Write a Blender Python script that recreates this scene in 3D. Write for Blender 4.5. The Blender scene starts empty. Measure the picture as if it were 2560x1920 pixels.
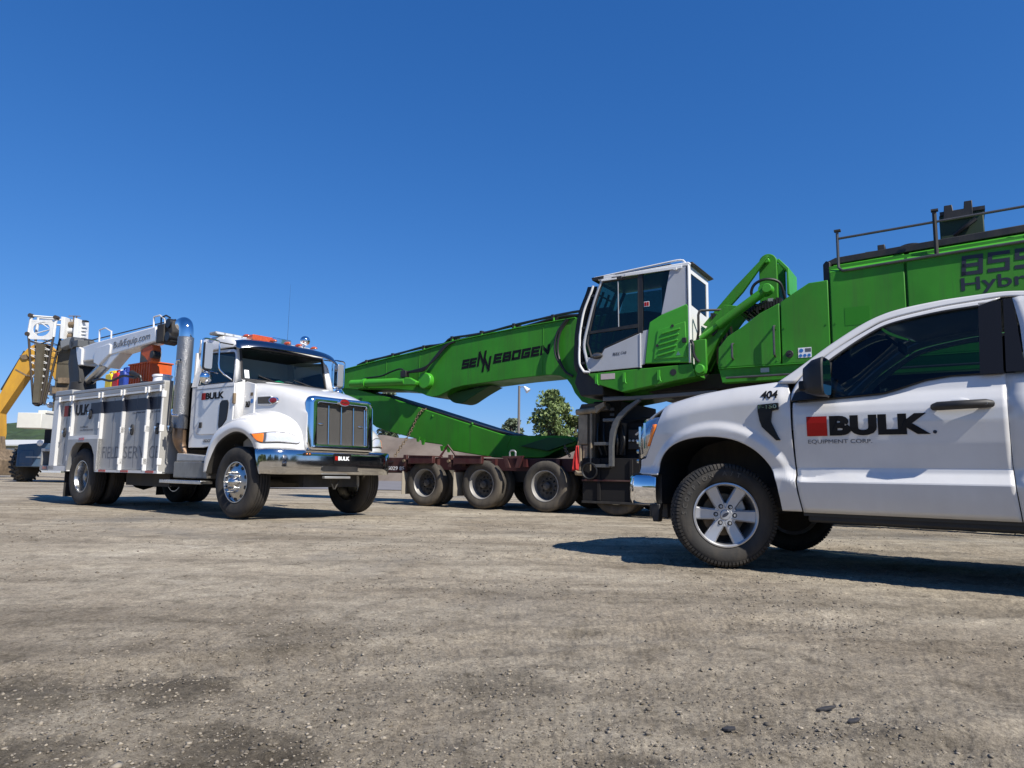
import bpy, math, random
import numpy as np
from mathutils import Vector, Matrix
random.seed(7); np.random.seed(7)
D = bpy.data
scene = bpy.context.scene
COL = scene.collection
rad = math.radians

# ------------------------------------------------------------------ camera
cam = D.cameras.new('camera'); cam.sensor_width = 36.0; cam.lens = 36.0 * 1766.6 / 2560
cam.clip_start = 0.05; cam.clip_end = 6000
camo = D.objects.new('camera', cam); COL.objects.link(camo)
camo.matrix_world = (Matrix.Translation((0, 0, 0.704)) @ Matrix.Rotation(rad(90 + 7.166), 4, 'X')
                     @ Matrix.Rotation(rad(0.94), 4, 'Z'))
scene.camera = camo

# ------------------------------------------------------------------ sky, sun, exposure
SUN_EL, SUN_AZ = 46.0, 312.0         # azimuth of the sun, counter-clockwise from +X
world = D.worlds.new('World'); scene.world = world; world.use_nodes = True
wn = world.node_tree.nodes; wl = world.node_tree.links
bg = wn['Background']
sky = wn.new('ShaderNodeTexSky'); sky.sky_type = 'NISHITA'; sky.sun_disc = False
sky.sun_elevation = rad(SUN_EL); sky.sun_rotation = rad(90 - SUN_AZ)
sky.altitude = 300; sky.air_density = 1.0; sky.dust_density = 0.0; sky.ozone_density = 10.0
# tone of a clear late-summer sky as a phone camera records it: per-channel response applied to the whole sky
sep = wn.new('ShaderNodeSeparateColor'); cmb = wn.new('ShaderNodeCombineColor'); wl.new(sky.outputs[0], sep.inputs[0])
for k, (g, s_) in enumerate(((1.2, 0.70), (0.84, 1.31), (0.68, 2.42))):
    pw_ = wn.new('ShaderNodeMath'); pw_.operation = 'POWER'; pw_.inputs[1].default_value = g; wl.new(sep.outputs[k], pw_.inputs[0])
    ml = wn.new('ShaderNodeMath'); ml.operation = 'MULTIPLY'; ml.inputs[1].default_value = s_; wl.new(pw_.outputs[0], ml.inputs[0]); wl.new(ml.outputs[0], cmb.inputs[k])
wl.new(cmb.outputs[0], bg.inputs[0]); bg.inputs[1].default_value = 0.066
sl = D.lights.new('sun', 'SUN'); sl.energy = 5.0; sl.angle = rad(0.53); sl.color = (1.0, 0.95, 0.87)
so = D.objects.new('sun', sl); COL.objects.link(so)
sd = Vector((math.cos(rad(SUN_AZ)) * math.cos(rad(SUN_EL)), math.sin(rad(SUN_AZ)) * math.cos(rad(SUN_EL)), math.sin(rad(SUN_EL))))
so.rotation_euler = sd.to_track_quat('Z', 'Y').to_euler(); so.location = (20, -20, 30)
scene.view_settings.view_transform = 'Standard'; scene.view_settings.look = 'None'
scene.view_settings.exposure = 0.42; scene.view_settings.gamma = 1.0
scene.render.engine = 'CYCLES'
scene.cycles.max_bounces = 8; scene.cycles.transparent_max_bounces = 12

# ------------------------------------------------------------------ materials
def hexc(r, g, b):
    f = lambda c: (c / 255) / 12.92 if c / 255 <= 0.04045 else ((c / 255 + 0.055) / 1.055) ** 2.4
    return (f(r), f(g), f(b), 1)
MATS = {}
def mat(name, col, rough=0.5, metal=0.0, coat=0.0, var=0.0, vscale=3.0, bump=0.0, bscale=40.0, dirt=None, dscale=1.2, damt=0.5, emit=None, spec=None, streak=0.0):
    """procedural paint / metal / rubber: base colour, cloudy variation, optional dust film, fine relief"""
    if name in MATS: return MATS[name]
    m = D.materials.new(name); m.use_nodes = True; MATS[name] = m
    nt = m.node_tree; N = nt.nodes; L = nt.links; b = N['Principled BSDF']
    if len(col) == 3: col = (*col, 1)
    b.inputs['Base Color'].default_value = col; b.inputs['Roughness'].default_value = rough; b.inputs['Metallic'].default_value = metal
    if coat: b.inputs['Coat Weight'].default_value = coat; b.inputs['Coat Roughness'].default_value = 0.06
    if spec is not None: b.inputs['Specular IOR Level'].default_value = spec
    if emit: b.inputs['Emission Color'].default_value = (*emit[0], 1); b.inputs['Emission Strength'].default_value = emit[1]
    tc = N.new('ShaderNodeTexCoord')
    last = None
    if var:
        n = N.new('ShaderNodeTexNoise'); n.inputs['Scale'].default_value = vscale; n.inputs['Detail'].default_value = 6
        L.new(tc.outputs['Object'], n.inputs['Vector'])
        mp = N.new('ShaderNodeMapRange'); mp.inputs['From Min'].default_value = 0.3; mp.inputs['From Max'].default_value = 0.7
        mp.inputs['To Min'].default_value = 1 - var; mp.inputs['To Max'].default_value = 1 + var * 0.6
        L.new(n.outputs[0], mp.inputs[0])
        mx = N.new('ShaderNodeVectorMath'); mx.operation = 'SCALE'; mx.inputs[0].default_value = col[:3]
        L.new(mp.outputs[0], mx.inputs['Scale']); last = mx.outputs[0]
    if dirt:
        n = N.new('ShaderNodeTexNoise'); n.inputs['Scale'].default_value = dscale; n.inputs['Detail'].default_value = 9; n.inputs['Roughness'].default_value = 0.65
        mpg = N.new('ShaderNodeMapping'); mpg.inputs['Scale'].default_value = (1, 1, 0.35)
        L.new(tc.outputs['Object'], mpg.inputs[0]); L.new(mpg.outputs[0], n.inputs['Vector'])
        mp = N.new('ShaderNodeMapRange'); mp.inputs['From Min'].default_value = 0.42; mp.inputs['From Max'].default_value = 0.75
        mp.inputs['To Max'].default_value = damt
        L.new(n.outputs[0], mp.inputs[0])
        mx = N.new('ShaderNodeMix'); mx.data_type = 'RGBA'; mx.inputs[6].default_value = col; mx.inputs[7].default_value = (*dirt[:3], 1)
        if last: L.new(last, mx.inputs[6])
        L.new(mp.outputs[0], mx.inputs[0]); last = mx.outputs[2]
        mr = N.new('ShaderNodeMapRange'); mr.inputs['To Min'].default_value = rough; mr.inputs['To Max'].default_value = min(1, rough + 0.5)
        L.new(mp.outputs[0], mr.inputs[0]); L.new(mr.outputs[0], b.inputs['Roughness'])
    if streak:                                             # grime running down the panels
        n = N.new('ShaderNodeTexNoise'); n.inputs['Scale'].default_value = 1.0; n.inputs['Detail'].default_value = 7; n.inputs['Roughness'].default_value = 0.7
        mpg = N.new('ShaderNodeMapping'); mpg.inputs['Scale'].default_value = (11, 11, 0.55); L.new(tc.outputs['Object'], mpg.inputs[0]); L.new(mpg.outputs[0], n.inputs['Vector'])
        mp = N.new('ShaderNodeMapRange'); mp.inputs['From Min'].default_value = 0.50; mp.inputs['From Max'].default_value = 0.78; mp.inputs['To Max'].default_value = streak; L.new(n.outputs[0], mp.inputs[0])
        mx = N.new('ShaderNodeMix'); mx.data_type = 'RGBA'; mx.inputs[6].default_value = col; mx.inputs[7].default_value = (0.05, 0.065, 0.03, 1)
        if last: L.new(last, mx.inputs[6])
        L.new(mp.outputs[0], mx.inputs[0]); last = mx.outputs[2]
    if last: L.new(last, b.inputs['Base Color'])
    if bump:
        n = N.new('ShaderNodeTexNoise'); n.inputs['Scale'].default_value = bscale; n.inputs['Detail'].default_value = 4
        L.new(tc.outputs['Object'], n.inputs['Vector'])
        bp = N.new('ShaderNodeBump'); bp.inputs['Strength'].default_value = bump; bp.inputs['Distance'].default_value = 0.01
        L.new(n.outputs[0], bp.inputs['Height']); L.new(bp.outputs[0], b.inputs['Normal'])
    return m
def glass(name, tint, refl=0.06):
    m = D.materials.new(name); m.use_nodes = True; nt = m.node_tree; N = nt.nodes; L = nt.links; N.clear()
    o = N.new('ShaderNodeOutputMaterial'); t = N.new('ShaderNodeBsdfTransparent'); t.inputs[0].default_value = (*tint, 1)
    g = N.new('ShaderNodeBsdfGlossy'); g.inputs['Roughness'].default_value = 0.02
    f = N.new('ShaderNodeFresnel'); f.inputs[0].default_value = 1.45
    mx = N.new('ShaderNodeMixShader'); L.new(f.outputs[0], mx.inputs[0]); L.new(t.outputs[0], mx.inputs[1]); L.new(g.outputs[0], mx.inputs[2])
    L.new(mx.outputs[0], o.inputs[0]); MATS[name] = m; return m

DUST = (0.26, 0.22, 0.17)
WHITE = mat('white_paint', (0.65, 0.644, 0.630), 0.35, coat=1.0, var=0.03, dirt=DUST, dscale=1.4, damt=0.22)
WHITE_T = mat('truck_white_paint', (0.70, 0.695, 0.68), 0.35, coat=0.9, var=0.03, dirt=DUST, dscale=1.5, damt=0.16)
FRAMEW = mat('sunlit_body_paint', (0.62, 0.62, 0.61), 0.4, coat=0.3, var=0.04, dirt=DUST, dscale=1.3, damt=0.25)  # same white body paint, kept bright to stand in for sunlit jambs
BODYW = mat('shaded_body_paint', (0.28, 0.282, 0.28), 0.4, coat=0.25, var=0.04, dirt=DUST, dscale=1.3, damt=0.25)  # white body paint darkened to stand in for the dimly lit side
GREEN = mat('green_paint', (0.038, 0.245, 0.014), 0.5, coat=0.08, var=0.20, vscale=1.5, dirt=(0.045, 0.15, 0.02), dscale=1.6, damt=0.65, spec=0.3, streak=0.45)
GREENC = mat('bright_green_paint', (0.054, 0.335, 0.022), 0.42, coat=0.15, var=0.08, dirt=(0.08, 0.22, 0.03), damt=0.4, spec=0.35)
GREY = mat('grey_cab_paint', (0.42, 0.43, 0.45), 0.4, coat=0.3, var=0.04, dirt=DUST, damt=0.2)
CABW = mat('cab_white_paint', (0.74, 0.74, 0.72), 0.4, coat=0.3, var=0.05, dirt=DUST, damt=0.25)
CHROME = mat('chrome', (0.82, 0.83, 0.85), 0.06, metal=1.0, bump=0.02, bscale=6)
CHROMED = mat('dusty_chrome', (0.62, 0.62, 0.62), 0.07, metal=1.0, dirt=(0.16, 0.14, 0.11), dscale=2.5, damt=0.22, bump=0.03, bscale=4)
ALU = mat('polished_aluminium', (0.58, 0.58, 0.57), 0.24, metal=1.0, dirt=(0.3, 0.28, 0.24), dscale=4, damt=0.4)
ALLOY = mat('silver_alloy_paint', (0.52, 0.53, 0.55), 0.32, metal=0.75, dirt=DUST, dscale=5, damt=0.3)
RAILS = mat('dark_rail_steel', (0.10, 0.10, 0.10), 0.4, metal=0.5, var=0.2, vscale=8)
STEEL = mat('galvanised_steel', (0.42, 0.42, 0.41), 0.45, metal=0.6, var=0.15, vscale=8)
RUBBER = mat('dusty_rubber', (0.019, 0.018, 0.017), 0.85, dirt=(0.14, 0.115, 0.085), dscale=3.0, damt=0.5, bump=0.2, bscale=60)
RUBBERL = mat('sidewall_lettering', (0.05, 0.049, 0.046), 0.8, dirt=(0.2, 0.17, 0.13), dscale=5, damt=0.6)
RUBBERT = mat('worn_trailer_rubber', (0.050, 0.044, 0.036), 0.9, dirt=(0.20, 0.165, 0.12), dscale=2.2, damt=0.75, bump=0.2, bscale=50)
BLACK = mat('black_plastic', (0.012, 0.012, 0.013), 0.5, dirt=(0.09, 0.08, 0.065), dscale=4, damt=0.3)
BLACKG = mat('gloss_black_trim', (0.007, 0.007, 0.008), 0.35, spec=0.3)
FRAME = mat('chassis_black', (0.018, 0.017, 0.016), 0.7, dirt=(0.10, 0.085, 0.065), dscale=3, damt=0.6)
HOSE = mat('hydraulic_hose', (0.012, 0.012, 0.012), 0.45)
INK = mat('black_decal', (0.006, 0.006, 0.007), 0.6, spec=0.2)
NAVY = mat('dark_decal', (0.012, 0.016, 0.03), 0.5)
GREYINK = mat('grey_decal', (0.10, 0.105, 0.12), 0.5)
REDINK = mat('red_decal', (0.33, 0.010, 0.006), 0.5, spec=0.2)
WHITEINK = mat('white_decal', (0.82, 0.82, 0.82), 0.5)
BLUEINK = mat('blue_decal', (0.03, 0.16, 0.45), 0.5)
REDREF = mat('red_reflector', (0.35, 0.01, 0.01), 0.2, coat=0.6)
AMBERD = mat('dark_amber_lens', (0.50, 0.075, 0.008), 0.2, coat=1.0, var=0.3, vscale=30)
AMBER = mat('amber_lens', (0.85, 0.20, 0.01), 0.15, coat=1.0)
LENS = mat('clear_lamp_lens', (0.74, 0.74, 0.74), 0.14, metal=0.3, coat=1.0, bump=0.5, bscale=28)
HLENS = mat('headlamp_chrome_glass', (0.40, 0.41, 0.43), 0.08, metal=0.9, coat=1.0, bump=0.3, bscale=14)
REDP = mat('trailer_red_paint', (0.050, 0.009, 0.010), 0.5, var=0.2, vscale=5, dirt=(0.12, 0.08, 0.06), dscale=2, damt=0.6)
REDF = mat('red_cloth', (0.45, 0.02, 0.02), 0.8)
RUST = mat('rusty_steel', (0.20, 0.145, 0.09), 0.8, var=0.35, vscale=6, dirt=(0.06, 0.045, 0.03), dscale=5, damt=0.8)
ORANGE = mat('orange_paint', (0.62, 0.10, 0.012), 0.5, var=0.15, vscale=6, dirt=(0.2, 0.07, 0.03), dscale=5, damt=0.4)
YEL = mat('yellow_paint', (0.58, 0.31, 0.03), 0.5, var=0.12, vscale=0.8, dirt=(0.25, 0.13, 0.04), dscale=1, damt=0.6)
YELC = mat('yellow_plastic', (0.75, 0.55, 0.02), 0.45)
REDC = mat('red_plastic', (0.50, 0.02, 0.02), 0.45)
BLUEC = mat('blue_plastic', (0.02, 0.05, 0.28), 0.45)
INTER = mat('dark_interior', (0.045, 0.046, 0.048), 0.7)
SEAT = mat('grey_seat_cloth', (0.10, 0.102, 0.106), 0.9)
MIRROR = mat('mirror_glass', (0.75, 0.78, 0.82), 0.02, metal=1.0)
REDB = mat('red_enamel', (0.22, 0.008, 0.012), 0.25, coat=0.8)
PERF = mat('perforated_steel', (0.30, 0.30, 0.30), 0.35, metal=0.85, bump=0.9, bscale=55)
MESHG = mat('grille_mesh', (0.085, 0.08, 0.072), 0.5, metal=0.5, bump=0.6, bscale=130)
COPPER = mat('heat_tinted_pipe', (0.30, 0.20, 0.13), 0.4, metal=0.7, var=0.3, vscale=5)
CANVAS = mat('dusty_mudflap', (0.30, 0.265, 0.21), 0.9, var=0.25, vscale=4)
TINT = glass('tinted_window_glass', (0.34, 0.43, 0.43))
TINTG = glass('green_window_glass', (0.42, 0.56, 0.50))
CLEARG = glass('windscreen_glass', (0.66, 0.78, 0.80))
SIDEG = glass('cab_side_glass', (0.62, 0.78, 0.80))

# ------------------------------------------------------------------ mesh builder
def norm(v): v = np.asarray(v, float); return v / (np.linalg.norm(v) + 1e-12)
def perp(d):
    d = norm(d); a = np.array([0, 0, 1.0]) if abs(d[2]) < 0.9 else np.array([1.0, 0, 0])
    u = norm(np.cross(a, d)); return u, np.cross(d, u)
def crom(P, n):
    """Catmull-Rom resampling of a polyline of points to n points"""
    P = np.asarray(P, float); k = len(P) - 1
    Q = np.vstack([2 * P[0] - P[1], P, 2 * P[-1] - P[-2]])
    out = []
    for t in np.linspace(0, k, n):
        i = min(int(t), k - 1); f = t - i; a, b, c, d = Q[i:i + 4]
        out.append(0.5 * (2 * b + (c - a) * f + (2 * a - 5 * b + 4 * c - d) * f * f + (3 * b - a - 3 * c + d) * f ** 3))
    return np.array(out)
def lin(P, n):
    """resample a polyline to n points, equally spaced along its length"""
    P = np.asarray(P, float); s = np.r_[0, np.cumsum(np.linalg.norm(np.diff(P, axis=0), axis=1))]
    t = np.linspace(0, s[-1], n); return np.stack([np.interp(t, s, P[:, k]) for k in range(P.shape[1])], 1)
def ip(x, tab):
    xs = [a for a, b in tab]; ys = [b for a, b in tab]
    if xs[0] > xs[-1]: xs, ys = xs[::-1], ys[::-1]
    return np.interp(x, xs, ys)
class MB:
    def __init__(s): s.v = []; s.f = []
    def add(s, V, F):
        k = len(s.v); s.v.extend([tuple(map(float, p)) for p in V]); s.f.extend([tuple(i + k for i in f) for f in F]); return s
    def box(s, x0, x1, y0, y1, z0, z1):
        x0, x1 = sorted((x0, x1)); y0, y1 = sorted((y0, y1)); z0, z1 = sorted((z0, z1))
        return s.add([(x0, y0, z0), (x1, y0, z0), (x1, y1, z0), (x0, y1, z0), (x0, y0, z1), (x1, y0, z1), (x1, y1, z1), (x0, y1, z1)],
                     [(0, 3, 2, 1), (4, 5, 6, 7), (0, 1, 5, 4), (1, 2, 6, 5), (2, 3, 7, 6), (3, 0, 4, 7)])
    def beam(s, p0, p1, w, h, up=(0, 0, 1)):
        p0, p1 = np.array(p0, float), np.array(p1, float); d = norm(p1 - p0); a = norm(np.cross(up, d)); b = np.cross(d, a)
        V = [p + a * i * w / 2 + b * j * h / 2 for p in (p0, p1) for i, j in ((-1, -1), (1, -1), (1, 1), (-1, 1))]
        return s.add(V, [(0, 3, 2, 1), (4, 5, 6, 7), (0, 1, 5, 4), (1, 2, 6, 5), (2, 3, 7, 6), (3, 0, 4, 7)])
    def prism(s, pts, a, b, axis='y'):
        n = len(pts); ar = sum(pts[i][0] * pts[(i + 1) % n][1] - pts[(i + 1) % n][0] * pts[i][1] for i in range(n))
        if ar < 0: pts = pts[::-1]
        a, b = sorted((a, b))
        P = {'y': lambda p, q: (p[0], q, p[1]), 'x': lambda p, q: (q, p[0], p[1]), 'z': lambda p, q: (p[0], p[1], q)}[axis]
        V = [P(p, a) for p in pts] + [P(p, b) for p in pts]
        lo = tuple(range(n)); hi = tuple(range(n, 2 * n)); F = []
        if axis == 'y':
            F = [lo, hi[::-1]] + [(i, i + n, (i + 1) % n + n, (i + 1) % n) for i in range(n)]
        else:
            F = [lo[::-1], hi] + [(i, (i + 1) % n, (i + 1) % n + n, i + n) for i in range(n)]
        return s.add(V, F)
    def cyl(s, p0, p1, r0, r1=None, n=16, cap=True):
        r1 = r0 if r1 is None else r1; p0, p1 = np.array(p0, float), np.array(p1, float); u, w = perp(p1 - p0)
        V = [p + r * (math.cos(t) * u + math.sin(t) * w) for p, r in ((p0, r0), (p1, r1)) for t in np.arange(n) * 2 * math.pi / n]
        F = [(i, (i + 1) % n, (i + 1) % n + n, i + n) for i in range(n)]
        if cap: F += [tuple(range(n))[::-1], tuple(range(n, 2 * n))]
        return s.add(V, F)
    def tube(s, P, r, n=8, cap=True):
        P = np.asarray(P, float); m = len(P); V = []; T = np.gradient(P, axis=0); u, w = perp(T[0])
        for i in range(m):
            t = norm(T[i]); u = norm(u - t * np.dot(u, t)); w = np.cross(t, u); rr = r[i] if hasattr(r, '__len__') else r
            V += [P[i] + rr * (math.cos(a) * u + math.sin(a) * w) for a in np.arange(n) * 2 * math.pi / n]
        F = [(i * n + k, i * n + (k + 1) % n, (i + 1) * n + (k + 1) % n, (i + 1) * n + k) for i in range(m - 1) for k in range(n)]
        if cap: F += [tuple(range(n))[::-1], tuple(range((m - 1) * n, m * n))]
        return s.add(V, F)
    def lathe(s, prof, n=48, axis='y', c=(0, 0, 0), close=False):
        m = len(prof); V = []
        for k in range(n):
            a = 2 * math.pi * k / n; ca, sa = math.cos(a), math.sin(a)
            for r, h in prof:
                p = {'y': (r * ca, h, r * sa), 'x': (h, r * ca, r * sa), 'z': (r * ca, r * sa, h)}[axis]
                V.append((p[0] + c[0], p[1] + c[1], p[2] + c[2]))
        F = []
        for k in range(n):
            q = (k + 1) % n
            for i in range(m if close else m - 1):
                j = (i + 1) % m; F.append((k * m + i, q * m + i, q * m + j, k * m + j))
        return s.add(V, F)
    def grid(s, G, flip=False):
        G = np.asarray(G, float); a, b = G.shape[:2]
        F = [(i * b + j, i * b + j + 1, (i + 1) * b + j + 1, (i + 1) * b + j) for i in range(a - 1) for j in range(b - 1)]
        if flip: F = [f[::-1] for f in F]
        return s.add(G.reshape(-1, 3), F)
    def sphere(s, c, r, nu=16, nv=10, sc=(1, 1, 1), z0=-1, z1=1):
        V = []; F = []
        for j in range(nv + 1):
            t = math.asin(max(-1, min(1, z0 + (z1 - z0) * j / nv)))
            for i in range(nu):
                a = 2 * math.pi * i / nu
                V.append((c[0] + r * sc[0] * math.cos(t) * math.cos(a), c[1] + r * sc[1] * math.cos(t) * math.sin(a), c[2] + r * sc[2] * math.sin(t)))
        for j in range(nv):
            for i in range(nu): F.append((j * nu + i, j * nu + (i + 1) % nu, (j + 1) * nu + (i + 1) % nu, (j + 1) * nu + i))
        return s.add(V, F)
    def xf(s, M, k0=0):
        M = Matrix(M); s.v[k0:] = [tuple(M @ Vector(p)) for p in s.v[k0:]]; return s
    def mirror(s):
        """adds the copy of everything so far mirrored in y"""
        n = len(s.v); s.v += [(x, -y, z) for x, y, z in s.v]; s.f += [tuple(i + n for i in f[::-1]) for f in s.f]; return s
    def mesh(s, name, smooth=35):
        me = D.meshes.new(name); me.from_pydata(s.v, [], s.f); me.validate(); me.update()
        if smooth:
            me.shade_smooth()
            try: me.set_sharp_from_angle(angle=rad(smooth))
            except Exception: pass
        return me
def net(rows, nu, nv):
    """smooth surface through a net of control points: rows x points -> nu x nv"""
    A = np.array([crom(r, nv) for r in rows]); return np.array([crom(A[:, j], nu) for j in range(nv)]).transpose(1, 0, 2)
def tag(o, label=None, cat=None, group=None, kind=None):
    if label: o['label'] = label
    if cat: o['category'] = cat
    if group: o['group'] = group
    if kind: o['kind'] = kind
    return o
class Thing:
    """an Empty at the base of a thing; parts are given in the frame of the vehicle (x forward, y left, z up)"""
    def __init__(s, name, label, cat, xy=(0, 0), yaw=0.0, base=(0, 0, 0), group=None):
        s.M = Matrix.Translation((xy[0], xy[1], 0)) @ Matrix.Rotation(yaw, 4, 'Z')
        s.b = Vector(base); s.o = D.objects.new(name, None); COL.objects.link(s.o)
        s.o.matrix_world = s.M @ Matrix.Translation(s.b); s.o.empty_display_size = 0.2
        tag(s.o, label, cat, group)
    def part(s, name, mb, m, parent=None, smooth=35, bevel=0, seg=2, solid=0, label=None, kind=None, inside=None):
        b = s.b
        mb.v = [(x - b.x, y - b.y, z - b.z) for x, y, z in mb.v]
        if solid:                                          # open panels: make their normals face away from the thing's middle
            V = np.array(mb.v); c = np.array([V[:, 0].mean() * .9, 0, (0.9 - b.z) if inside is None else inside]); acc = 0
            for f in mb.f:
                p = V[list(f[:4])]; nrm = np.cross(p[1] - p[0], p[2] - p[0]) + (np.cross(p[2] - p[0], p[3] - p[0]) if len(p) > 3 else 0); acc += np.dot(nrm, p.mean(0) - c)
            if acc < 0: mb.f = [f[::-1] for f in mb.f]
        me = mb.mesh(name, smooth); me.materials.append(m)
        o = D.objects.new(name, me); COL.objects.link(o); o.parent = parent or s.o
        if solid:
            q = o.modifiers.new('thickness', 'SOLIDIFY'); q.thickness = solid; q.offset = -1
        if bevel:
            q = o.modifiers.new('edge', 'BEVEL'); q.width = bevel; q.segments = seg; q.limit_method = 'ANGLE'; q.angle_limit = rad(30)
        tag(o, label, kind=kind); return o
    def at(s, o, loc, rz=0):
        """place a ready-made part (own origin) in the frame"""
        o.parent = s.o; o.location = Vector(loc) - s.b; o.rotation_euler = (0, 0, rz); return o
def copy_tree(o, parent=None):
    c = o.copy(); COL.objects.link(c); c.parent = parent
    for ch in list(o.children): copy_tree(ch, c)
    return c
def single(name, mb, m, label=None, cat=None, group=None, kind=None, smooth=35, bevel=0, loc=(0, 0, 0)):
    me = mb.mesh(name, smooth); me.materials.append(m); o = D.objects.new(name, me); COL.objects.link(o); o.location = loc
    if bevel:
        q = o.modifiers.new('edge', 'BEVEL'); q.width = bevel; q.segments = 2; q.limit_method = 'ANGLE'
    return tag(o, label, cat, group, kind)
def text_mb(body, size, bold=0.0, shear=0.0, sx=1.0, depth=0.001, spacing=1.0):
    """lettering as a thin mesh in the x-y plane, left-bottom at origin; returns MB and its width"""
    cu = D.curves.new('t', 'FONT'); cu.body = body; cu.size = size; cu.offset = bold; cu.shear = shear; cu.space_character = spacing
    cu.extrude = depth; cu.resolution_u = 4
    ob = D.objects.new('t', cu); COL.objects.link(ob)
    dg = bpy.context.evaluated_depsgraph_get(); dg.update(); me = D.meshes.new_from_object(ob.evaluated_get(dg))
    mb = MB(); V = [(v.co.x * sx, v.co.y, v.co.z) for v in me.vertices]
    mb.add(V, [tuple(p.vertices) for p in me.polygons])
    x0 = min(v[0] for v in V); y0 = min(v[1] for v in V); x1 = max(v[0] for v in V); y1 = max(v[1] for v in V)
    mb.v = [(x - x0, y - (0 if any(c in 'gypqj,' for c in body) else y0), z) for x, y, z in V]
    D.objects.remove(ob); D.curves.remove(cu); D.meshes.remove(me)
    return mb, x1 - x0, y1 - y0
def lettering(body, x0, x1, z, y, side=1, height=None, bold=0.0, shear=0.0, rise=0.0, spacing=1.0, yfun=None, size=1.0):
    """text on a side plane: side=+1 is a left side seen from +y (reads towards -x), side=-1 a right side seen from -y"""
    mb, w, h = text_mb(body, 1.0, bold, shear, spacing=spacing)
    kx = abs(x1 - x0) / w; kz = (height / h) if height else kx
    out = []
    for a, b, c in mb.v:
        x = x0 + (-1 if side > 0 else 1) * a * kx; zz = z + b * kz + rise * a * kx
        yy = (yfun(x, zz) if yfun else y) + side * (0.0025 + c)
        out.append((x, yy, zz))
    mb.v = out; return mb
def strokes(mb, letters, x0, z0, w, h, y, side, t, shear=0.0, rise=0.0, depth=0.003):
    """squared stroke lettering: each letter a list of polylines in a unit cell"""
    def seg(p, q):
        p, q = np.array(p, float), np.array(q, float); d = norm(q - p); n = np.array([-d[1], d[0]])
        p = p - d * t / 2; q = q + d * t / 2
        return [p + n * t / 2, q + n * t / 2, q - n * t / 2, p - n * t / 2]
    for pl in letters:
        for i in range(len(pl) - 1):
            P = [(a * w, b * h) for a, b in (pl[i], pl[i + 1])]
            Q = [(x0 + (-1 if side > 0 else 1) * (a + shear * b), z0 + b + rise * a) for a, b in seg(*P)]
            mb.prism([tuple(q) for q in Q], y, y + side * (depth + 0.0004 * (i % 3)))
    return mb
# ------------------------------------------------------------------ ground: compacted dirt lot reaching the horizon
def vnoise(x, y, seed=0):
    xi = np.floor(x).astype(np.int64); yi = np.floor(y).astype(np.int64); fx = x - xi; fy = y - yi
    def h(a, b):
        n = (a * 374761393 + b * 668265263 + seed * 1442695041) & 0x7fffffff
        n = ((n ^ (n >> 13)) * 1274126177) & 0x7fffffff
        return ((n ^ (n >> 16)) & 0xffff) / 65535.0
    u = fx * fx * (3 - 2 * fx); v = fy * fy * (3 - 2 * fy)
    return (h(xi, yi) * (1 - u) + h(xi + 1, yi) * u) * (1 - v) + (h(xi, yi + 1) * (1 - u) + h(xi + 1, yi + 1) * u) * v - 0.5
def relief(x, y):
    near = np.exp(-((np.hypot(x, y)) / 14.0) ** 2)
    z = 0.035 * vnoise(x * 0.35, y * 0.35, 1) + 0.012 * vnoise(x * 1.7, y * 1.7, 2)
    z = z + near * (0.011 * vnoise(x * 6, y * 6, 3) + 0.007 * vnoise(x * 17, y * 17, 4) + 0.010 * np.maximum(0, vnoise(x * 38, y * 38, 5) - .05) + 0.007 * vnoise(x * 80, y * 80, 6) + 0.004 * vnoise(x * 160, y * 160, 7))
    for (ox, oy, ang, w) in ((-6.0, 7.4, -8, 1), (-6.0, 9.1, -8, 1), (0.6, 3.3, 24, -1), (2.0, 2.2, 24, -1)):      # shallow wheel ruts with a ribbed floor
        c, q = math.cos(math.radians(ang)), math.sin(math.radians(ang)); v = -(x - ox) * q + (y - oy) * c + 0.25 * np.sin(((x - ox) * c + (y - oy) * q) * 0.22); u = (x - ox) * c + (y - oy) * q
        k = np.exp(-(v / 0.15) ** 4); z = z - near ** 0.5 * k * (0.012 + 0.003 * np.sign(np.sin(u * 62 + 9 * np.abs(v)))) + near ** .5 * 0.010 * np.exp(-((np.abs(v) - 0.21) / 0.05) ** 2)
    return z - 0.012
def relief_flat(x, y):
    return relief(x, y)
def ground_sheet():
    r = np.r_[0.02, 0.5 * (3000 / 0.5) ** np.linspace(0, 1, 620) ** 1.35]
    a1 = np.linspace(rad(40), rad(140), 760); a2 = np.linspace(rad(140), rad(400), 120)[1:-1]
    a = np.r_[a1, a2]; Rr, Aa = np.meshgrid(r, a, indexing='ij')
    X, Y = Rr * np.cos(Aa), Rr * np.sin(Aa); Z = relief(X, Y); Z[Rr > 80] *= 0.3
    n, m = X.shape; V = np.stack([X, Y, Z], -1).reshape(-1, 3)
    i, j = np.meshgrid(np.arange(n - 1), np.arange(m), indexing='ij'); j2 = (j + 1) % m
    F = np.stack([i * m + j, (i + 1) * m + j, (i + 1) * m + j2, i * m + j2], -1).reshape(-1, 4)
    me = D.meshes.new('ground'); me.vertices.add(len(V)); me.vertices.foreach_set('co', V.ravel())
    me.loops.add(F.size); me.loops.foreach_set('vertex_index', F.ravel().astype(np.int32)); me.polygons.add(len(F))
    me.polygons.foreach_set('loop_start', np.arange(0, F.size, 4, dtype=np.int32)); me.polygons.foreach_set('loop_total', np.full(len(F), 4, dtype=np.int32))
    me.update(); me.validate(); me.shade_smooth(); return me
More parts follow.
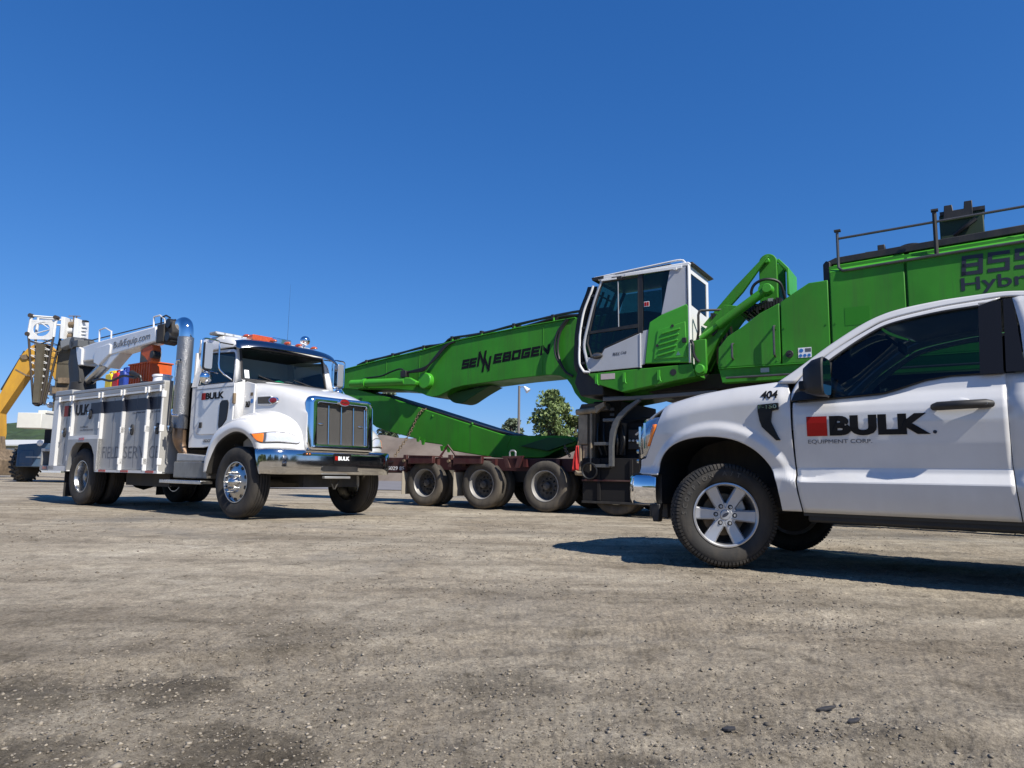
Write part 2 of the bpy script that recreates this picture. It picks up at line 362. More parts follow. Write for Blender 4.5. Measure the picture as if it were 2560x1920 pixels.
DARK_SPOTS = ((-1.60, 2.25, 0.75, 0.8), (-1.08, 2.42, 0.50, 0.8), (-0.66, 1.86, 0.50, 0.85), (-1.2, 1.80, 0.45, 0.6), (-0.02, 2.50, 0.5, 0.55), (0.27, 1.80, 0.35, 0.6), (-0.85, 3.1, 0.6, 0.5), (1.1, 2.0, 0.5, 0.35))
def dirt_material():
    m = D.materials.new('compacted_dirt'); m.use_nodes = True; nt = m.node_tree; N = nt.nodes; L = nt.links; b = N['Principled BSDF']
    g = N.new('ShaderNodeNewGeometry')
    def noise(scale, detail=6, rough=0.6, dist=0.0, vec=None):
        n = N.new('ShaderNodeTexNoise'); n.inputs['Scale'].default_value = scale; n.inputs['Detail'].default_value = detail; n.inputs['Roughness'].default_value = rough
        n.inputs['Distortion'].default_value = dist; L.new(vec or g.outputs['Position'], n.inputs['Vector']); return n.outputs[0]
    def ramp(src, *st):
        r = N.new('ShaderNodeValToRGB'); e = r.color_ramp.elements
        while len(e) < len(st): e.new(0.5)
        for k, (p, c) in enumerate(st): e[k].position = p; e[k].color = (*c, 1)
        L.new(src, r.inputs[0]); return r.outputs[0]
    def mix(f, a, c, mode='MIX'):
        x = N.new('ShaderNodeMix'); x.data_type = 'RGBA'; x.blend_type = mode
        if isinstance(f, float): x.inputs[0].default_value = f
        else: L.new(f, x.inputs[0])
        L.new(a, x.inputs[6])
        if isinstance(c, tuple): x.inputs[7].default_value = (*c, 1)
        else: L.new(c, x.inputs[7])
        return x.outputs[2]
    base = ramp(noise(0.55, 9, 0.68, 0.4), (0.28, (0.222, 0.184, 0.134)), (0.44, (0.300, 0.256, 0.194)), (0.58, (0.360, 0.314, 0.243)), (0.74, (0.465, 0.415, 0.333)))
    mid = ramp(noise(4.5, 8, 0.7, 0.6), (0.30, (0.46, 0.45, 0.43)), (0.48, (0.95, 0.95, 0.95)), (0.62, (1.12, 1.12, 1.12)), (0.74, (1.42, 1.41, 1.39)))
    fine = ramp(noise(55, 5, 0.75), (0.3, (0.52, 0.51, 0.49)), (0.5, (1, 1, 1)), (0.7, (1.38, 1.37, 1.35)))
    grit = ramp(noise(150, 3, 0.7), (0.34, (0.50, 0.49, 0.47)), (0.46, (1, 1, 1)), (0.62, (1.05, 1.05, 1.04)), (0.72, (1.5, 1.48, 1.44)))
    crumb = ramp(noise(16, 9, 0.78, 0.9), (0.30, (0.48, 0.465, 0.44)), (0.44, (0.92, 0.915, 0.91)), (0.56, (1.06, 1.06, 1.05)), (0.70, (1.48, 1.47, 1.44)))
    base = mix(0.8, base, crumb, 'MULTIPLY')
    c = mix(0.85, base, mid, 'MULTIPLY'); c = mix(0.95, c, fine, 'MULTIPLY'); c = mix(0.75, c, grit, 'MULTIPLY')
    grey = ramp(noise(0.33, 5, 0.6, 0.5), (0.54, (0, 0, 0)), (0.68, (1, 1, 1)))
    sm = N.new('ShaderNodeMath'); sm.operation = 'MULTIPLY'; sm.inputs[1].default_value = 0.75; L.new(grey, sm.inputs[0])
    c = mix(sm.outputs[0], c, (0.165, 0.155, 0.138))
    # broken dark asphalt remains in a few known spots, ragged by noise
    rag = noise(6.5, 10, 0.8, 0.8)
    for (px, py, rr, am) in DARK_SPOTS:
        dn = N.new('ShaderNodeVectorMath'); dn.operation = 'DISTANCE'; dn.inputs[1].default_value = (px, py, 0); L.new(g.outputs['Position'], dn.inputs[0])
        a1 = N.new('ShaderNodeMath'); a1.operation = 'MULTIPLY_ADD'; a1.inputs[1].default_value = -1.0 / rr; a1.inputs[2].default_value = 0.62; L.new(dn.outputs['Value'], a1.inputs[0])
        a2 = N.new('ShaderNodeMath'); a2.operation = 'ADD'; L.new(a1.outputs[0], a2.inputs[0]); L.new(rag, a2.inputs[1])
        mr = N.new('ShaderNodeMapRange'); mr.inputs['From Min'].default_value = 0.66; mr.inputs['From Max'].default_value = 0.80; mr.inputs['To Max'].default_value = am; L.new(a2.outputs[0], mr.inputs[0])
        c = mix(mr.outputs[0], c, (0.46, 0.455, 0.45), 'MULTIPLY')
    # faint wheel tracks running with the vehicles
    mp = N.new('ShaderNodeMapping'); mp.inputs['Rotation'].default_value = (0, 0, rad(38)); mp.inputs['Scale'].default_value = (0.10, 1.0, 1); L.new(g.outputs['Position'], mp.inputs[0])
    st = ramp(noise(1.6, 5, 0.6, 0.2, mp.outputs[0]), (0.34, (0.62, 0.61, 0.60)), (0.5, (1, 1, 1)), (0.66, (1.24, 1.24, 1.23)))
    c = mix(0.8, c, st, 'MULTIPLY')
    L.new(c, b.inputs['Base Color']); b.inputs['Roughness'].default_value = 0.95; b.inputs['Specular IOR Level'].default_value = 0.15
    b1 = N.new('ShaderNodeBump'); b1.inputs['Strength'].default_value = 0.8; b1.inputs['Distance'].default_value = 0.03; L.new(noise(7, 10, 0.75), b1.inputs['Height'])
    b2 = N.new('ShaderNodeBump'); b2.inputs['Strength'].default_value = 0.9; b2.inputs['Distance'].default_value = 0.008; L.new(noise(70, 6, 0.8), b2.inputs['Height'])
    L.new(b1.outputs[0], b2.inputs['Normal']); L.new(b2.outputs[0], b.inputs['Normal'])
    return m
DIRT = dirt_material()
gme = ground_sheet(); gme.materials.append(DIRT)
ground = D.objects.new('ground', gme); COL.objects.link(ground); tag(ground, 'grey-tan compacted dirt lot', kind='structure')
def gravel():
    """loose stones lying on the lot, one mesh; sizes and density thin out with distance"""
    ico = [(0, 0, 1), (.894, 0, .447), (.276, .851, .447), (-.724, .526, .447), (-.724, -.526, .447), (.276, -.851, .447),
           (.724, .526, -.447), (-.276, .851, -.447), (-.894, 0, -.447), (-.276, -.851, -.447), (.724, -.526, -.447), (0, 0, -1)]
    IF = [(0, 1, 2), (0, 2, 3), (0, 3, 4), (0, 4, 5), (0, 5, 1), (1, 6, 2), (2, 7, 3), (3, 8, 4), (4, 9, 5), (5, 10, 1),
          (6, 7, 2), (7, 8, 3), (8, 9, 4), (9, 10, 5), (10, 6, 1), (11, 7, 6), (11, 8, 7), (11, 9, 8), (11, 10, 9), (11, 6, 10)]
    ico = np.array(ico); IF = np.array(IF); rng = np.random.RandomState(3)
    n = 95000
    d = 1.1 * (16 / 1.1) ** rng.rand(n); a = rad(90) + (rng.rand(n) - 0.5) * rad(84)
    x, y = d * np.cos(a), d * np.sin(a)
    clump = vnoise(x * 1.3, y * 1.3, 11) + 0.7 * vnoise(x * 0.5, y * 0.5, 12)
    for (px, py, rr, am) in DARK_SPOTS: clump = clump + 0.5 * np.exp(-((x - px) ** 2 + (y - py) ** 2) / (rr * .8) ** 2)
    keep = rng.rand(n) < np.clip(0.16 + 1.5 * clump, 0.04, 1); x, y, d = x[keep], y[keep], d[keep]; n = len(x)
    s = 0.0015 + 0.0034 * rng.rand(n) ** 4 * (1 + d * 0.18); big = rng.rand(n) < 0.008; s[big] *= 1.8
    sc = np.stack([s * (0.8 + 0.7 * rng.rand(n)), s * (0.8 + 0.7 * rng.rand(n)), s * (0.35 + 0.45 * rng.rand(n))], 1)
    J = 1 + 1.0 * (rng.rand(n, 12, 1) - 0.5); P = ico[None] * J * sc[:, None, :]
    t = rng.rand(n) * 6.28; c, q = np.cos(t)[:, None], np.sin(t)[:, None]
    X = P[:, :, 0] * c - P[:, :, 1] * q + x[:, None]; Y = P[:, :, 0] * q + P[:, :, 1] * c + y[:, None]
    Z = P[:, :, 2] + (relief(x, y) + sc[:, 2] * 0.35)[:, None]
    V = np.stack([X, Y, Z], -1).reshape(-1, 3); F = (IF[None] + (np.arange(n) * 12)[:, None, None]).reshape(-1, 3)
    me = D.meshes.new('gravel'); me.vertices.add(len(V)); me.vertices.foreach_set('co', V.ravel())
    me.loops.add(F.size); me.loops.foreach_set('vertex_index', F.ravel().astype(np.int32)); me.polygons.add(len(F))
    me.polygons.foreach_set('loop_start', np.arange(0, F.size, 3, dtype=np.int32)); me.polygons.foreach_set('loop_total', np.full(len(F), 3, dtype=np.int32))
    me.update(); me.validate()
    m = D.materials.new('gravel_stone'); m.use_nodes = True; N = m.node_tree.nodes; L = m.node_tree.links; b = N['Principled BSDF']
    g = N.new('ShaderNodeNewGeometry'); r = N.new('ShaderNodeValToRGB'); e = r.color_ramp.elements
    e[0].color = (0.10, 0.085, 0.065, 1); e[1].color = (0.33, 0.285, 0.22, 1); e.new(0.6).color = (0.19, 0.16, 0.12, 1)
    L.new(g.outputs['Random Per Island'], r.inputs[0]); L.new(r.outputs[0], b.inputs['Base Color']); b.inputs['Roughness'].default_value = 0.9
    me.materials.append(m); o = D.objects.new('gravel', me); COL.objects.link(o)
    tag(o, 'loose grey and tan gravel scattered over the dirt lot', 'gravel', kind='stuff')
gravel()
# ------------------------------------------------------------------ wheels (axis along y, outer face towards +y)
def mesh_obj(name, mb, m, parent=None, smooth=35, bevel=0, kind=None):
    me = mb.mesh(name, smooth); me.materials.append(m); o = D.objects.new(name, me); COL.objects.link(o); o.parent = parent
    if bevel:
        q = o.modifiers.new('edge', 'BEVEL'); q.width = bevel; q.segments = 2; q.limit_method = 'ANGLE'; q.angle_limit = rad(30)
    return tag(o, kind=kind)
def tyre_mb(R, W, rr, grooves=4, n=72, gd=0.010):
    """closed tyre section, ribs cut by circumferential grooves"""
    h = W / 2; tw = h * 0.80; P = [(rr, -h * .62), (rr + .012, -h * .80), (rr + (R - rr) * .35, -h * .99), (rr + (R - rr) * .6, -h), (R - .035, -h * .94), (R - .012, -tw)]
    ys = np.linspace(-tw, tw, grooves + 2); g = 0.006
    P.append((R - .004, ys[0] + .012))
    for y in ys[1:-1]: P += [(R, y - g), (R - gd, y - g * .8), (R - gd, y + g * .8), (R, y + g)]
    P.append((R - .004, ys[-1] - .012))
    P += [(R - .012, tw), (R - .035, h * .94), (rr + (R - rr) * .6, h), (rr + (R - rr) * .35, h * .99), (rr + .012, h * .80), (rr, h * .62)]
    return MB().lathe(P[::-1], n)
def pickup_wheel():
    R, W, rr = 0.408, 0.275, 0.252
    rim = MB()
    rim.lathe([(rr + .006, .098), (rr + .004, .112), (rr - .006, .114), (rr - .016, .104), (rr - .020, .06), (rr - .03, -.10), (rr, -.13)], 64)
    for k in range(6):                                     # six broad spokes, dished and chamfered
        a = math.radians(60 * k + 3)
        T = np.array([-math.sin(a), 0, math.cos(a)]); E = np.array([math.cos(a), 0, math.sin(a)]); Y = np.array([0, 1, 0])
        rows = []
        for r, w, y in ((.040, .036, .082), (.10, .044, .083), (.17, .047, .086), (.240, .052, .094)):
            rows.append([E * r + T * w + Y * (y - .045), E * r + T * w + Y * (y - .012), E * r + T * (w - .012) + Y * y, E * r + Y * (y - .001), E * r - T * (w - .012) + Y * y, E * r - T * w + Y * (y - .012), E * r - T * w + Y * (y - .045)])
        rim.grid(np.array(rows), flip=True)
    rim.cyl((0, .02, 0), (0, .078, 0), .098, .092, 36)
    wheel = mesh_obj('wheel', rim, ALLOY, smooth=28)
    back = MB().lathe([(.02, .0), (.165, .0), (.17, -.012), (.16, -.03)], 40); mesh_obj('brake_disc', back, RUST, wheel)
    mesh_obj('wheel_shade_disc', MB().lathe([(.0, -.105), (.20, -.105), (.238, -.09)], 40), FRAME, wheel)  # added dark disc stands in for shade on the wheel's inner side
    cal = MB(); cal.box(-.02, .06, -.02, .03, .10, .18); cal.xf(Matrix.Rotation(rad(-70), 4, 'Y')); mesh_obj('brake_caliper', cal, STEEL, wheel, bevel=.008)
    for k in range(6):
        a = math.radians(60 * k + 3); c = (.074 * math.cos(a), .074 * math.sin(a))
        q = MB().cyl((c[0], .075, c[1]), (c[0], .0845, c[1]), .019, .019, 16); ln = mesh_obj('lug_pocket', q, BLACK, wheel)
        q = MB().cyl((c[0], .08, c[1]), (c[0], .098, c[1]), .0125, .010, 8); mesh_obj('lug_nut', q, STEEL, wheel)
    cap = MB().cyl((0, .07, 0), (0, .092, 0), .042, .038, 28); cp = mesh_obj('centre_cap', cap, ALLOY, wheel, bevel=.003)
    ov = MB().lathe([(0, .0945), (.03, .094), (.031, .091)], 24); ov.v = [(x, y, z * .42) for x, y, z in ov.v]; ov.xf(Matrix.Rotation(rad(35), 4, 'Y')); mesh_obj('cap_emblem', ov, NAVY, wheel)
    ty = mesh_obj('tyre', tyre_mb(R - .004, W, rr, 4, 80), RUBBER, wheel)
    tr = MB(); n = 84
    for k in range(n):                                     # shoulder lugs
        for sgn in (1, -1):
            a = 2 * math.pi * (k + .25 * (sgn > 0)) / n; wd = .0118 if k % 2 else .0098
            T = np.array([-math.sin(a), 0, math.cos(a)]); E = np.array([math.cos(a), 0, math.sin(a)])
            pr = [(R - .040, .1375), (R - .018, .131), (R - .001, .112), (R + .001, .075)]
            V = []
            for s2 in (-1, 1): V += [E * r + T * wd * s2 * r / R + np.array([0, sgn * y, 0]) for r, y in pr] + [E * (R - .012) + T * wd * s2 + np.array([0, sgn * .075, 0]), E * (R - .04) + T * wd * s2 + np.array([0, sgn * .12, 0])]
            m = 6; F = [tuple(range(m)), tuple(range(m, 2 * m))[::-1]] + [(i, i + m, (i + 1) % m + m, (i + 1) % m) for i in range(m)]
            tr.add(V, F)
    mesh_obj('tread_lugs', tr, RUBBER, wheel, smooth=0, kind='stuff')
    tr2 = MB()
    for row in (-.04, 0, .04):
        for k in range(70):
            a = 2 * math.pi * (k + row * 8) / 70; T = np.array([-math.sin(a), 0, math.cos(a)]); E = np.array([math.cos(a), 0, math.sin(a)])
            V = [E * r + T * t * .0145 + np.array([0, row + yy * .015 + t * .003, 0]) for r in (R - .012, R + .002) for t, yy in ((-1, -1), (1, -1), (1, 1), (-1, 1))]
            tr2.add(V, [(0, 3, 2, 1), (4, 5, 6, 7), (0, 1, 5, 4), (1, 2, 6, 5), (2, 3, 7, 6), (3, 0, 4, 7)])
    mesh_obj('tread_blocks', tr2, RUBBER, wheel, smooth=0, kind='stuff')
    lt = MB(); word = 'SCORPION A/T'                       # raised sidewall lettering on an arc
    for i, ch in enumerate(word):
        if ch == ' ': continue
        t, w, h = text_mb(ch, 0.05, 0.0008, depth=0.0025); a = rad(178 - i * 9.6); r0 = .313
        E = np.array([math.cos(a), 0, math.sin(a)]); T = np.array([math.sin(a), 0, -math.cos(a)])   # clockwise seen from +y
        # seen from +y the x axis points left: mirror so that it reads on the left side
        E = np.array([-math.cos(a), 0, math.sin(a)]); T = np.array([-math.sin(a), 0, -math.cos(a)])
        lt.add([E * (r0 + b) + T * (p - w / 2) + np.array([0, .1385 - (b / .05) * .002 + c, 0]) for p, b, c in t.v], t.f)
    mesh_obj('sidewall_lettering', lt, RUBBERL, wheel, smooth=0, kind='stuff')
    return wheel
def truck_wheel(R, W, kind, m_rim, m_tyre, holes=10, m_disc=None):
    """kind 'steer': face bulges out with a hub; 'drive': deep dish; outer face to +y"""
    rr = 0.292; h = W / 2; rim = MB()
    if kind == 'steer':
        prof = [(rr - .004, -h + .03), (rr - .02, -.02), (rr - .02, .09), (rr + .004, h - .035), (rr + .002, h - .022), (rr - .010, h - .022), (rr - .022, h - .045),
                (rr - .035, h - .05), (.215, h - .030), (.19, h - .018), (.17, h - .012), (.12, h - .010), (.0, h - .010)]
    else:
        prof = [(rr - .004, -h + .03), (rr + .004, h - .035), (rr + .002, h - .022), (rr - .010, h - .022), (rr - .022, h - .05), (rr - .03, h - .14), (rr - .036, h - .19)]
    rim.lathe(prof[::-1], 64)
    wheel = mesh_obj('wheel', rim, m_rim, smooth=30)
    for k in range(holes):
        a = 2 * math.pi * k / holes + .3; r = .238 if kind == 'steer' else .222; y = (h - .036) if kind == 'steer' else (h - .190)
        E = np.array([math.cos(a), 0, math.sin(a)])
        q = MB().cyl(E * r + np.array([0, y - .03, 0]), E * r + np.array([0, y + .004, 0]), .027, .027, 14); mesh_obj('hand_hole', q, FRAME, wheel)
        a += .31; E = np.array([math.cos(a), 0, math.sin(a)])
        y2 = (h - .014) if kind == 'steer' else (h - .186)
        q = MB().cyl(E * .1425 + np.array([0, y2, 0]), E * .1425 + np.array([0, y2 + .03, 0]), .021, .018, 8)
        q.cyl(E * .1425 + np.array([0, y2 + .03, 0]), E * .1425 + np.array([0, y2 + (.085 if kind == 'steer' else .05), 0]), .017, .006, 8)
        mesh_obj('lug_nut', q, m_rim if kind == 'steer' else m_disc, wheel)
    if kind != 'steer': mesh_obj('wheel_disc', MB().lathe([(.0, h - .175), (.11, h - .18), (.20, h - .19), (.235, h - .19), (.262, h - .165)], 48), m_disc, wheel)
    hb = MB()
    if kind == 'steer': hb.lathe([(0, h + .075), (.03, h + .073), (.058, h + .055), (.078, h + .02), (.088, h - .012)], 28)
    else: hb.lathe([(0, h - .07), (.05, h - .072), (.072, h - .09), (.080, h - .16), (.10, h - .18)], 28)
    mesh_obj('hub_cap', hb, m_rim if kind == 'steer' else m_disc, wheel)
    mesh_obj('tyre', tyre_mb(R, W, rr - .004, 4, 72, .014), m_tyre, wheel)
    return wheel
# ------------------------------------------------------------------ white pickup (frame: front axle on the ground)
PKXY, PKYAW = (2.308, 6.494), rad(141.72)
pk = Thing('pickup_truck', 'white pickup truck with silver alloy wheels and red-and-black company lettering on its door', 'truck', PKXY, PKYAW)
PZ = [(.38, .90), (.44, .935), (.50, .958), (.56, .978), (.66, 1.0), (.675, 1.002), (.745, .952), (.78, .945), (.95, .975), (1.10, .990), (1.18, .988), (1.235, .974), (1.28, .950), (1.32, .925), (1.42, .895)]
ZE = [(.95, 1.06), (.86, 1.13), (.78, 1.185), (.70, 1.235), (.5, 1.328), (.21, 1.392), (-.1, 1.430), (-.53, 1.455), (-.8, 1.46)]
def pk_side(x, z):
    zt = ip(x, [(-.86, .745), (-.64, .70), (-.5, .745), (.6, .745)])
    zz = z
    if .675 < z < .78: zz = .675 + (z - .675) * (.07 / max(zt - .675, .012)) if z < zt else .745 + (z - zt) * (.035 / max(.78 - zt, 1e-3))
    y = ip(zz, PZ)
    if x > -.62:
        t = min(1, (x + .62) / .15)
        ze = ip(x, ZE); y2 = min(y if zz < 1.1 else .99, .985); q = max(0, min(1, (z - (ze - .17)) / .17)); y2 = y2 - .115 * q * q * (1.25 - .25 * q)
        y = y * (1 - t) + y2 * t
    if x > .25: y -= .12 * ((x - .25) / .6) ** 2
    d = math.hypot((x - .06) / .98, z - .44)
    if x > -.62 and d < .80:
        fl = max(0, min(1, (.715 - d) / .075)); y += .028 * fl * fl * (3 - 2 * fl) * (max(0, min(1, (z - .56) / .30)) if x < 0 else 1)
    return y
def on_side(P, off=0.0): return [(x, pk_side(x, z) + off, z) for x, z in P]
def ruled(A, B, n, k, fun):
    A, B = lin(A, n), lin(B, n); return np.array([[fun(*(a * (1 - t) + b * t)) for t in np.linspace(0, 1, k)] for a, b in zip(A, B)])
sidef = lambda x, z: (x, pk_side(x, z), z)
ARCH = [(.575, .71), (.565, .80), (.50, .90), (.38, .975), (.22, 1.015), (.05, 1.02), (-.12, .99), (-.26, .92), (-.36, .82), (-.42, .70), (-.445, .58), (-.455, .45)]
FOUT = [(.80, .715), (.785, .84), (.728, .85), (.668, .95), (.595, 1.10), (.568, 1.2), (.560, 1.300), (.4, 1.34), (.1, 1.40), (-.2, 1.434), (-.42, 1.45), (-.505, 1.45), (-.545, 1.34), (-.549, 1.2), (-.554, 1.0), (-.561, .8), (-.580, .60), (-.600, .45)]
def both(g):
    m = MB(); m.grid(g); return m
for s in (1, -1):
    nm = lambda mb: mb if s > 0 else mb.xf(Matrix.Scale(-1, 4, (0, 1, 0)))
    def fix(mb):
        if s < 0: mb.v = [(x, -y, z) for x, y, z in mb.v]; mb.f = [f[::-1] for f in mb.f]
        return mb
    g = ruled(crom(ARCH, 80), FOUT, 120, 44, sidef)
    pk.part('front_fender', fix(MB().grid(g)), WHITE, solid=.012, smooth=24)
    lip = [(x, pk_side(x, z) - .002, z) for x, z in crom(ARCH, 60)]
    liner = np.array([[(x, y - d, z) for d in (0, .01, .05, .62)] for x, y, z in lip]); pk.part('wheel_arch_liner', fix(MB().grid(liner, True)), BLACK)
    # door: skin, upper frame, glass
    zb = lambda x: ip(x, [(-.55, 1.27), (-.89, 1.288), (-1.19, 1.306), (-1.32, 1.345), (-1.45, 1.388), (-1.6, 1.408), (-2.3, 1.412)])
    G = []
    for t in np.r_[np.linspace(0, .12, 6)[:-1], np.linspace(.12, 1, 40)]:
        row = []
        for k in np.r_[np.linspace(.445, .66, 6)[:-1], np.linspace(.66, .79, 14)[:-1], np.linspace(.79, 1.0, 48)]:
            xf = ip(min(k, 1.4), [(.44, -.612), (.60, -.592), (.8, -.573), (1.0, -.566), (1.2, -.561), (1.3, -.558)]); xr = ip(k, [(.44, -1.945), (.8, -1.915), (1.4, -1.903)])
            x = xf + (xr - xf) * t
            z = k if k <= .79 else .79 + (k - .79) / .21 * (zb(x) - .79)
            row.append((x, pk_side(x, z), z))
        G.append(row)
    door = pk.part('door', fix(MB().grid(G)), WHITE, solid=.010, smooth=16)
    YG = lambda z: .95 - .42 * (z - 1.38)
    gh = lambda x, z: (x, YG(z), z)
    ROOFL = [(-.44, 1.44), (-.571, 1.534), (-.812, 1.723), (-1.05, 1.879), (-1.244, 1.953), (-1.506, 1.990), (-1.72, 2.001), (-1.923, 2.004), (-2.08, 1.985)]
    CUT = [(-.575, 1.43), (-.657, 1.530), (-.816, 1.662), (-1.052, 1.818), (-1.207, 1.890), (-1.507, 1.940), (-1.7, 1.957), (-1.91, 1.969), (-2.06, 1.950)]
    pk.part('roof_rail', fix(MB().grid(ruled(crom(ROOFL, 50), crom(CUT, 50), 60, 5, gh), True)), WHITE, solid=.02, smooth=50)
    OUT = [(-.560, 1.286), (-.562, 1.36), (-.61, 1.46), (-.70, 1.553), (-.84, 1.672), (-1.07, 1.815), (-1.22, 1.882), (-1.51, 1.932), (-1.7, 1.949), (-1.900, 1.961)]
    INN = [(-.60, 1.292), (-.64, 1.39), (-.70, 1.46), (-.77, 1.55), (-.90, 1.655), (-1.09, 1.785), (-1.24, 1.850), (-1.51, 1.896), (-1.7, 1.910), (-1.771, 1.914)]
    OUT2 = crom(OUT, 60); INN2 = crom(INN, 60)
    pk.part('window_frame', fix(MB().grid(ruled(OUT2, INN2, 70, 4, gh), True)), WHITE, door, solid=.015, smooth=50)
    gl = [gh(x, z) for x, z in crom(INN, 40)]; bl = [(x, YG(zb(x) + .006) - .004, zb(x) + .006) for x in np.linspace(-.64, -1.771, 40)]
    A = np.array(gl); B = np.array(bl)
    pk.part('window', fix(MB().grid(np.array([[a * (1 - t) + b * t - np.array([0, .012, 0]) for t in np.linspace(0, 1, 6)] for a, b in zip(A, B)]))), TINT, door)
    ws = MB(); ws.tube([(x, pk_side(x, zb(x)) - .012 + .012, zb(x) + .008) for x in np.linspace(-.60, -1.905, 40)], .011, 6); pk.part('window_seal', fix(ws), BLACK, door)
    ws = MB(); ws.tube([gh(x, z) for x, z in crom(INN, 50)], .009, 6); pk.part('glass_run', fix(ws), BLACK, door)
    bp = MB().grid(np.array([[gh(x, z + .002) for z in np.linspace(1.405, 1.936, 6)] for x in (-1.772, -1.902)])); pk.part('pillar_trim', fix(bp), BLACKG, door, smooth=0, solid=.008)
    bp = MB().grid(np.array([[gh(-1.916 - f * (.052 + .05 * (1.95 - z) / .53), z) for z in np.linspace(1.415, 1.945, 8)] for f in np.linspace(0, 1, 3)])); pk.part('quarter_window', fix(bp), BLACKG, smooth=0, solid=.008)
    # cab corner behind the door, up to the roof
    G = [[(x, pk_side(x, z), z) for z in np.r_[np.linspace(.445, .79, 14), np.linspace(.80, 1.408, 14)]] for x in (-1.922, -2.02, -2.12, -2.22, -2.27)]
    for i in range(28): G[0][i] = (G[0][i][0] + ip(G[0][i][2], [(.44, -.03), (.8, .002), (1.4, .012)]), *G[0][i][1:])
    pk.part('cab_corner', fix(MB().grid(G)), WHITE, solid=.012, smooth=50)
    cp = [(-1.968, 1.947), (-2.003, 1.738), (-2.02, 1.42)], [(-2.10, 1.975), (-2.20, 1.80), (-2.27, 1.42)]
    pk.part('rear_pillar', fix(MB().grid(ruled(cp[0], cp[1], 14, 5, gh))), WHITE, solid=.02, smooth=60)
    # sill
    q = MB().box(-.62, -2.25, .80, .88, .37, .455); pk.part('sill', fix(q), BLACK, bevel=.02)
    # headlamp wrapping the corner
    hl = []
    for t in np.linspace(0, 1, 12):
        z = 1.205 - t * .345; xr = ip(z, [(1.205, .566), (1.11, .590), (.955, .666), (.86, .724)]); xf = ip(z, [(1.205, .765), (1.04, .775), (.86, .765)]); row = []
        for u in (0, .3, .65, 1): x = xr + (xf - xr) * u; row.append((x, pk_side(x, z) - .006 + .01 * math.sin(u * 3.1), z))
        yf = pk_side(xf, z); row += [(xf + .04, yf - .04, z - .005), (xf + .075, yf - .12, z - .01), (xf + .095, yf - .26, z - .01)]
        hl.append(row)
    H = np.array(hl); head = pk.part('headlamp', fix(MB().grid(H)), HLENS, solid=.03, smooth=60)
    amb = np.array([[H[i, 0] * (1 - u) + H[i, 1] * u + np.array([0, .006, 0]) for u in (.15, .95)] for i in range(2, 9)]); pk.part('side_marker', fix(MB().grid(amb)), AMBER, head, solid=.008)
    for sx, z0, z1 in ((.72, .93, 1.16), (.78, .95, 1.13)):
        q = MB().box(sx - .012, sx + .012, pk_side(sx, 1.05) + .0, pk_side(sx, 1.05) + .008, z0, z1); pk.part('lamp_fin', fix(q), CHROME, head, bevel=.003)
    # mirror
    mi = Thing.part
    tri = [(-.565, 1.283), (-.59, 1.36), (-.65, 1.43), (-.80, 1.575), (-.83, 1.575), (-.83, 1.293)]
    q = MB().prism(tri, .93, .955); q.v = [(x, YG(z) + (y - .94), z) for x, y, z in q.v]; sail = pk.part('mirror_sail', fix(q), BLACK, door)
    q = MB().beam((-.76, .94, 1.335), (-.79, 1.10, 1.345), .07, .05); pk.part('mirror_arm', fix(q), BLACK, bevel=.012)
    G = []
    for x, h0, h1, w0, w1 in ((-.69, 1.36, 1.455, 1.035, 1.12), (-.705, 1.325, 1.51, 1.02, 1.18), (-.77, 1.300, 1.56, 1.00, 1.215), (-.845, 1.292, 1.58, .99, 1.23), (-.855, 1.30, 1.57, 1.0, 1.22)):
        c = np.array([(w0 + w1) / 2, (h0 + h1) / 2]); a, b = (w1 - w0) / 2, (h1 - h0) / 2
        G.append([(x, c[0] + a * np.sign(math.cos(t)) * abs(math.cos(t)) ** .45, c[1] + b * np.sign(math.sin(t)) * abs(math.sin(t)) ** .45) for t in np.linspace(0, 2 * math.pi, 29)])
    mh = MB().grid(np.array(G)); mh.add(G[0][:-1], [tuple(range(28))[::-1]]); mir = pk.part('door_mirror', fix(mh), BLACK, smooth=50)
    mg = MB(); mg.add(G[-1][:-1], [tuple(range(28))]); pk.part('mirror_glass', fix(mg), MIRROR, mir)
    q = MB().box(-.67, -.73, 1.075, 1.18, 1.335, 1.41); pk.part('turn_lamp', fix(q), BLACKG, mir, bevel=.012)
    # door handle: grab bar over a scooped white pocket
    hd = MB(); hd.tube([(-1.50, pk_side(-1.5, 1.2) + .006, 1.195), (-1.53, pk_side(-1.53, 1.2) + .042, 1.197), (-1.67, pk_side(-1.67, 1.2) + .055, 1.20), (-1.80, pk_side(-1.8, 1.2) + .042, 1.203), (-1.83, pk_side(-1.83, 1.2) + .006, 1.203)], [.024, .030, .030, .030, .024], 10)
    pk.part('door_handle', fix(hd), BLACK, door, smooth=50)
    hp = MB().sphere((-1.655, pk_side(-1.65, 1.2) - .009, 1.2), .075, 20, 10, (1, .22, .72)); pk.part('handle_pocket', fix(hp), WHITE, door)
    hp = MB().cyl((-1.80, pk_side(-1.8, 1.2) + .06, 1.203), (-1.80, pk_side(-1.8, 1.2) + .068, 1.203), .012, n=14); pk.part('key_lock', fix(hp), STEEL, door)
    # side vent with the model badge
    vp = [(-.305, 1.265), (-.465, 1.275), (-.465, 1.222), (-.415, 1.215), (-.405, 1.13), (-.452, 1.02), (-.470, .985), (-.440, .985), (-.335, 1.09), (-.318, 1.14), (-.305, 1.215)]
    q = MB().prism(vp, 0, .022); q.v = [(x, pk_side(x, z) + y - .003, z) for x, y, z in q.v]; vent = pk.part('fender_vent', fix(q), BLACKG, bevel=.004)
    bd = lettering('F-150', -.315, -.455, 1.232, 0, 1, .03, .012, yfun=lambda x, z: pk_side(x, z) + .020)
